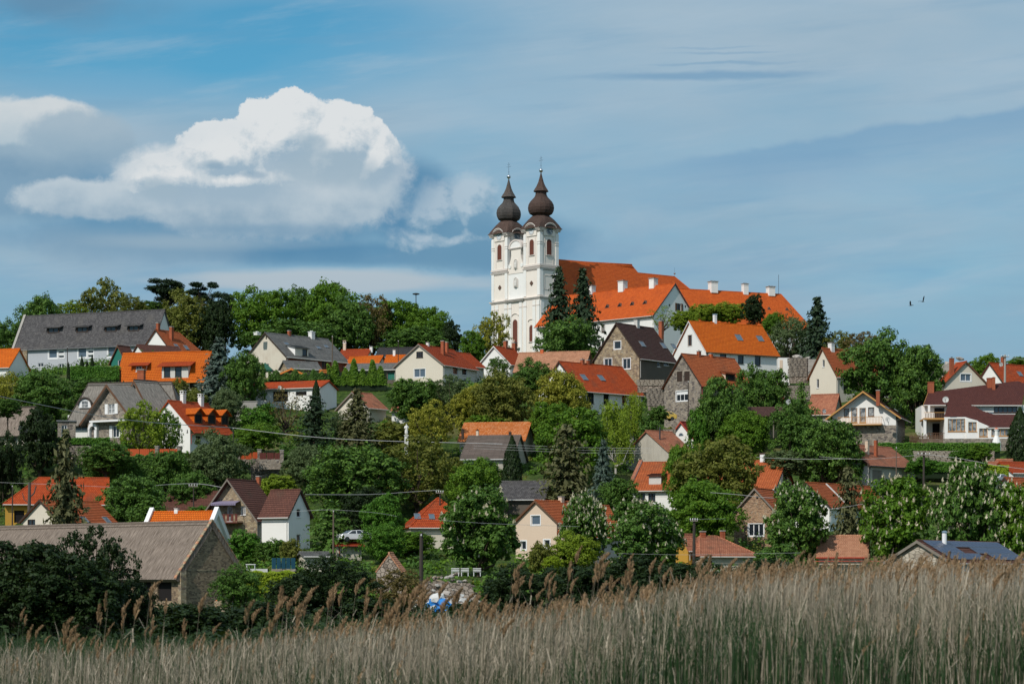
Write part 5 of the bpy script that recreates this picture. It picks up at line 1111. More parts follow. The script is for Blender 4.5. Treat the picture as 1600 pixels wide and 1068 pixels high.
# ================================================================== terrain
pads = np.array(PADS)
BY = [-300, 0, 90, 200, 245, 270, 290, 310, 340, 375, 400, 430, 480, 520, 580, 640, 800, 1300, 3500]
BZ = [-0.5, 0, 0.1, 0.2, 0.4, 1.6, 3.4, 6.9, 14.4, 23.4, 30, 37.2, 44.5, 49, 55, 56, 30, 0, -20]
def tz(x, y):
    x = np.atleast_1d(np.asarray(x, float)); y = np.atleast_1d(np.asarray(y, float))
    b = np.interp(y, BY, BZ)
    cap = 44.5 + 13*np.clip((75 - x)/25, 0, 1); b = np.where(y > 440, np.minimum(b, np.maximum(cap, 0)), b)
    m = np.clip((x/np.maximum(y, 1)*F + 800 - 620)/420, 0, 1)*np.clip((y+5)/30, 0, 1)*np.clip((110-y)/40, 0, 1); b = b + 0.95*m*m*(3-2*m)
    num = np.zeros_like(b); den = np.full_like(b, 0.25)
    pb = np.interp(pads[:, 1], BY, BZ)
    for (px_, py_, pz_), q in zip(pads, pb):
        w = np.exp(-((x-px_)**2 + (y-py_)**2)/(2*9.0**2)); num += w*(pz_-0.25-q); den += w
    return b + num/den
def TZ(x, y): return float(tz(x, y)[0])
xs = np.concatenate([np.linspace(-1600, -150, 12), np.arange(-140, 141, 2.5), np.linspace(150, 1600, 12)])
ys = np.concatenate([np.linspace(-300, -20, 8), np.arange(0, 240, 6), np.arange(240, 640, 2.5), np.linspace(645, 900, 14), np.linspace(1000, 3500, 9)])
GX, GY = np.meshgrid(xs, ys); GZ = tz(GX.ravel(), GY.ravel())
def fastmesh(name, co, quads, mats=None, smooth=False, tint=None):
    me = bpy.data.meshes.new(name); co = np.ascontiguousarray(co, 'f'); quads = np.ascontiguousarray(quads, 'i'); k = quads.shape[1]
    me.vertices.add(len(co)); me.vertices.foreach_set('co', co.ravel())
    me.loops.add(quads.size); me.loops.foreach_set('vertex_index', quads.ravel())
    me.polygons.add(len(quads)); me.polygons.foreach_set('loop_start', np.arange(len(quads), dtype='i')*k)
    me.polygons.foreach_set('use_smooth', np.full(len(quads), smooth))
    me.update(calc_edges=True)
    if tint is not None:
        a = me.color_attributes.new('tint', 'FLOAT_COLOR', 'POINT'); t = np.zeros((len(co), 4), 'f'); t[:, :2] = tint; t[:, 3] = 1; a.data.foreach_set('color', t.ravel())
    for m in mats or []: me.materials.append(MATS[m])
    return me
ni, nj = len(xs), len(ys); J, I = np.meshgrid(np.arange(nj-1), np.arange(ni-1), indexing='ij'); b0 = (J*ni + I).ravel()
t = MT('meadow')
na = noise(t.ob, 0.06, 6, 0.6); nb = noise(t.ob, 0.9, 6, 0.65); nc = noise(t.ob, 0.25, 4, 0.6)
cc = mixc(nb.sstep(0.35, 0.65), (0.022, 0.045, 0.010), (0.060, 0.095, 0.022)); cc = mixc(na.sstep(0.5, 0.62)*0.6, cc, (0.16, 0.14, 0.06)); cc = mixc(nc.sstep(0.60, 0.72)*0.5, cc, (0.15, 0.115, 0.075))
t.base(cc).rough(0.95, 0.1).bump(nb, 0.25, 0.8); MATS['meadow'] = t.m
g = bpy.data.objects.new('ground', fastmesh('ground', np.stack([GX.ravel(), GY.ravel(), GZ], 1), np.stack([b0, b0+1, b0+ni+1, b0+ni], 1), ['meadow'], True)); COL.objects.link(g); g['kind'] = 'structure'

# ================================================================== plants
RG = np.random.default_rng(11)
def unit(v): return v/np.maximum(np.linalg.norm(v, axis=-1, keepdims=True), 1e-6)
def leafquads(c, n, size, tint, asp=1.4, rg=RG, fold=None):
    """leaf-sized quads at centres c with normals n"""
    N = len(c); a = unit(np.cross(n, rg.normal(size=(N, 3)))); b = np.cross(n, a)
    s = size[:, None]; a = a*s*0.5*asp; b = b*s*0.5
    k = rg.uniform(0.55, 1.0, (N, 1))
    v = np.stack([c - a, c - b*k, c + a, c + b*k], 1).reshape(-1, 3)       # diamond
    return v, np.arange(4*N).reshape(-1, 4), np.repeat(tint, 4, 0)
def merge(parts):
    co, q, t, o = [], [], [], 0
    for v, f, tt in parts: co.append(v); q.append(f+o); t.append(tt); o += len(v)
    return np.concatenate(co), np.concatenate(q), np.concatenate(t)
def sph(rg, n): return unit(rg.normal(size=(n, 3)))
def limbs_mesh(tips, rg, r=0.03, base=(0, 0, -0.05)):
    mb = MB(); base = Vector(base)
    for t_ in tips:
        t_ = Vector(t_); m1 = base.lerp(t_, 0.45) + Vector((0, 0, 0.02)) + Vector(rg.normal(size=3))*0.02; a = base.lerp(Vector((0, 0, t_.z*0.5)), 0.6)
        for p, q, r0, r1 in ((base, a, r, r*0.75), (a, m1, r*0.7, r*0.42), (m1, t_, r*0.42, r*0.12)):
            if (q-p).length > 1e-3: mb.tube(p, q, r0, 'bark', r2=r1, n=5, cap=False)
    return mb
def to_mesh(name, mb):
    me = bpy.data.meshes.new(name); me.from_pydata(mb.v, [], mb.f); me.materials.append(MATS[mb.mats[0]]); me.update(); return me
VAR = {}
def gen_round(kind, seed, nl=11, nsub=24, nleaf=34, leaf=0.034, lr=(0.15, 0.24), spread=0.30, zc=0.5, zs=0.30, thin=0.0, blossoms=0, droop=0.0):
    rg = np.random.default_rng(seed); parts = []; tips = []; bl = []
    lob = []
    for i in range(nl):
        ph = i*2.39996 + rg.uniform(-0.5, 0.5); zz = 1-2*(i+0.5)/nl; r = math.sqrt(max(0, 1-zz*zz))
        k = rg.uniform(0.75, 1.12); lob.append((np.array([r*math.cos(ph)*spread*k, r*math.sin(ph)*spread*k, zc + zz*zs*k]), rg.uniform(*lr)))
    lob.append((np.array([0, 0, zc]), lr[1]*1.1))
    for c, R_ in lob:
        tips.append(c); lg = rg.uniform(0, 1)
        d = sph(rg, nsub); d[:, 2] = np.where((d[:, 2] < -0.4) & (rg.random(nsub) < 0.6), -d[:, 2], d[:, 2])
        sc_ = c + d*R_*rg.uniform(0.72, 1.08, (nsub, 1)); sr = R_*rg.uniform(0.20, 0.36, nsub)
        for s_, r_ in zip(sc_, sr):
            n = max(3, int(nleaf*rg.uniform(1-thin, 1.0)))
            e = sph(rg, n); p = s_ + e*r_*rg.uniform(0.35, 1.1, (n, 1))*np.array([1, 1, 0.8]); p[:, 2] -= droop*rg.uniform(0, 1, n)**2*r_*3
            nn = unit(e*0.7 + (s_-c)/max(R_, 1e-3)*0.35 + rg.normal(size=(n, 3))*0.45 + np.array([0, 0, 0.25]))
            ti = np.stack([rg.uniform(0, 1, n), np.full(n, 0.25*lg + 0.35*rg.random())], 1)
            parts.append(leafquads(p, nn, leaf*rg.uniform(0.7, 1.35, n), ti, 1.4, rg))
            if blossoms and (s_-c)[2] > -0.3*R_ and rg.random() < blossoms: bl.append(s_ + unit(s_-c)*r_*0.8)
    co, q, ti = merge(parts)
    m = fastmesh('crown', co, q, ['leaf_mid'], False, ti); m['top'] = 1
    bm_ = None
    if bl:
        bl = np.array(bl); ps = []
        for k in range(9):
            n = len(bl); h = k/9; e = sph(rg, n)*np.array([1, 1, 0.3]); ps.append(leafquads(bl + np.array([0, 0, h*0.042]) + e*0.014*(1-h), unit(e + rg.normal(size=(n, 3))*0.4), np.full(n, 0.028*(1.2-h)), np.stack([rg.random(n), rg.random(n)*0.5], 1), 1.2, rg))
        co, q, ti = merge(ps); bm_ = fastmesh('blossom', co, q, ['blossom_white'], False, ti)
    lm = to_mesh('limb', limbs_mesh(tips, rg))
    VAR.setdefault(kind, []).append((m, bm_, lm))
def gen_cone(kind, seed, levels=30, nb=14, leaf=0.040, ragged=0.18, power=0.9, droop=0.32, nleaf=18, fat=0.05):
    rg = np.random.default_rng(seed); parts = []
    for L_ in range(levels):
        z = L_/levels; r0 = 0.5*(1-z)**power + 0.012
        n = max(5, int(nb*(0.6+0.6*(1-z))))
        for j in range(n):
            a = 2*math.pi*(j + rg.random())/n; r = r0*rg.uniform(1-ragged*2, 1+ragged*0.4); zz = z + rg.uniform(-0.5, 0.5)/levels
            m = max(4, int(nleaf*(0.35+r*1.6))); t_ = rg.uniform(0.15, 1, m)
            wob = rg.normal(size=(m, 3))*fat*0.4*(0.3+t_[:, None]*0.6)*np.array([1, 1, 0.35])
            p = np.stack([np.cos(a)*r*t_, np.sin(a)*r*t_, zz + 0.05 - droop*(t_**1.5)*r*0.8 + 0.06*np.maximum(t_-0.8, 0)], 1) + wob
            p[:, 2] = np.maximum(p[:, 2], 0)
            nn = unit(np.stack([np.cos(a)*np.full(m, 0.5), np.sin(a)*np.full(m, 0.5), np.full(m, 0.75)], 1) + rg.normal(size=(m, 3))*0.45)
            parts.append(leafquads(p, nn, leaf*rg.uniform(0.6, 1.25, m), np.stack([rg.uniform(0, 1, m)*0.5 + t_*0.5, np.full(m, rg.random()*0.5)], 1), 1.8, rg))
    co, q, ti = merge(parts); me = fastmesh('crown', co, q, ['needle_dark'], False, ti)
    mb = MB(); mb.tube(Vector((0, 0, -0.05)), Vector((0, 0, 0.95)), 0.028, 'bark', r2=0.005, n=6, cap=False)
    VAR.setdefault(kind, []).append((me, None, to_mesh('limb', mb)))
def gen_plates(kind, seed):
    rg = np.random.default_rng(seed); parts = []; tips = []
    for i in range(20):
        z = rg.uniform(0.25, 0.93) if i > 2 else rg.uniform(0.8, 0.95); a = rg.uniform(0, 6.28); k = 0.30*math.sqrt(rg.random())*(1.15-0.5*(z-0.35)); c = np.array([k*math.cos(a), k*math.sin(a), z]); w = rg.uniform(0.11, 0.20)
        tips.append(c - np.array([0, 0, 0.03])); n = int(1500*w*2.5); e = sph(rg, n)*rg.uniform(0.3, 1, (n, 1)); p = c + e*np.array([w, w, 0.085]) + np.array([0, 0, 1])*np.sin(e[:, :1]*9+i)*0.012
        parts.append(leafquads(p, unit(rg.normal(size=(n, 3))*0.6 + np.array([0, 0, 0.7])), 0.03*rg.uniform(0.6, 1.3, n), np.stack([rg.random(n), np.full(n, rg.random()*0.5)], 1), 1.7, rg))
    co, q, ti = merge(parts); VAR.setdefault(kind, []).append((fastmesh('crown', co, q, ['needle_dark'], False, ti), None, to_mesh('limb', limbs_mesh(tips, rg, 0.035))))
def gen_column(kind, seed, n=5200, leaf=0.05):
    rg = np.random.default_rng(seed); z = rg.random(n)**0.9; prof = np.interp(z, [0, 0.08, 0.4, 0.75, 1.0], [0.36, 0.47, 0.48, 0.33, 0.03]); a = rg.uniform(0, 6.283, n)
    r = prof*(rg.uniform(0.72, 1.0, n) + 0.10*np.sin(a*5+z*21) + 0.06*np.sin(a*9-z*37)); p = np.stack([np.cos(a)*r, np.sin(a)*r, z], 1)
    nn = unit(np.stack([np.cos(a), np.sin(a), np.full(n, 0.5)], 1) + rg.normal(size=(n, 3))*0.5)
    co, q, ti = leafquads(p, nn, leaf*rg.uniform(0.6, 1.3, n), np.stack([rg.random(n), 0.3+0.3*np.sin(a*3+z*8)], 1), 1.5, rg)
    mb = MB(); mb.tube(Vector((0, 0, -0.05)), Vector((0, 0, 0.8)), 0.03, 'bark', r2=0.005, n=6, cap=False)
    VAR.setdefault(kind, []).append((fastmesh('crown', co, q, ['leaf_dark'], False, ti), None, to_mesh('limb', mb)))
def gen_weep(kind, seed):
    rg = np.random.default_rng(seed); parts = []; tips = []
    for i in range(46):
        a = rg.uniform(0, 6.28); z = rg.uniform(0.35, 0.97); k = rg.uniform(0.12, 0.40)*(1.25-z*0.8); top = np.array([k*math.cos(a), k*math.sin(a), z]); ln = rg.uniform(0.15, 0.42)*min(1, z/0.5); n = 150
        if i % 4 == 0: tips.append(top)
        t_ = rg.random(n); p = top + np.stack([np.zeros(n), np.zeros(n), -t_*ln], 1) + rg.normal(size=(n, 3))*np.array([0.035, 0.035, 0.02])*(1.1-0.4*t_[:, None]); p[:, 2] = np.maximum(p[:, 2], 0.0)
        parts.append(leafquads(p, unit(rg.normal(size=(n, 3))*0.7 + np.array([math.cos(a), math.sin(a), 0.3])), 0.022*rg.uniform(0.7, 1.3, n), np.stack([rg.random(n), np.full(n, rg.random()*0.6)], 1), 1.6, rg))
    co, q, ti = merge(parts); mb = limbs_mesh(tips, rg, 0.020); mb.mats = ['bark_birch']
    VAR.setdefault(kind, []).append((fastmesh('crown', co, q, ['leaf_light'], False, ti), None, to_mesh('limb', mb)))
for s_ in range(5): gen_round('round', 100+s_, nl=(13, 16, 12, 15, 14)[s_], nsub=34, nleaf=42, lr=(0.17, 0.25), spread=0.31, zs=0.31, leaf=0.026)
for s_ in range(3): gen_round('tall', 140+s_, nl=16, nsub=28, nleaf=38, spread=0.28, zs=0.36, lr=(0.15, 0.22), leaf=0.027)
for s_ in range(3): gen_round('airy', 160+s_, nl=19, nsub=28, nleaf=22, lr=(0.12, 0.20), spread=0.34, zs=0.34, thin=0.4, leaf=0.024)
for s_ in range(2): gen_round('twiggy', 180+s_, nl=16, nsub=14, nleaf=9, lr=(0.08, 0.17), spread=0.36, zs=0.36, thin=0.6, leaf=0.024)
for s_ in range(3): gen_round('chestnut', 200+s_, nl=16, nsub=32, nleaf=36, spread=0.31, zs=0.32, leaf=0.030, lr=(0.16, 0.24), blossoms=(0.8, 0.5, 0.28)[s_])
for s_ in range(3): gen_round('bush', 220+s_, nl=9, nsub=26, nleaf=34, lr=(0.20, 0.30), spread=0.24, zc=0.42, zs=0.26, leaf=0.042)
gen_round('heavy', 240, nl=18, nsub=40, nleaf=22, spread=0.31, zs=0.33, leaf=0.032, lr=(0.15, 0.22), blossoms=1.0)
for s_ in range(3): gen_cone('spruce', 300+s_, ragged=(0.22, 0.32, 0.18)[s_], power=0.8)
gen_cone('conifer', 320, levels=20, nb=13, ragged=0.32, power=0.55, droop=0.1, leaf=0.045, nleaf=16, fat=0.12); gen_cone('conifer', 321, levels=18, nb=12, ragged=0.4, power=0.62, droop=0.05, leaf=0.045, nleaf=16, fat=0.13)
for s_ in range(2): gen_plates('pine', 340+s_)
gen_column('column', 350)
for s_ in range(2): gen_weep('birch', 360+s_)
mb = MB(); mb.tube(Vector((0, 0, 0)), Vector((0, 0, 0.3)), 1.25, 'bark', r2=1.0, n=8, cap=False); mb.tube(Vector((0, 0, 0.3)), Vector((0.1, 0, 1.0)), 1.0, 'bark', r2=0.6, n=8, cap=False); TRUNK = to_mesh('trunk', mb)
trng = random.Random(5); vcount = {}
def tree(kind, cx, yt, yb, wpx, D, leaf, label, cat='tree', name=None, grp=None, bark=None, dy=None):
    c = P(cx, yb, D); gz = TZ(c.x, c.y) - 0.15; w = wpx*D/F; top = P(cx, yt, D).z; bot = min(c.z, top-1.0)
    if bot < gz: bot = gz
    if kind != 'pine' and bot-gz < 0.9*(top-bot): bot = gz + min(0.4, (bot-gz)*0.3)
    if top - bot < w*0.35 and kind not in ('pine',): bot = max(gz - w*0.3, top - w*0.6)
    vi = vcount.get(kind, 0); vcount[kind] = vi+1; me, bl, lm = VAR[kind][vi % len(VAR[kind])]
    root = thing(name or {'pine': 'pine_tree', 'spruce': 'spruce_tree', 'conifer': 'conifer', 'birch': 'birch_tree', 'chestnut': 'chestnut_tree', 'heavy': 'chestnut_tree', 'bush': 'shrub', 'column': 'cypress_tree'}.get(kind, 'leafy_tree'),
                 label, {'bush': 'bush'}.get(kind, cat), (c.x, c.y, gz), grp)
    h = top-bot; rot = trng.uniform(0, 6.28); wx = w*(1.75 if kind == 'spruce' else 1.4 if kind == 'conifer' else 1.03)
    def kid(nm, m_, mt, loc, sc):
        o = bpy.data.objects.new(nm, m_); COL.objects.link(o); o.parent = root; o.location = loc; o.scale = sc; o.rotation_euler = (0, 0, rot)
        if mt: o.material_slots[0].link = 'OBJECT'; o.material_slots[0].material = MATS[mt]
        return o
    kid('crown', me, leaf, (0, 0, bot-gz), (wx, wx, h*1.02))
    if bl: kid('blossom', bl, None, (0, 0, bot-gz), (wx, wx, h*1.02))
    if kind != 'bush':
        kid('limb', lm, bark, (0, 0, bot-gz), (wx, wx, h))
        if bot-gz > 0.25: kid('trunk', TRUNK, bark or 'bark', (0, 0, 0), (max(0.07, w*0.03),)*2 + (bot-gz+0.05*h,))
    return root
TREES = '''
round|4|500|562|64|525|leaf_dark|dark leafy tree cut by the left edge beside the long hilltop house
round|62|462|548|80|535|leaf_dark|dark leafy tree rising behind the left end of the long grey roof
airy|163|431|505|98|545|leaf_olive|airy pale olive tree standing high above the long grey roof
airy|110|468|508|55|540|leaf_light|small pale tree left of the airy olive tree behind the grey roof
airy|205|458|505|55|540|leaf_olive|ragged yellow-green tree between the airy olive tree and the black pine
pine|262|436|485|78|548|needle_dark|flat-topped black pine, the larger of two above the long grey roof
pine|317|440|480|58|550|needle_dark|flat-topped black pine, the smaller of two above the long grey roof
round|292|458|550|105|532|leaf_olive|big olive-yellow tree at the right end of the long grey roof
round|240|470|500|60|550|leaf_dark|dark green tree below the two black pines
round|335|470|560|62|528|leaf_deep|very dark round tree in front of the olive-yellow tree
pine|352|457|520|50|545|needle_dark|dark pine crown squeezed between olive tree and bright round tree
round|410|449|552|112|535|leaf_mid|bright green round tree, leftmost big crown of the wood behind the beige house
tall|470|451|550|74|545|leaf_dark|dark tree between the two bright crowns of the wood
round|520|439|545|104|538|leaf_mid|tallest fresh green crown in the middle of the hilltop wood
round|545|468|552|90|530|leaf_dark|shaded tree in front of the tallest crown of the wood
airy|580|457|550|78|535|leaf_brown|brownish budding tree in the hilltop wood
round|625|466|552|98|540|leaf_mid|broad green tree right of the brownish budding tree
round|672|479|558|78|535|leaf_mid|green tree near the right end of the hilltop wood
tall|706|503|562|42|525|leaf_deep|small dark tree ending the hilltop wood on the right
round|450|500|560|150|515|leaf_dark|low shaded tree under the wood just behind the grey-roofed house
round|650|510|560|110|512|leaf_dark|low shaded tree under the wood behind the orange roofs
tall|738|518|572|48|500|leaf_mid|fresh green tree left of the church front
airy|770|486|560|62|510|leaf_yellow|pale blossoming tree in front of the left church tower
spruce|873|425|548|52|500|needle_dark|left one of the two tall spruces in front of the abbey
spruce|911|427|552|58|494|needle_dark|right one of the two tall spruces in front of the abbey
round|885|497|560|96|484|leaf_dark|round green tree at the foot of the two tall spruces
twiggy|1036|477|520|56|500|leaf_light|thin sparse tree before the abbey's frontal gable
round|1072|484|525|50|490|leaf_light|bright tree at the right foot of the abbey's frontal gable
round|1106|474|508|64|500|leaf_light|yellow-green tree in the row before the long abbey wing
round|1143|472|508|54|500|leaf_light|second yellow-green tree of the row, touching the dark tree
tall|1178|461|512|44|492|leaf_deep|dark upright tree in the row before the long abbey wing
round|1208|488|530|38|488|leaf_mid|small green tree right of the dark upright tree
airy|1238|492|552|84|482|leaf_grey|grey-green brushy thicket left of the hilltop spruce
twiggy|1225|480|545|70|488|leaf_brown|pinkish brown twiggy tree under the hipped end of the abbey roof
spruce|1277|470|552|52|472|needle_dark|lone ragged spruce on the skyline right of the abbey
airy|1312|515|552|60|470|leaf_olive|olive shrub-like tree right of the lone skyline spruce
airy|1352|516|556|84|468|leaf_brown|brownish flat-crowned tree above the tan tiled roof
round|1372|521|640|118|412|leaf_dark|big round dark tree hiding the end of the tan tiled roof
round|1432|533|636|96|408|leaf_dark|second big dark tree, left of the beige frontal gable
round|1540|553|588|66|458|leaf_mid|green tree behind the concrete pole on the right
round|1590|557|585|44|460|leaf_mid|green tree cut by the right edge behind the red roof
round|70|578|662|105|402|leaf_dark|broad dark tree under the long white house, left of the thatched house
tall|62|640|765|74|362|leaf_deep|tall dark tree left of the thatched stone house
airy|10|577|640|66|405|leaf_yellow|yellow-green tree at the left edge under the orange roof
round|5|680|768|66|350|leaf_deep|very dark tree at the left edge above the yellow house
round|12|622|655|50|372|leaf_dark|dark tree in front of the thatched cottage on the left edge
round|155|590|605|100|420|leaf_dark|dark shrubs under the clipped hedge of the long white house
spruce|342|533|632|62|412|needle_blue|blue-green spruce right of the bright orange roof
round|380|550|632|72|410|leaf_dark|dark leafy tree between blue-green spruce and beige house
bush|281|587|622|38|412|leaf_olive|olive bush below the bright orange roof
bush|308|602|632|42|408|leaf_olive|olive bush right of the white chimneys
round|356|606|650|56|398|leaf_grey|grey-green tree below the blue-green spruce
airy|222|622|700|84|364|leaf_light|light airy tree in front of the thatched stone house
airy|262|636|690|50|368|leaf_mid|thin tree against the white wall of the three-dormer house
bush|188|688|706|60|362|leaf_hedge|low bush before the terrace of the thatched house
round|342|676|772|100|352|leaf_grey|large grey-green tree right of the rust panel fence
round|262|700|768|84|350|leaf_dark|dark tree under the rust panel fence
round|300|735|790|80|338|leaf_dark|dark tree behind the mossy reddish roof
spruce|102|683|822|70|292|needle_olive|tall olive spruce in front of the yellow house
round|205|742|815|110|318|leaf_dark|dark tree between the orange roofs at lower left
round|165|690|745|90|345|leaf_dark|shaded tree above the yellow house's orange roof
conifer|235|775|815|50|308|leaf_dark|dark shrub just left of the white parapet gable
bush|310|788|815|50|322|leaf_hedge|green bush under the mossy reddish roof
round|30|820|850|60|288|leaf_mid|green tree top showing over the left end of the barn ridge
column|494|594|655|17|402|leaf_deep|slim dark cypress in front of the garage's right end
twiggy|447|603|690|76|394|leaf_brown|brownish half-bare tree in front of the white garage
bush|404|627|668|64|392|leaf_hedge|bright green bush below the white garage
conifer|491|622|722|66|384|needle_dark|dark fir below the slim cypress
spruce|558|612|712|54|384|needle_olive|dark olive spruce before the cream shed
airy|530|640|700|30|386|leaf_grey|pale blossoming shrub between the two dark firs
round|646|590|652|86|400|leaf_dark|dark tree right of the cream shed
airy|702|583|645|80|404|leaf_grey|grey-green tree under the white house with lattice window
airy|672|622|700|84|380|leaf_yellow|pale yellow-green tree in bloom right of the white statue
round|738|600|662|66|396|leaf_yellow|yellow-green tree below the small red-roofed house
round|790|582|668|104|392|leaf_olive|broad olive tree in the middle of the slope
round|880|578|655|86|398|leaf_yellow|yellowish tree left of the red-orange roof with two skylights
round|835|562|606|66|426|leaf_dark|dark tree growing up before the pinkish tan roof
airy|779|556|588|42|452|leaf_dark|small bluish tree before the white gable under the church
round|862|625|690|76|384|leaf_mid|green tree above the mottled orange roof
airy|652|676|780|135|346|leaf_olive|large sparse olive tree in the centre left with white blossom
round|610|700|790|90|352|leaf_dark|dark tree behind the big leafy tree left of centre
round|548|696|812|168|338|leaf_dark|very large dark leafy tree left of centre
round|478|694|760|70|352|leaf_grey|grey-green tree left of the very large dark tree
bush|432|738|775|76|348|leaf_light|light green bushes above the brown roof with balcony
round|740|720|790|90|340|leaf_mid|green tree below the weathered brown roof
tall|900|640|752|130|362|leaf_mid|tall leafy green tree in the very centre
conifer|885|668|782|88|344|needle_olive|large dark conifer right of the weathered brown roof
column|800|684|765|34|352|leaf_deep|dark cypress against the weathered brown roof
birch|962|622|752|90|372|leaf_light|birch with pale hanging foliage before the red-orange roof
birch|990|610|712|56|384|leaf_light|smaller birch touching the corner of the red-orange roof
spruce|943|694|797|42|336|needle_blue|slim blue spruce in the centre right
round|965|745|800|70|334|leaf_dark|shaded tree at the foot of the slim blue spruce
round|1128|588|682|84|384|leaf_dark|green tree beside the grey stone house's red downpipe
round|1190|572|652|84|394|leaf_dark|bushy tree between stone house and brick chimney stub
round|1165|640|695|80|378|leaf_mid|green tree under the wooden shelter
conifer|1252|602|668|38|390|leaf_dark|narrow pointed dark tree before the old red tiles
round|1245|630|720|90|376|leaf_dark|dark tree below the narrow pointed tree
round|1300|650|768|112|352|leaf_dark|dark leafy tree below the white chalet
bush|1228|700|745|90|352|leaf_grey|greyish bushes behind the long white house's chimney
bush|1093|624|700|40|383|leaf_hedge|small green bush beside the crimson roofed tiny house
round|1125|682|772|150|333|leaf_olive|broad olive tree covering the middle of the long white house
round|1068|690|775|60|336|leaf_mid|green tree at the left of the broad olive tree
conifer|1326|735|842|58|304|needle_olive|olive conifer in front of the deep orange ribbed roof
round|1100|748|868|120|314|leaf_mid|large leafy tree left of the brick-coloured stone gable
chestnut|1512|722|878|128|280|leaf_dark|tallest flowering chestnut at the lower right
chestnut|1402|745|880|122|286|leaf_mid|flowering chestnut in front of the deep orange roof at right
chestnut|1246|754|880|108|288|leaf_dark|flowering chestnut right of the brick-coloured stone gable
chestnut|1592|752|870|96|278|leaf_mid|flowering chestnut cut by the right edge
chestnut|1006|783|905|128|282|leaf_dark|flowering chestnut right of the beige house
chestnut|748|762|905|132|288|leaf_dark|broad chestnut with few candles left of the beige house
heavy|910|768|866|80|298|leaf_dark|chestnut covered in pale blossom before the beige house
round|898|832|895|84|284|leaf_light|light green tree under the heavily blossoming chestnut
bush|845|842|890|50|282|leaf_olive|olive shrub before the beige gable
bush|862|866|890|32|272|leaf_lime|lime-coloured bush below the beige house
round|640|828|888|90|306|leaf_mid|green tree under the vivid hipped orange roof
round|600|770|850|74|314|leaf_hedge|bright green tree left of the vivid hipped orange roof
round|600|818|888|70|296|leaf_hedge|round fresh green tree behind the ruined gable
round|570|760|845|84|326|leaf_deep|very dark tree above the parked white car
conifer|516|785|872|78|302|leaf_dark|dark conical tree behind the wooden pole
bush|384|822|885|62|296|leaf_hedge|bright bush between the barn and the stone and white house
bush|424|838|884|60|294|leaf_dark|dark bush under the grey-white wing
bush|455|838|884|40|292|leaf_olive|olive bush right of the grey-white wing's corner
round|370|884|952|80|238|leaf_dark|rounded shrub in front of the barn's stone gable
round|704|712|765|50|356|leaf_olive|olive tree at the left end of the mottled roof
round|1032|800|880|70|296|leaf_dark|dark tree between the chestnut and the two-chimney roof
bush|1212|845|900|90|276|leaf_dark|dark shrubs under the flowering chestnut by the stone gable
bush|1508|700|722|60|366|leaf_hedge|ivy-like bush on the pale terrace wall
column|1594|640|705|44|372|leaf_deep|dark cypress at the right edge beside the maroon villa
bush|1530|690|722|44|364|leaf_mid|flowering bush in front of the maroon villa
bush|1440|712|742|60|358|leaf_hedge|green bush under the pale terrace wall
bush|1565|742|765|40|352|leaf_grey|grey-green bush beside the white gable at right
round|1190|715|760|50|356|leaf_mid|green tree top left of the long house's white chimney
bush|620|655|690|80|384|leaf_olive|olive bushes below the low white house
bush|770|640|668|90|390|leaf_mid|bushes above the mottled orange roof
bush|752|712|748|84|360|leaf_dark|dark bushes under the weathered brown roof in the middle
bush|1028|632|660|36|392|leaf_dark|dark bush by the stone garden terrace
round|400|660|710|80|376|leaf_mid|green tree under the concrete garden wall
bush|1010|645|690|50|384|leaf_dark|dark bush right of the birches
bush|455|690|735|60|366|leaf_dark|dark bush right of the rust coloured panels
round|960|800|850|50|312|leaf_dark|dark tree right of the beige house's orange roof
'''
for ln in TREES.strip().split('\n'):
    k, cx, yt, yb, w, D, lf, lab = ln.split('|'); tree(k, float(cx), float(yt), float(yb), float(w), float(D), lf, lab, bark='bark_birch' if k == 'birch' else None)
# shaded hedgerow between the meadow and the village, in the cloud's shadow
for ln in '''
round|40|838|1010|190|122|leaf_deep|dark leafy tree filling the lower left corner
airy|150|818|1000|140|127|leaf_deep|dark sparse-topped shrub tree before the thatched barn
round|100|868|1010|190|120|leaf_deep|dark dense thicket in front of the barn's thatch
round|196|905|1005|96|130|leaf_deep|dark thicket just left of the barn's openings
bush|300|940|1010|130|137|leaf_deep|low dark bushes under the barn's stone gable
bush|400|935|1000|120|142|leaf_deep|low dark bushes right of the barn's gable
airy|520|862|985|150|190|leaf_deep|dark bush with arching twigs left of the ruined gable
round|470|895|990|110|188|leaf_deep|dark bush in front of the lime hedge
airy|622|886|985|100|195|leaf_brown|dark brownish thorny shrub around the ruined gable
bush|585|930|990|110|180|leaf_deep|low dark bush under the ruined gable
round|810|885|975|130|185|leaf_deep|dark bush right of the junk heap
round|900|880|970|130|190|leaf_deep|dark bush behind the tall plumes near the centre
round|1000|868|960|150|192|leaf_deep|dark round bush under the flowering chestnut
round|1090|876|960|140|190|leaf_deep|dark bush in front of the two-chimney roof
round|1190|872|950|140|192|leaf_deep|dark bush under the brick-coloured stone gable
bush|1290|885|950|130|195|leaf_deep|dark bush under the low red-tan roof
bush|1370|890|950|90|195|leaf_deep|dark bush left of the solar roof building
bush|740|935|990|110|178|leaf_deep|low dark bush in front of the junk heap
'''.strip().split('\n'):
    k, cx, yt, yb, w, D, lf, lab = ln.split('|'); tree(k, float(cx), float(yt), float(yb), float(w), float(D), lf, lab, name='hedgerow_bush' if k != 'round' else 'hedgerow_tree', cat='bush' if k != 'round' else 'tree')

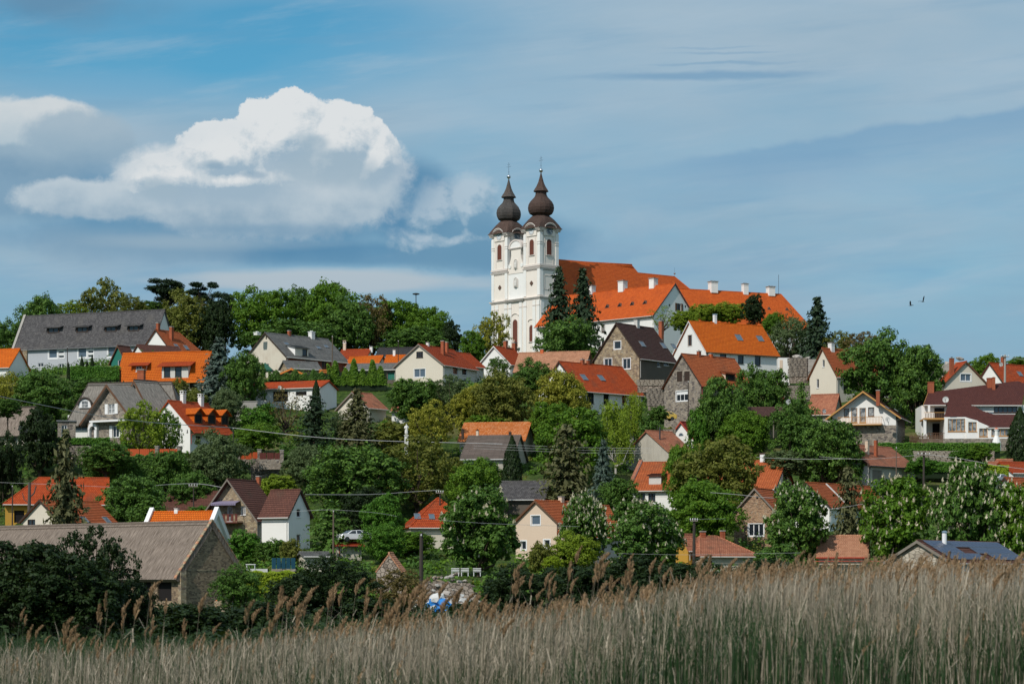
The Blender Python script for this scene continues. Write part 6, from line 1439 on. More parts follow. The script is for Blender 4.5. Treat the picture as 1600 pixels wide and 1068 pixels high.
def leafbox(name, label, cat, p0, p1, h, t, leaf, size=0.22, dens=70, kind=None, sag=0.12, tops=None):
    """clipped hedge or ivy: leaf quads filling the shell of a box from p0 to p1"""
    p0, p1 = Vector(p0), Vector(p1); L = (p1-p0).length; u = (p1-p0)/L; n_ = Vector((u.y, -u.x, 0)).normalized(); N = int((L*h*2 + L*t + 2*t*h)*dens)
    a = RG.random(N)*L; face = RG.random(N); z = RG.random(N)*h; w = np.where(face < 0.55, -t/2 + RG.random(N)*0.25, RG.uniform(-t/2, t/2, N)); z = np.where(face > 0.75, h - RG.random(N)*0.2, z)
    bump = sag*(np.sin(a*1.7)+np.sin(a*3.9+2)); z = z*(1+bump*(0.25 if sag < 0.3 else 0.7)); w = w + bump*0.3*np.sign(w) + RG.normal(size=N)*0.05
    co = np.stack([u.x*a - (-n_.x)*(-w), u.y*a + n_.y*(w)*-1, u.z*a + z], 1)
    co = np.stack([u.x*a + n_.x*(-w)*-1*-1, u.y*a + n_.y*(-w), u.z*a + z], 1)
    nn = unit(np.stack([np.full(N, n_.x), np.full(N, n_.y), np.where(face > 0.75, 1.5, 0.4)], 1) + RG.normal(size=(N, 3))*0.5)
    v, q, ti = leafquads(co, nn, size*RG.uniform(0.6, 1.3, N), np.stack([RG.random(N), 0.5+0.5*np.sin(a*0.9)*np.sin(z*2)], 1))
    o = bpy.data.objects.new(name, fastmesh(name, v, q, [leaf], False, ti)); COL.objects.link(o); o.location = p0; tag(o, label, cat)
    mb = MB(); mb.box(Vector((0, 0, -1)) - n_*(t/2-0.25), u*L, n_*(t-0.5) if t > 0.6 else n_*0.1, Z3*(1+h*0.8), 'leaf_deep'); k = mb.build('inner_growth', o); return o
def LB(label, x0, x1, yt, yb, D0, D1, t, leaf, name='hedge', cat='hedge', **k):
    a, b = P(x0, yb, D0), P(x1, yb, D1); leafbox(name, label, cat, a, b, (yb-yt)*(D0+D1)/2/F, t, leaf, **k)
LB('clipped green hedge in front of the long white hilltop house', 112, 188, 573, 594, 425, 425, 2.5, 'leaf_hedge')
LB('long overgrown hedge above the grassy bank, right of the beige house', 512, 604, 577, 602, 430, 430, 3.0, 'leaf_mid', size=0.34, sag=0.45)
LB('low hedge over the roof line of the white garage', 420, 515, 583, 594, 428, 428, 2.0, 'leaf_dark', sag=0.4)
LB('clipped hedge on the terrace of the thatched stone house', 88, 172, 684, 694, 365, 365, 1.4, 'leaf_hedge')
LB('dark ivy covering the bank under the rust panel fence', 132, 246, 712, 750, 350, 350, 3.0, 'leaf_dark', 'ivy_bank', 'ivy', size=0.26)
LB('lime green hedge right of the barn', 382, 470, 893, 925, 268, 268, 3.0, 'leaf_lime', size=0.25)
LB('long dark clipped hedge in front of the chalet and the maroon villa', 1372, 1562, 692, 705, 378, 376, 1.6, 'leaf_hedge')
LB('ivy hanging over the left part of the pale terrace wall', 1378, 1430, 702, 722, 372.5, 372, 0.8, 'leaf_dark', 'ivy', 'ivy')
LB('green bank strip under the pale terrace wall', 1420, 1540, 722, 737, 366, 364, 2.5, 'leaf_hedge', 'shrub_strip', 'bushes')
LB('lime green hedge by the low shed at the right edge', 1530, 1576, 727, 744, 356, 355, 2.0, 'leaf_lime')
for i, (x, y0, y1, w) in enumerate(((128, 556, 575, 8), (136, 562, 575, 5), (144, 555, 574, 8), (107, 566, 580, 6))):
    tree('column', x, y0, y1+6, w, 432, 'leaf_deep', ('slim thuja, left one of the pair before the long white house', 'smallest thuja between the two taller ones before the long white house', 'slim thuja, right one of the pair before the long white house', 'dark thuja at the left end of the clipped hilltop hedge')[i])

# undergrowth: shrub-sized clumps of leaves all over the slope, nobody could count them
def undergrowth(name, n, seed, y0, y1, rr_, leaf, hk, per, lsz):
    rg = np.random.default_rng(seed); cy = y0 + (y1-y0)*rg.random(n); cx = (rg.random(n)*2160 - 280 - 800)*cy/F
    kp = ~((np.abs(cx*F/cy+800-548) < 42) & (np.abs(cy-412) < 17)); cx, cy = cx[kp], cy[kp]; n = len(cx)
    r = rg.uniform(*rr_, n)*(0.7+0.5*np.sin(cx*0.3)*np.sin(cy*0.23)); r = np.maximum(r, 0.35); cz = tz(cx, cy) + r*0.15
    I_ = np.repeat(np.arange(n), per); e = sph(rg, len(I_)); e[:, 2] = np.abs(e[:, 2]); k = rg.uniform(0.6, 1.12, (len(I_), 1))
    p = np.stack([cx, cy, cz], 1)[I_] + e*k*r[I_, None]*np.array([1, 1, hk]); c = rg.random(n)
    v, q, ti = leafquads(p, unit(e*0.8 + rg.normal(size=e.shape)*0.45 + np.array([0, -0.1, 0.3])), lsz*rg.uniform(0.6, 1.3, len(I_)), np.stack([rg.random(len(I_)), c[I_]], 1), 1.4, rg)
    o = bpy.data.objects.new(name, fastmesh(name, v, q, [leaf], False, ti)); COL.objects.link(o); o['kind'] = 'stuff'
undergrowth('undergrowth', 2040, 21, 256, 560, (0.7, 2.1), 'leaf_mid', 0.95, 50, 0.34)
undergrowth('undergrowth', 2040, 22, 256, 560, (0.7, 2.4), 'leaf_dark', 1.0, 50, 0.34)
undergrowth('undergrowth', 500, 23, 262, 450, (0.6, 1.6), 'leaf_olive', 1.1, 45, 0.30)
undergrowth('undergrowth', 1560, 24, 105, 256, (0.5, 1.5), 'leaf_deep', 0.9, 45, 0.26)
N = 45000; uy = 258 + (575-258)*RG.random(N)**0.9; ux_ = (RG.random(N)*1760 - 80 - 800)*uy/F; uz = tz(ux_, uy) + 0.25*RG.random(N)
v, q, ti = leafquads(np.stack([ux_, uy, uz], 1), unit(RG.normal(size=(N, 3))*0.5 + np.array([0, -0.35, 0.5])), 0.30*RG.uniform(0.5, 1.3, N), np.stack([RG.random(N), 0.5+0.5*np.sin(ux_*0.21)*np.sin(uy*0.17)], 1))
o = bpy.data.objects.new('grass', fastmesh('grass', v, q, ['leaf_mid'], False, ti)); COL.objects.link(o); o['kind'] = 'stuff'

# ================================================================== reeds
def reed_field(N, rg, xr, yr, hfun, plume_p, name):
    y = rg.uniform(*yr, N); px = rg.uniform(*xr, N); kp = rg.random(N) < np.interp(px, [-60, 350, 800, 1660], [0.45, 0.55, 0.9, 1.0])*(0.62+0.38*np.sin(px*0.021+y*0.9)*np.sin(px*0.047-y*0.31)); px, y = px[kp], y[kp]; N = len(y); x = (px-800)*y/F
    z0 = tz(x, y); h = hfun(px, rg, N, y, z0); lean = rg.normal(size=(N, 2))*np.where(rg.random(N) < 0.12, 0.10, 0.026)[:, None] + np.array([0.03, 0.0]); fac = rg.random(N)
    parts_d, parts_p, parts_g = [], [], []
    seg = [0, 0.35, 0.7, 1.0]
    def at(t_): return np.stack([x + lean[:, 0]*h*t_**1.8, y + lean[:, 1]*h*t_**1.8, z0 + h*t_], 1)
    rad = rg.uniform(0.0022, 0.0058, N)
    for a in range(2):         # two crossed blades make each stalk solid from every side
        th = rg.uniform(0, math.pi, N) + a*math.pi/2; d = np.stack([np.cos(th), np.sin(th), np.zeros(N)], 1)*rad[:, None]
        for t0, t1 in zip(seg[:-1], seg[1:]):
            p, q = at(t0), at(t1); v = np.stack([p-d*(1.1-t0*0.5), p+d*(1.1-t0*0.5), q+d*(1.1-t1*0.5), q-d*(1.1-t1*0.5)], 1).reshape(-1, 3)
            parts_d.append((v, np.arange(4*N).reshape(-1, 4), np.repeat(np.stack([fac, rg.random(N)*0.4], 1), 4, 0)))
    for k in range(2):         # hanging leaf blades
        t0 = rg.uniform(0.30, 0.93, N); p = at(0)*0; tt = t0; p = np.stack([x + lean[:, 0]*h*tt**1.8, y + lean[:, 1]*h*tt**1.8, z0 + h*tt], 1)
        a = rg.uniform(0, 6.28, N); ln = rg.uniform(0.22, 0.5, N); up = rg.uniform(0.7, 2.2, N); o_ = np.stack([np.cos(a), np.sin(a), up], 1)*ln[:, None]*0.5; o2 = np.stack([np.cos(a)*0.8, np.sin(a)*0.8, up-1.0], 1)*ln[:, None]*0.5
        w = np.stack([-np.sin(a), np.cos(a), np.zeros(N)], 1)*rg.uniform(0.0025, 0.006, N)[:, None]
        m = p+o_; e = m+o2*rg.uniform(0.2, 1, N)[:, None]
        for A_, B_, wa, wb in ((p, m, 1, 0.9), (m, e, 0.9, 0.15)):
            v = np.stack([A_-w*wa, A_+w*wa, B_+w*wb, B_-w*wb], 1).reshape(-1, 3); parts_d.append((v, np.arange(4*N).reshape(-1, 4), np.repeat(np.stack([rg.random(N), rg.random(N)*0.5], 1), 4, 0)))
    pl = rg.random(N) < plume_p(px, y, h); idx = np.where(pl)[0]; M = len(idx)
    tip = at(1.0)[idx]; s = 26
    for k in range(s):
        f = k/s; base = tip + np.stack([0.30*f**1.6*lean[idx, 0]*3.5 + 0.03*f, np.zeros(M), np.full(M, 0.30*f - 0.06*f*f)], 1) - np.array([0, 0, 0.06]); e = sph(rg, M)*np.array([1, 1, 0.25]); ln = (0.070*(1-f*0.75) + 0.02)*rg.uniform(0.6, 1.2, M)
        d = unit(e*0.42 + np.array([0.16, 0, 0.95])); E = base + d*ln[:, None] - np.array([0, 0, 0.03])*rg.random((M, 1)); w = unit(np.cross(d, sph(rg, M)))*0.008
        v = np.stack([base-w*0.5, base+w*0.5, E+w, E-w], 1).reshape(-1, 3); parts_p.append((v, np.arange(4*M).reshape(-1, 4), np.repeat(np.stack([rg.random(M), rg.random(M)*0.6], 1), 4, 0)))
    for nm, ps, m in ((name, parts_d, 'reed_dry'), (name + '_plumes', parts_p, 'reed_plume')):
        co, q, ti = merge(ps); o = bpy.data.objects.new(nm, fastmesh(nm, co, q, [m], False, ti)); COL.objects.link(o); o['kind'] = 'stuff'
def toprow(px): return np.interp(px, [-60, 200, 400, 700, 900, 1000, 1100, 1200, 1400, 1660], [1014, 1012, 996, 964, 948, 930, 906, 893, 884, 886])
def hr(px, rg, N, y, z0): return np.clip(EYE - (toprow(px) - 900 + np.abs(rg.normal(size=N))*22 - 4)*y/F - z0, 1.1, 3.6)
reed_field(29500, np.random.default_rng(3), (-260, 1860), (36, 80), hr, lambda px, y, h: 0.03 + 0.15*np.clip((px-300)/600, 0, 1), 'reed_bed')
def hs(px, rg, N, y, z0): return rg.uniform(1.3, 2.25, N)
reed_field(1850, np.random.default_rng(4), (-260, 1860), (33, 50), hs, lambda px, y, h: 0.10 + 0*px, 'reed_fringe')
# green shoots low in the bed
N = 42000; rg = np.random.default_rng(8); y = rg.uniform(35, 100, N); px = rg.uniform(-260, 1860, N); x = (px-800)*y/F; z0 = tz(x, y)
h = np.where(y < 78, np.interp(px, [-60, 400, 900, 1660], [1.35, 1.5, 1.7, 1.9]) + 0.30*np.sin(px/90.0+y*0.2) + rg.normal(size=N)*0.22, 0.5 + rg.random(N)*0.5) + 0.15; a = rg.uniform(0, 6.28, N); w = np.stack([np.cos(a), np.sin(a), np.zeros(N)], 1)*rg.uniform(0.006, 0.013, N)[:, None]
b = np.stack([x, y, z0], 1); m = b + np.stack([rg.normal(size=N)*0.06, rg.normal(size=N)*0.06, h*0.65], 1); e = m + np.stack([rg.normal(size=N)*0.16, rg.normal(size=N)*0.16, h*0.35], 1); F4 = np.arange(4*N).reshape(-1, 4); tt = np.repeat(np.stack([rg.random(N), rg.random(N)], 1), 4, 0)
co, q, ti = merge([(np.stack([b-w, b+w, m+w, m-w], 1).reshape(-1, 3), F4, tt), (np.stack([m-w, m+w, e+w*0.1, e-w*0.1], 1).reshape(-1, 3), F4, tt)])
o = bpy.data.objects.new('green_shoots', fastmesh('green_shoots', co, q, ['reed_green'], False, ti)); COL.objects.link(o); o['kind'] = 'stuff'
# tall single reeds standing clear of the bed, one thing each
def reed_proto(seed):
    rg = np.random.default_rng(seed); mb = MB(); pts = [Vector((0.06*(t_**2.2), 0.02*t_, t_)) for t_ in (0, 0.25, 0.5, 0.75, 0.9, 1.0)]
    for p, q, r0, r1 in zip(pts[:-1], pts[1:], (1, .95, .9, .8, .6), (.95, .9, .8, .6, .4)): mb.tube(p, q, 0.0022*r0, 'reed_dry', r2=0.0022*r1, n=5, cap=False)
    st = to_mesh('stalk', mb); s = 190; f = rg.random(s)**0.8; base = np.stack([0.06 + (0.012+0.03*(seed % 3))*f**1.8, np.full(s, 0.02), 0.975 + 0.115*f], 1); e = sph(rg, s)*np.array([1, 1, 0.2]); d = unit(e*0.36 + np.array([0.13, 0, 0.9])); ln = (0.046*(1-f*0.72)+0.008)*rg.uniform(0.5, 1.2, s)
    E = base + d*ln[:, None] - np.array([0, 0, 0.012])*rg.random((s, 1)); w = unit(np.cross(d, sph(rg, s)))*0.0030
    pm = fastmesh('plume', np.stack([base-w*0.5, base+w*0.5, E+w, E-w], 1).reshape(-1, 3), np.arange(4*s).reshape(-1, 4), ['reed_plume'], False, np.repeat(np.stack([rg.random(s), rg.random(s)*0.6], 1), 4, 0))
    lv = []
    for k in range(3):
        t_ = rg.uniform(0.5, 0.88); a = rg.uniform(0, 6.28); p = np.array([0.06*t_**2.2, 0, t_]); L_ = rg.uniform(0.09, 0.16); m = p + np.array([math.cos(a)*L_*0.5, math.sin(a)*L_*0.5, L_*0.45]); e_ = m + np.array([math.cos(a)*L_*0.5, math.sin(a)*L_*0.5, -L_*0.35]); w = np.array([-math.sin(a), math.cos(a), 0])*0.003
        lv.append(fastmesh('leaf', np.array([p-w, p+w, m+w, m-w, e_-w*0.1, e_+w*0.1]), np.array([[0, 1, 2, 3], [3, 2, 5, 4]]), ['reed_dry'], False, np.full((6, 2), rg.random())))
    return st, pm, lv
protos = [reed_proto(50+i) for i in range(7)]
rr = random.Random(9); nr = 0
tops = []
for i in range(230):
    px = rr.uniform(5, 1595)
    if px < 400:
        if rr.random() < 0.45: continue
        yt = rr.triangular(935, 1020, 1000)
    elif px < 900: yt = rr.triangular(893, 985, 935)
    else: yt = rr.triangular(862, 930, 888)
    tops.append((px, yt))
tops += [(152, 925), (196, 934), (220, 908), (183, 940), (248, 938), (298, 930), (370, 940), (420, 917), (447, 917), (468, 917), (502, 912), (508, 915), (522, 920), (543, 905), (583, 922), (600, 925), (607, 940), (630, 905), (648, 912), (655, 914), (790, 880), (796, 895), (820, 898), (843, 894), (852, 898), (873, 880), (887, 855), (935, 878), (940, 900), (964, 898), (1075, 868), (1232, 862), (1290, 865), (1335, 870), (1375, 868), (1470, 862), (1520, 866), (1575, 860)]
for px, yt in tops:
    D = rr.uniform(36, 58); x = (px-800)*D/F; gz = TZ(x, D); top = EYE + (HOR-yt)*D/F; h = (top-gz)/1.09
    if h < 1.4: continue
    st, pm, lv = protos[nr % len(protos)]; nr += 1
    r = thing('common_reed', 'single tall dry reed whose plume stands clear above the reed bed', 'reed', (x, D, gz), 'tall reeds standing above the reed bed', rr.uniform(-0.5, 0.5))
    for nm, m_ in [('stalk', st), ('plume', pm)] + [('leaf', l_) for l_ in lv]:
        o = bpy.data.objects.new(nm, m_); COL.objects.link(o); o.parent = r; o.scale = (h*rr.choice((1, 1, 1, 0.7)), h, h)

# ================================================================== walls, fences, poles, wires and small things
def stone_wall(label, x0, x1, yt, yb, D0, D1, bw=0.75, bh=0.34, m='stone_pale', back='stone_rubble', cat='stone wall', name='garden_wall', t=0.5, seed=1):
    """dry wall of single stones in courses"""
    rg = random.Random(seed); a, b = P(x0, yb, D0), P(x1, yb, D1); L = (b-a).length; u = (b-a)/L; n = Vector((u.y, -u.x, 0)).normalized(); H = (yb-yt)*(D0+D1)/2/F
    root = thing(name, label, cat, a); mb = MB(); mb.box(-Z3*1.2 - n*(-0.0) - n*t, u*L, n*(t-0.05), Z3*(H+1.2), back); mb.build('wall_core', root)
    protos_ = []
    for k in range(6):
        k_ = MB(); c = [Vector((sx*0.5*rg.uniform(0.86, 1), sy*0.5*rg.uniform(0.8, 1), sz*0.5*rg.uniform(0.84, 1))) for sz in (-1, 1) for sy in (-1, 1) for sx in (-1, 1)]
        k_.mesh(c, [(0,2,3,1), (4,5,7,6), (0,1,5,4), (2,6,7,3), (0,4,6,2), (1,3,7,5)], m); o = k_.build('stone', root); protos_.append(o)
    used = [False]*6; rows = max(2, round(H/bh)); ang = math.atan2(u.y, u.x)
    for r in range(rows):
        s = -rg.random()*bw*0.5
        while s < L-0.1 and len(used) < 9999:
            w = bw*rg.uniform(0.6, 1.5); k = rg.randrange(6)
            if used[k]: o = protos_[k].copy(); COL.objects.link(o); o.parent = root
            else: o = protos_[k]; used[k] = True
            w_ = min(w, L-s); o.location = u*(s+w_/2) + Z3*((r+0.5)*H/rows) - n*0.02*rg.random(); o.scale = (w_*0.96, 0.22*rg.uniform(0.8, 1.2), H/rows*0.95); o.rotation_euler = (0, rg.uniform(-0.02, 0.02), ang)
            s += w
    for k in range(6):
        if not used[k]: bpy.data.objects.remove(protos_[k])
stone_wall('pale dry stone terrace wall under the long hedge of the chalet', 1428, 1554, 704, 722, 371, 369, 0.85, 0.36, seed=3)
stone_wall('low stone wall under the clipped hedge of the thatched house', 88, 139, 696, 712, 362, 361, 0.8, 0.34, 'stone_grey', seed=4)
stone_wall('stone wall with brown panels right of the big grey-green tree', 392, 442, 716, 739, 357, 357, 0.8, 0.4, 'stone_grey', seed=5)
stone_wall('pale low garden terrace wall right of the tan stone house', 996, 1038, 593, 602, 417, 416, 0.7, 0.32, seed=6)
stone_wall('dark stone wall over the black garage opening beside the grey stone house', 1012, 1040, 606, 634, 405, 404, 0.8, 0.42, 'stone_grey', seed=7)
stone_wall('rough stone retaining wall right of the white house with bright orange roof', 1233, 1262, 559, 588, 434, 433, 0.8, 0.45, 'stone_grey', seed=8)
stone_wall('lower rubble terrace beside the cream gabled house', 1222, 1266, 602, 624, 424, 424, 0.7, 0.42, 'stone_pale', 'stone_rubble', seed=9)
stone_wall('low broken stone wall under the crimson roofed tiny house', 1030, 1056, 670, 684, 384, 384, 0.6, 0.34, 'stone_pale', seed=10)
stone_wall('pale stones at the left edge of the hedge between cottage and conifer', 30, 64, 664, 672, 376, 376, 0.7, 0.35, seed=12)
def block(name, label, cat, x0, x1, yt, yb, D, dep, m, cap=None, slant=None):
    a, b = P(x0, yb, D), P(x1, yb, D); H = (yb-yt)*D/F; r = thing(name, label, cat, a); mb = MB(); mb.box(-Z3*1.5, b-a, Vector((0, dep, 0)), Z3*(H+1.5), m); mb.build('wall', r)
    if cap: mb = MB(); mb.box(Vector((-0.08, -0.08, H)), b-a + Vector((0.16, 0, 0)), Vector((0, dep+0.16, 0)), Z3*0.1, cap); mb.build('coping', r)
    return r
block('garden_wall', 'plain concrete garden wall under the white garage', 'wall', 356, 402, 627, 643, 404, 0.4, 'concrete', 'concrete')
block('stone_pillar', 'free standing stone pillar before the left end of the long white house', 'pillar', 31, 42, 547, 584, 470, 1.1, 'stone_tan', 'concrete')
block('garden_wall', 'grey wall and railing at the left edge beside the stone pillar', 'wall', -10, 32, 574, 588, 462, 0.4, 'concrete', 'dark_metal')
r = block('garden_shed', 'small white rendered shed beside the rough stone retaining wall', 'shed', 1216, 1234, 558, 588, 437, 2.5, 'plaster_white', 'dark_wood')
mb = MB(); mb.box(Vector((0.25, -0.05, 0.4)), Vector((0.55, 0, 0)), Vector((0, 0.04, 0)), Z3*2.6, 'plaster_beige'); mb.build('door', r)
r = block('brick_chimney', 'lone red brick chimney stub between the dark trees below the white shed', 'chimney', 1216, 1225, 597, 616, 396, 0.9, 'brick_red', 'brick_red')
for k in (0.15, 0.5): mb = MB(); mb.box(Vector((k, -0.02, 1.35)), Vector((0.25, 0, 0)), Vector((0, 0.03, 0)), Z3*0.35, 'hole_dark'); mb.build('flue', r)
block('garden_wall', 'white wall glimpsed between hedges right of the barn', 'wall', 386, 418, 888, 893, 276, 0.3, 'white_worn')
# hilltop rock shelf behind the rough wall, and the pale embankment on the right skyline
def rocks(name, label, cat, x0, x1, yt, yb, D, n, size, m, seed, kindstuff=False, flat=0.6, piece='stone'):
    rg = random.Random(seed); a = P((x0+x1)/2, yb, D); ztop = P(0, yt, D).z; a.z = min(a.z, TZ(a.x, a.y)); root = thing(name, label, cat, a); sh = []
    for k in range(5):
        bm = bmesh.new(); bmesh.ops.create_icosphere(bm, subdivisions=1, radius=0.5)
        for v in bm.verts: v.co = Vector((v.co.x*rg.uniform(0.7, 1.25), v.co.y*rg.uniform(0.7, 1.25), v.co.z*rg.uniform(0.6, 1.1)))
        me = bpy.data.meshes.new(piece); bm.to_mesh(me); bm.free(); me.materials.append(MATS[m if isinstance(m, str) else m[k % len(m)]]); sh.append(me)
    W, H = (x1-x0)*D/F, ztop-a.z
    for i in range(n):
        u_ = rg.uniform(-0.5, 0.5); hmax = (1-abs(u_*2)**2.2)*H; z = rg.random()**1.4*hmax; o = bpy.data.objects.new(piece, sh[i % 5]); COL.objects.link(o); o.parent = root
        s = size*rg.uniform(0.5, 1.5); o.location = (u_*W, rg.uniform(-0.4, 1.2)*max(0.8, H) + z*0.8, z); o.scale = (s, s*0.9, s*flat); o.rotation_euler = (rg.uniform(-.4, .4), rg.uniform(-.4, .4), rg.uniform(0, 6.28))
    mb = MB(); mb.prism([Vector((-W/2, 0.6, -1)), Vector((W/2, 0.6, -1)), Vector((W*0.3, 0.6, H*0.72)), Vector((-W*0.3, 0.6, H*0.72))], Vector((0, 1.5, 0)), m if isinstance(m, str) else m[0]); mb.build('earth_core', root)
    return root
rocks('rock_shelf', 'pale rock shelf along the hilltop left of the cream gabled house', 'rocks', 1212, 1302, 549, 566, 455, 90, 1.5, 'pale_rock', 1, flat=0.5)
rocks('rock_embankment', 'pale rocky embankment on the right skyline above the beige gable', 'rocks', 1440, 1535, 551, 574, 462, 110, 1.6, 'pale_rock', 2, flat=0.55)
rocks('rock_pile', 'pile of tumbled stones beside the old yellow car', 'rocks', 1006, 1032, 640, 662, 392, 50, 0.7, ('stone_pale', 'pale_rock'), 3)
rocks('rubble_heap', 'broad heap of brown rubble behind the reeds, right of the dark pole', 'rubble', 640, 758, 893, 935, 232, 260, 0.60, ('stone_rubble', 'pale_rock', 'stone_tan', 'concrete', 'stone_rubble'), 4)
rocks('junk_heap', 'heap of white plastic sheets and stones in front of the brown rubble', 'rubble', 660, 752, 925, 957, 222, 70, 0.95, ('white_worn', 'pale_rock', 'white_worn', 'concrete', 'stone_rubble'), 5)
rocks('tarpaulin', 'crumpled blue tarpaulin lying on the junk heap', 'tarpaulin', 662, 706, 926, 950, 219, 24, 1.2, ('blue_tarp', 'blue_tarp', 'white_worn', 'blue_tarp', 'blue_tarp'), 6, piece='fold')
rocks('rubble_heap', 'small heap of pale bricks at the corner of the barn gable', 'rubble', 330, 350, 930, 950, 244, 30, 0.45, ('stone_tan', 'terracotta', 'pale_rock'), 7, piece='brick')
# panels of rusty sheet between stone posts
def panel_fence(label, x0, x1, yt, yb, D0, D1, n, posts, m, name='panel_fence', slat=None):
    a, b = P(x0, yb, D0), P(x1, yb, D1); L = (b-a).length; u = (b-a)/L; nn = Vector((u.y, -u.x, 0)).normalized(); H = (yb-yt)*D0/F; root = thing(name, label, 'fence', a)
    mb = MB(); mb.box(-Z3*1.5 - nn*0.4, u*L, nn*0.36, Z3*1.5, 'stone_grey'); mb.build('base', root)
    for i in range(n):
        k = MB(); k.box(u*(L*i/n + 0.05) - nn*0.1, u*(L/n-0.1), nn*0.05, Z3*H, m); k.build('panel', root)
        k = MB()
        for j in range(1, 5): k.box(u*(L*(i+j/5)/n) - nn*0.04, u*0.05, nn*0.03, Z3*H, m)
        k.build('rib', root)
    for q in posts:
        k = MB(); k.box(u*(L*q-0.25) - nn*0.35 - Z3*0.5, u*0.55, nn*0.5, Z3*(H+0.85), 'stone_grey'); k.box(u*(L*q-0.32) - nn*0.42 + Z3*(H+0.35), u*0.69, nn*0.64, Z3*0.09, 'concrete'); k.build('post', root)
    return root
panel_fence('rust orange panel fence between stone posts below the thatched house', 141, 280, 701, 712, 360, 357, 9, (0.0, 0.75, 1.0), 'rust_panel')
panel_fence('short rust orange panel fence left of the stone wall', 372, 405, 706, 717, 357, 357, 3, (0.0, 1.0), 'rust_panel')
panel_fence('dark brown panel fence on top of the stone wall', 405, 440, 707, 717, 356, 356, 3, (1.0,), 'red_wood')
panel_fence('blue net fence by the white garden furniture right of the barn', 424, 462, 871, 888, 282, 282, 5, (), 'blue_net')
# posts and cables
def pole(name, label, x, yt, yb, D, r, m, arm=None, cat='utility pole', ins=True):
    c = P(x, yb, D); gz = min(c.z, TZ(c.x, c.y)); top = P(x, yt, D).z-gz; root = thing(name, label, cat, (c.x, c.y, gz)); mb = MB(); mb.tube((0, 0, -1), (0.05, 0, top), r, m, r2=r*0.7, n=8); mb.build('pole_shaft', root)
    if arm:
        mb = MB(); mb.box(Vector((-arm/2, -r-0.08, top-0.45)), Vector((arm, 0, 0)), Vector((0, 0.1, 0)), Z3*0.12, 'grey_wood'); a_ = mb.build('crossarm', root)
        for k in (-0.45, -0.15, 0.15, 0.45): q = MB(); q.lathe(Vector((arm*k, -r-0.03, top-0.33)), [(0.03, 0), (0.03, 0.1), (0.065, 0.12), (0.06, 0.2), (0.02, 0.24)], 8, 'white_paint'); q.build('insulator', a_)
    elif ins:
        mb = MB(); mb.lathe(Vector((0.05, -r, top-0.3)), [(0.03, 0), (0.07, 0.05), (0.05, 0.2)], 8, 'white_worn'); mb.build('insulator', root)
    return root
pole('utility_pole', 'brown wooden pole standing beside the parked white car', 520.5, 796, 862, 296, 0.13, 'pole_wood')
pole('utility_pole', 'thick dark pole rising out of the reeds before the rubble', 657.5, 832, 985, 215, 0.22, 'old_pole')
pole('utility_pole', 'gnarled grey pole between flowering chestnut and two-chimney roof', 1084, 808, 885, 280, 0.22, 'old_pole', 0.9)
pole('utility_pole', 'double timber pole with white crossarm beside the pale terrace wall', 1443, 706, 748, 345, 0.2, 'old_pole', 1.8)
pole('utility_pole', 'thin grey pole in front of the peeling gable house', 1400, 697, 748, 344, 0.09, 'pole_wood')
pole('utility_pole', 'tall pale concrete pole before the red roof at the right edge', 1570, 554, 604, 432, 0.24, 'concrete', 1.4)
pole('utility_pole', 'light wooden pole in front of the grey-roofed beige house', 519, 524, 585, 442, 0.13, 'pole_wood')
pole('utility_pole', 'dark pole standing before the grey stone house gable', 1075, 594, 664, 392, 0.10, 'old_pole')
pole('utility_pole', 'thin dark pole in front of the long white hilltop house', 105, 540, 583, 440, 0.10, 'old_pole')
pole('utility_pole', 'dark slim pole between orange roof and lattice-window house', 622, 531, 580, 450, 0.09, 'old_pole')
pole('utility_pole', 'short pole over the mossy reddish roof', 302, 755, 800, 328, 0.11, 'old_pole', 1.2)
pole('utility_pole', 'thin pole before the yellow house', 19, 757, 822, 322, 0.10, 'old_pole')
pole('utility_pole', 'stubby pole top above the vivid hipped orange roof', 687, 765, 800, 324, 0.12, 'old_pole', 1.0)
pole('utility_pole', 'small pole at the right end of the three-dormer house', 364, 667, 700, 366, 0.12, 'old_pole')
c = P(45, 818, 320); gz = TZ(c.x, c.y); root = thing('dead_tree', 'bare dead trunk with two stub branches before the yellow house', 'tree', (c.x, c.y, gz)); top = P(45, 753, 320).z-gz
mb = MB(); mb.tube((0, 0, -0.5), (0.1, 0, top), 0.30, 'bark_dead', r2=0.18, n=8); mb.build('trunk', root)
mb = MB(); mb.path([Vector((0.1, 0, top*0.72)), Vector((0.7, 0, top*0.80)), Vector((0.95, 0.1, top*0.93))], 0.09, 'bark_dead', 6); mb.path([Vector((0, 0, top*0.62)), Vector((-0.6, 0, top*0.68)), Vector((-0.85, 0, top*0.80))], 0.06, 'bark_dead', 6); mb.build('limb', root)
c = P(650, 480, 540); gz = TZ(c.x, c.y); top = P(650, 460, 540).z-gz; root = thing('floodlight_mast', 'tall thin floodlight mast sticking up above the hilltop wood', 'mast', (c.x, c.y, gz))
mb = MB(); mb.tube((0, 0, -1), (0, 0, top), 0.14, 'dark_metal', r2=0.09, n=8); mb.build('mast_shaft', root); mb = MB(); mb.lathe(Vector((0, 0, top-0.1)), [(0.2, 0), (0.75, 0.12), (0.8, 0.3), (0.3, 0.42)], 12, 'dark_metal'); mb.build('lamp_ring', root)
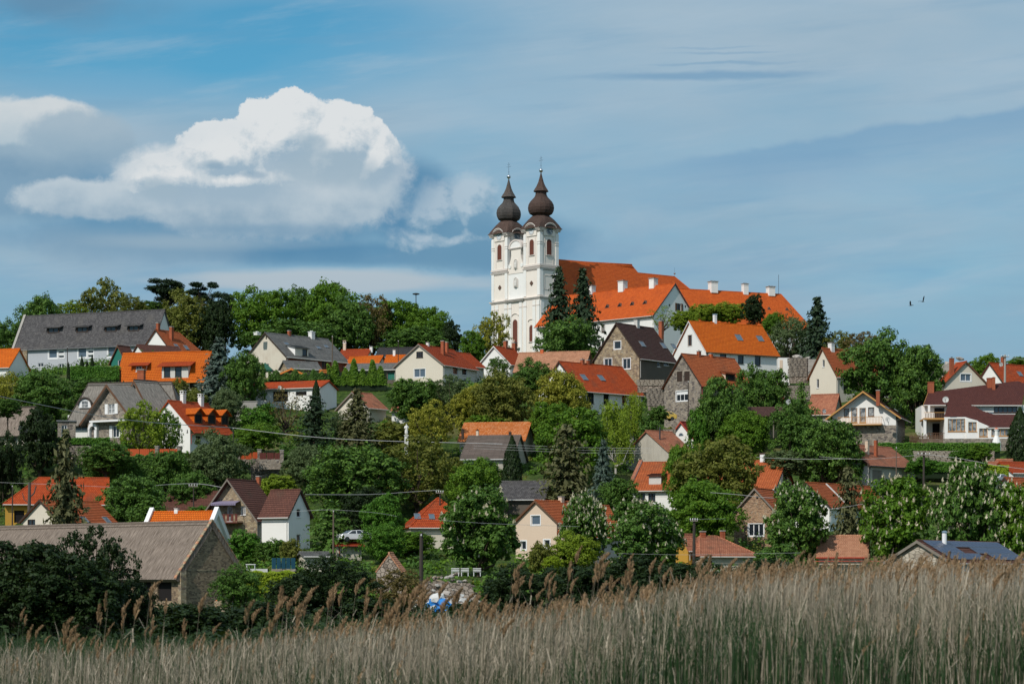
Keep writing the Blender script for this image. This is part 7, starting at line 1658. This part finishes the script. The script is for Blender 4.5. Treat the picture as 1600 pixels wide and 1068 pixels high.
def cable(label, pts, Ds, r=0.035, m='wire_grey', name='overhead_cable'):
    Q_ = [P(x, y, D) for (x, y), D in zip(pts, Ds)]; a = Q_[0].copy(); root = None; mb = MB(); fine = []
    for i in range(len(Q_)-1):
        for k in range(6):
            t_ = k/6; p0 = Q_[max(i-1, 0)]; p1 = Q_[i]; p2 = Q_[i+1]; p3 = Q_[min(i+2, len(Q_)-1)]
            fine.append(0.5*((2*p1) + (-p0+p2)*t_ + (2*p0-5*p1+4*p2-p3)*t_*t_ + (-p0+3*p1-3*p2+p3)*t_**3) - a)
    fine.append(Q_[-1]-a); mb.path(fine, r*0.72, m, 5); o = mb.build(name, None); o.location = a; tag(o, label, 'cable'); return o
cable('thick pale cable sagging from the left edge past the thatched stone house', [(-30, 613), (0, 619), (142, 647), (237, 659.5), (364, 668)], [300, 306, 330, 346, 366], 0.07)
cable('thick pale cable from the small pole past the dark firs to the centre', [(364, 668), (475, 681), (575, 687.5), (700, 691), (785, 693)], [366, 360, 356, 352, 350], 0.055)
for i, dy in enumerate((0, 4, 8)): cable(('upper', 'middle', 'lower')[i] + ' one of three thin parallel wires before the mottled roof', [(740, 692+dy), (830, 696+dy), (920, 699+dy), (1018, 700+dy*0.9)], [352, 350, 348, 345], 0.022)
cable('thin wire from the yellow house pole to the dead trunk', [(-20, 752), (19, 754), (100, 757), (200, 762)], [322]*4, 0.025)
cable('wire above the mossy reddish roof, running to the balcony house', [(200, 768), (235, 759), (302, 755), (345, 760.5), (357, 764)], [322, 325, 328, 322, 318], 0.04)
cable('pale wire between the balcony house and the hipped orange roof', [(477, 772), (575, 772), (640, 768), (687, 765)], [312, 318, 322, 324], 0.04)
cable('lower thin wire running through the wooden pole by the white car', [(455, 799), (485, 797), (520.5, 796), (582, 800), (620, 806)], [300, 298, 296, 298, 300], 0.025)
cable('thin wire crossing the broad chestnut toward the beige house', [(657.5, 809), (700, 813), (760, 817), (840, 820), (905, 822)], [262, 265, 268, 272, 276], 0.022)
cable('pale wire from the gnarled pole to the brick-coloured gable', [(1084, 811), (1100, 810.5), (1125, 810), (1148, 810)], [280, 290, 305, 316], 0.03)
cable('wire pair crossing in front of the long white house', [(1110, 769), (1150, 772), (1200, 777), (1260, 778)], [308, 308, 308, 308], 0.04)
cable('thin wires passing the white chimney of the long house', [(1170, 713), (1200, 715), (1260, 717), (1330, 716)], [338]*4, 0.04)
cable('wire from the double timber pole toward the right edge', [(1443, 709), (1500, 716), (1560, 727), (1640, 737)], [345, 342, 340, 336], 0.035)
cable('faint wire running left from the double timber pole', [(1280, 713), (1340, 717), (1400, 714), (1443, 709)], [345]*4, 0.03)
cable('sagging wire in front of the deep orange ribbed roof', [(1290, 796), (1330, 790), (1350, 787), (1400, 783)], [300]*4, 0.03)
cable('lone thin wire low above the hedgerow on the right', [(965, 864), (1060, 866), (1140, 865), (1250, 863)], [250]*4, 0.015)
cable('upper power line leaving the concrete pole to the right edge', [(1570, 556), (1590, 560), (1640, 567)], [432, 425, 418], 0.03)
# wooden shelter
C = P(1161, 664, 386); root = thing('wooden_shelter', 'open timber shelter with dark corrugated roof and braced posts', 'shelter', C); L = 71*386/F; Hh = 17*386/F
mb = MB(); slope(mb, [Vector((-0.3, -0.6, Hh-0.35)), Vector((L+0.3, -0.6, Hh-0.35)), Vector((L-0.1, 2.0, Hh+1.35)), Vector((0.1, 2.0, Hh+1.35))], 'tile_brown', 0.4, 0.03, 0.1); slope(mb, [Vector((-0.3, 4.6, Hh-0.35)), Vector((L+0.3, 4.6, Hh-0.35)), Vector((L-0.1, 2.0, Hh+1.35)), Vector((0.1, 2.0, Hh+1.35))], 'tile_brown', 0.4, 0.03, 0.1); mb.build('roof', root)
for x in (0.3, L*0.33, L*0.66, L-0.4):
    for y in (0, 4): k = MB(); k.box(Vector((x, y, -2)), Vector((0.16, 0, 0)), Vector((0, 0.16, 0)), Z3*(Hh+1.8), 'grey_wood'); k.build('post', root)
    for sg in (-1, 1): k = MB(); k.tube(Vector((x+0.08, 0.05, Hh-1.1)), Vector((x+0.08+0.9*sg, 0.05, Hh-0.3)), 0.07, 'grey_wood', n=4); k.build('brace', root)
# statue on a pedestal
c = P(635, 694, 374); gz = min(c.z, TZ(c.x, c.y)); root = thing('garden_statue', 'white stone statue of a robed figure holding a child, on a tall pedestal', 'statue', (c.x, c.y, gz)); zb = P(0, 680, 374).z-gz
mb = MB(); mb.cbox((0, 0, zb/2), 0.28, 0.28, zb/2, 'statue_stone'); mb.cbox((0, 0, zb), 0.36, 0.36, 0.06, 'statue_stone'); mb.cbox((0, 0, 0.2), 0.4, 0.4, 0.25, 'statue_stone'); mb.build('pedestal', root)
z = zb+0.06
me = bpy.data.meshes.new('figure'); pts = [(0, 0, z+0.05), (0, 0, z+0.6), (0, 0, z+1.0), (0, 0, z+1.35), (0, 0, z+1.50), (0, 0, z+1.72), (-0.24, 0, z+1.32), (-0.28, -0.12, z+1.05), (-0.05, -0.25, z+1.08), (0.24, 0, z+1.32), (0.30, -0.12, z+1.1), (0.12, -0.26, z+1.12), (0.14, -0.22, z+1.36), (0.14, -0.22, z+1.50)]
eds = [(0, 1), (1, 2), (2, 3), (3, 4), (4, 5), (3, 6), (6, 7), (7, 8), (3, 9), (9, 10), (10, 11), (11, 12), (12, 13)]; rads = [0.34, 0.27, 0.21, 0.20, 0.08, 0.13, 0.10, 0.09, 0.07, 0.10, 0.09, 0.08, 0.09, 0.08]
bm = bmesh.new(); vs_ = [bm.verts.new(p) for p in pts]; lay = bm.verts.layers.skin.verify(); bm.verts.ensure_lookup_table(); vs_ = list(bm.verts); [bm.edges.new((vs_[a], vs_[b])) for a, b in eds]
for v_, r_ in zip(vs_, rads): v_[lay].radius = (r_, r_)
vs_[0][lay].use_root = True; bm.to_mesh(me); bm.free(); me.materials.append(MATS['statue_stone']); o = bpy.data.objects.new('figure', me); COL.objects.link(o); o.parent = root; o.modifiers.new('s', 'SKIN'); sb = o.modifiers.new('b', 'SUBSURF'); sb.levels = sb.render_levels = 1
# cars
def car(label, x, yb, D, m, yaw, L=4.3):
    c = P(x, yb, D); gz = c.z; root = thing('parked_car', label, 'car', (c.x, c.y, gz), rz=yaw); W = 0.88
    prof = [(-L/2, 0.35), (-L/2+0.02, 0.75), (-L/2+0.15, 0.95), (-L*0.30, 1.02), (-L*0.14, 1.42), (L*0.12, 1.48), (L*0.33, 1.36), (L*0.46, 1.0), (L/2, 0.85), (L/2, 0.35)]
    mb = MB(); n = len(prof); vs = []
    for y, k in ((-W, 0.96), (-W*0.92, 1.0), (W*0.92, 1.0), (W, 0.96)):
        for px_, pz in prof: yy = y*(1-0.16*max(0, pz-0.95)/0.5); vs.append(Vector((px_*k, yy, pz*(0.985 if k < 1 else 1))))
    fs = [tuple(range(n)), tuple(range(4*n-1, 3*n-1, -1))] + [(j*n+i, (j+1)*n+i, (j+1)*n+(i+1) % n, j*n+(i+1) % n) for j in range(3) for i in range(n)]
    mb.mesh(vs, fs, m); mb.build('body', root)
    for sg in (-1, 1):
        yy = sg*(W*0.985)
        for pts in ([(-L*0.26, 1.04), (-L*0.135, 1.36), (-0.02*L, 1.40), (-0.02*L, 1.04)], [(0.01*L, 1.04), (0.01*L, 1.41), (0.13*L, 1.42), (0.20*L, 1.04)], [(0.23*L, 1.05), (0.16*L, 1.40), (L*0.30, 1.31), (L*0.38, 1.06)]):
            k = MB(); k.prism([Vector((a, sg*(W+0.012 - 0.15*max(0, b-0.95)/0.5), b)) for a, b in pts], Vector((0, sg*0.006, 0)), 'glass_dark'); k.build('side_window', root)
        for q in (-L*0.31, L*0.31):
            k = MB(); k.tube(Vector((q, sg*(W-0.2), 0.32)), Vector((q, sg*(W+0.02), 0.32)), 0.32, 'rubber', n=16); w_ = k.build('wheel', root); k = MB(); k.tube(Vector((q, sg*(W+0.021), 0.32)), Vector((q, sg*(W+0.03), 0.32)), 0.2, 'silver', n=12); k.build('rim', w_)
        k = MB(); k.box(Vector((L/2-0.03, sg*0.72-0.12, 0.78)), Vector((0.05, 0, 0)), Vector((0, 0.24, 0)), Z3*0.16, 'red_lens'); k.build('tail_light', root)
        k = MB(); k.box(Vector((-L/2-0.01, sg*0.68-0.14, 0.66)), Vector((0.05, 0, 0)), Vector((0, 0.28, 0)), Z3*0.14, 'silver'); k.build('headlight', root)
    k = MB(); k.prism([Vector((L*0.345, -0.68, 1.32)), Vector((L*0.345, 0.68, 1.32)), Vector((L*0.462, 0.75, 1.02)), Vector((L*0.462, -0.75, 1.02))], Vector((0.02, 0, 0.01)), 'glass_dark'); k.build('rear_window', root)
    k = MB(); k.prism([Vector((-L*0.15, -0.68, 1.40)), Vector((-L*0.15, 0.68, 1.40)), Vector((-L*0.29, 0.75, 1.05)), Vector((-L*0.29, -0.75, 1.05))], Vector((-0.02, 0, 0.01)), 'glass_dark'); k.build('windscreen', root)
car('white estate car parked under the dark trees by the wooden pole', 553, 846, 302, 'car_white', 0.5)
car('old yellow car half hidden behind tumbled stones near the grey stone house', 1036, 657, 395, 'car_yellow', 0.2)
car('white car partly visible at the right edge by the flowering chestnuts', 1559, 756, 352, 'car_white', 1.0)
# satellite dishes
def dish(label, x, y, D, r, yaw=0.0):
    c = P(x, y, D); root = thing('satellite_dish', label, 'satellite dish', c, rz=yaw); mb = MB(); n = 18; rings = [(0.02, 0.16), (0.45, 0.12), (0.8, 0.05), (1.0, 0.0)]; vs = []
    for k_, d in rings: vs += [Vector((r*k_*math.cos(2*math.pi*i/n), r*d*1.2, r*k_*math.sin(2*math.pi*i/n))) for i in range(n)]
    fs = [(j*n+i, j*n+(i+1) % n, (j+1)*n+(i+1) % n, (j+1)*n+i) for j in range(3) for i in range(n)]; mb.mesh(vs, fs, 'white_worn'); mb.mesh([v + Vector((0, 0.03, 0)) for v in vs], fs, 'white_worn'); mb.build('reflector', root)
    mb = MB(); mb.tube((0, -0.05, -r), (0, -r*0.9, -r*0.1), 0.03, 'dark_metal', n=5); mb.cbox((0, -r*0.9, -r*0.05), 0.06, 0.06, 0.06, 'dark_metal'); mb.build('feed_arm', root)
    mb = MB(); mb.tube((0, 0.15*r, 0), (0, 0.6, -r*0.6), 0.04, 'dark_metal', n=6); mb.tube((0, 0.6, -r*0.6), (0, 0.6, -r*2), 0.04, 'dark_metal', n=6); mb.build('mount', root)
dish('large white satellite dish on the maroon roof', 1477.5, 624, 390, 0.50, -0.3); dish('white satellite dish beside the brick chimney stub', 1232, 628, 385, 0.45, 0.2); dish('white satellite dish on the chalet gable wall', 1387, 655, 386, 0.42, -0.4)
dish('small round dish on the white garage eave', 437, 605, 410, 0.32, 0.1); dish('small dish beside the upper concrete pole', 1564, 569, 434, 0.38, 0.3)
dish('small dish lying at the foot of the old red tiles', 1288, 642, 401, 0.38, 0.5)
# garden things
C = P(400, 588, 436); root = thing('garden_canopy', 'dark green pyramid garden canopy left of the beige house', 'canopy', C); w = 3.0; h1 = (588-577)*436/F; ap = Vector((w/2, w/2, (588-565)*436/F))
cr = [Vector((0, 0, h1)), Vector((w, 0, h1)), Vector((w, w, h1)), Vector((0, w, h1))]; mb = MB()
for a, b in zip(cr, cr[1:]+cr[:1]): mb.prism([a, b, ap], Vector((0, 0, -0.04)), 'green_canvas'); mb.prism([a, b, b-Z3*0.25, a-Z3*0.25], Vector((0, 0.01, 0)) if abs((b-a).y) < 1 else Vector((0.01, 0, 0)), 'green_canvas')
mb.build('canopy_cloth', root)
for c_ in cr: k = MB(); k.tube(c_ - Z3*(h1+1), c_, 0.05, 'dark_metal', n=6); k.build('post', root)
C = P(500, 588, 434); root = thing('play_frame', 'small bright orange wooden garden frame above the hedge', 'play frame', C)
for q in ((0, 0, 0.25, 1.3), (1.2, 0, 0.25, 1.9), (2.5, 0, 0.25, 1.2)): k = MB(); k.box(Vector((q[0], 0, -1)), Vector((q[2], 0, 0)), Vector((0, 0.2, 0)), Z3*(q[3]+1), 'orange_wood'); k.build('post', root)
for zz in (0.7, 1.05): k = MB(); k.box(Vector((-0.2, -0.02, zz)), Vector((3.2, 0, 0)), Vector((0, 0.1, 0)), Z3*0.18, 'orange_wood'); k.build('rail', root)
for i, (x, lab) in enumerate(((711, 'leftmost'), (726, 'middle'), (745, 'rightmost'))):
    C = P(x-6, 893, 233.5); root = thing('white_bench', lab + ' of three white slatted benches above the rubble heap', 'bench', C, 'white benches above the rubble'); L = 12*246/F
    for z_ in (0.15, 0.30): k = MB(); k.box(Vector((0, 0, z_)), Vector((L, 0, 0)), Vector((0, 0.04, 0)), Z3*0.08, 'white_worn'); k.build('slat', root)
    k = MB(); k.box(Vector((0, -0.35, 0.02)), Vector((L, 0, 0)), Vector((0, 0.35, 0)), Z3*0.05, 'white_paint'); k.build('seat', root)
    for q in (0.05, L-0.1): k = MB(); k.box(Vector((q, -0.3, -0.4)), Vector((0.06, 0, 0)), Vector((0, 0.3, 0)), Z3*0.45, 'white_paint'); k.build('leg', root)
C = P(392, 886, 272); root = thing('garden_table', 'small white garden table right of the barn', 'table', C); k = MB(); k.cbox((0, 0, 0.35), 0.55, 0.35, 0.04, 'white_paint'); k.build('table_top', root)
for q in ((-0.45, -0.25), (0.45, -0.25), (-0.45, 0.25), (0.45, 0.25)): k = MB(); k.tube(Vector((*q, -1.0)), Vector((*q, 0.33)), 0.04, 'white_paint', n=6); k.build('leg', root)
root = thing('garden_oven', 'white bell-shaped garden oven with chimney before the maroon villa', 'oven', P(1557, 694, 384)); mb = MB(); mb.lathe(Vector((0, 0, -1)), [(0.75, 0), (0.72, 1.2), (0.5, 1.9), (0.3, 2.4), (0.28, 3.2), (0.38, 3.25), (0.38, 3.4)], 12, 'plaster_white'); mb.build('oven_body', root); mb = MB(); mb.lathe(Vector((0, 0, 2.4)), [(0.3, 0), (0.36, 0.08), (0.1, 0.25)], 10, 'terracotta'); mb.build('oven_cap', root)
# picket fence between chalet and villa
a, b = P(1421, 690, 387), P(1474, 690, 387.5); root = thing('picket_fence', 'weathered picket fence between the chalet and the maroon villa', 'fence', a); d = b-a; n = 30
for zz in (0.25, 0.75): k = MB(); k.box(Z3*zz, d, Vector((0, 0.04, 0)), Z3*0.07, 'grey_wood'); k.build('rail', root)
for i in range(n): k = MB(); k.box(d*(i/n) - Vector((0, 0.03, 0.9)), Vector((0.10, 0, 0)), Vector((0, 0.025, 0)), Z3*(1.95+0.1*(i % 3)), 'brown_wood'); k.build('picket', root)
# flying birds
def bird(label, x, y, D, flap, yaw, roll):
    root = thing('bird', label, 'bird', P(x, y, D), rz=yaw); s = 1.0; vs = []; fs = []; N_ = 8
    body = [(-0.62, 0.02, 0.0), (-0.50, 0.05, 0), (-0.34, 0.05, 0), (-0.18, 0.12, 0), (0.05, 0.15, 0), (0.26, 0.10, 0), (0.42, 0.05, 0), (0.62, 0.11, 0), (0.80, 0.13, 0)]
    mb = MB()
    for (x_, r_, z_) in body:
        for i in range(N_): t_ = 2*math.pi*i/N_; vs.append(Vector((-x_, r_*math.cos(t_), z_ + r_*math.sin(t_)*(0.9 if x_ < 0.5 else 0.2))))
    k = len(body)
    for j in range(k-1):
        for i in range(N_): fs.append((j*N_+i, j*N_+(i+1) % N_, (j+1)*N_+(i+1) % N_, (j+1)*N_+i))
    fs += [tuple(range(N_)), tuple(range((k-1)*N_, k*N_))]
    for sg in (-1, 1):       # wings joined to the trunk: inner arm, hand, fingered tip
        b_ = len(vs); up = flap
        st = [(0.08, 0.20, -0.16, 0.03), (0.45, 0.24, -0.20, 0.25), (0.85, 0.16, -0.26, 0.42), (1.15, 0.02, -0.28, 0.50), (1.35, -0.10, -0.24, 0.52)]
        for yy, xf, xb, zz in st:
            for t_ in (0.03, -0.01): vs += [Vector((xf, sg*yy, zz*up+t_)), Vector((xb, sg*yy, zz*up+t_-0.01))]
        for j in range(len(st)-1):
            o0, o1 = b_+j*4, b_+(j+1)*4
            for q in ((0, 1), (1, 3), (3, 2), (2, 0)): fs.append((o0+q[0], o0+q[1], o1+q[1], o1+q[0]))
        e = b_+(len(st)-1)*4; fs.append((e, e+1, e+3, e+2)); fs.append((b_, b_+1, b_+3, b_+2))
    mb.mesh(vs, fs, 'feather_dark'); o = mb.build('body', root); root.rotation_euler = (roll, 0, yaw); root.scale = (0.5,)*3
    bk = MB(); bk.tube(Vector((0.60, 0, 0.0)), Vector((0.74, 0, -0.02)), 0.02, 'light_wood', r2=0.005, n=5); bk.build('beak', root)
bird('lower left of the two dark birds flying in the right-hand sky', 1423, 477, 330, 1.3, 2.7, 0.35); bird('upper right of the two dark birds flying in the right-hand sky', 1442, 471, 330, 1.7, 0.6, -0.5)
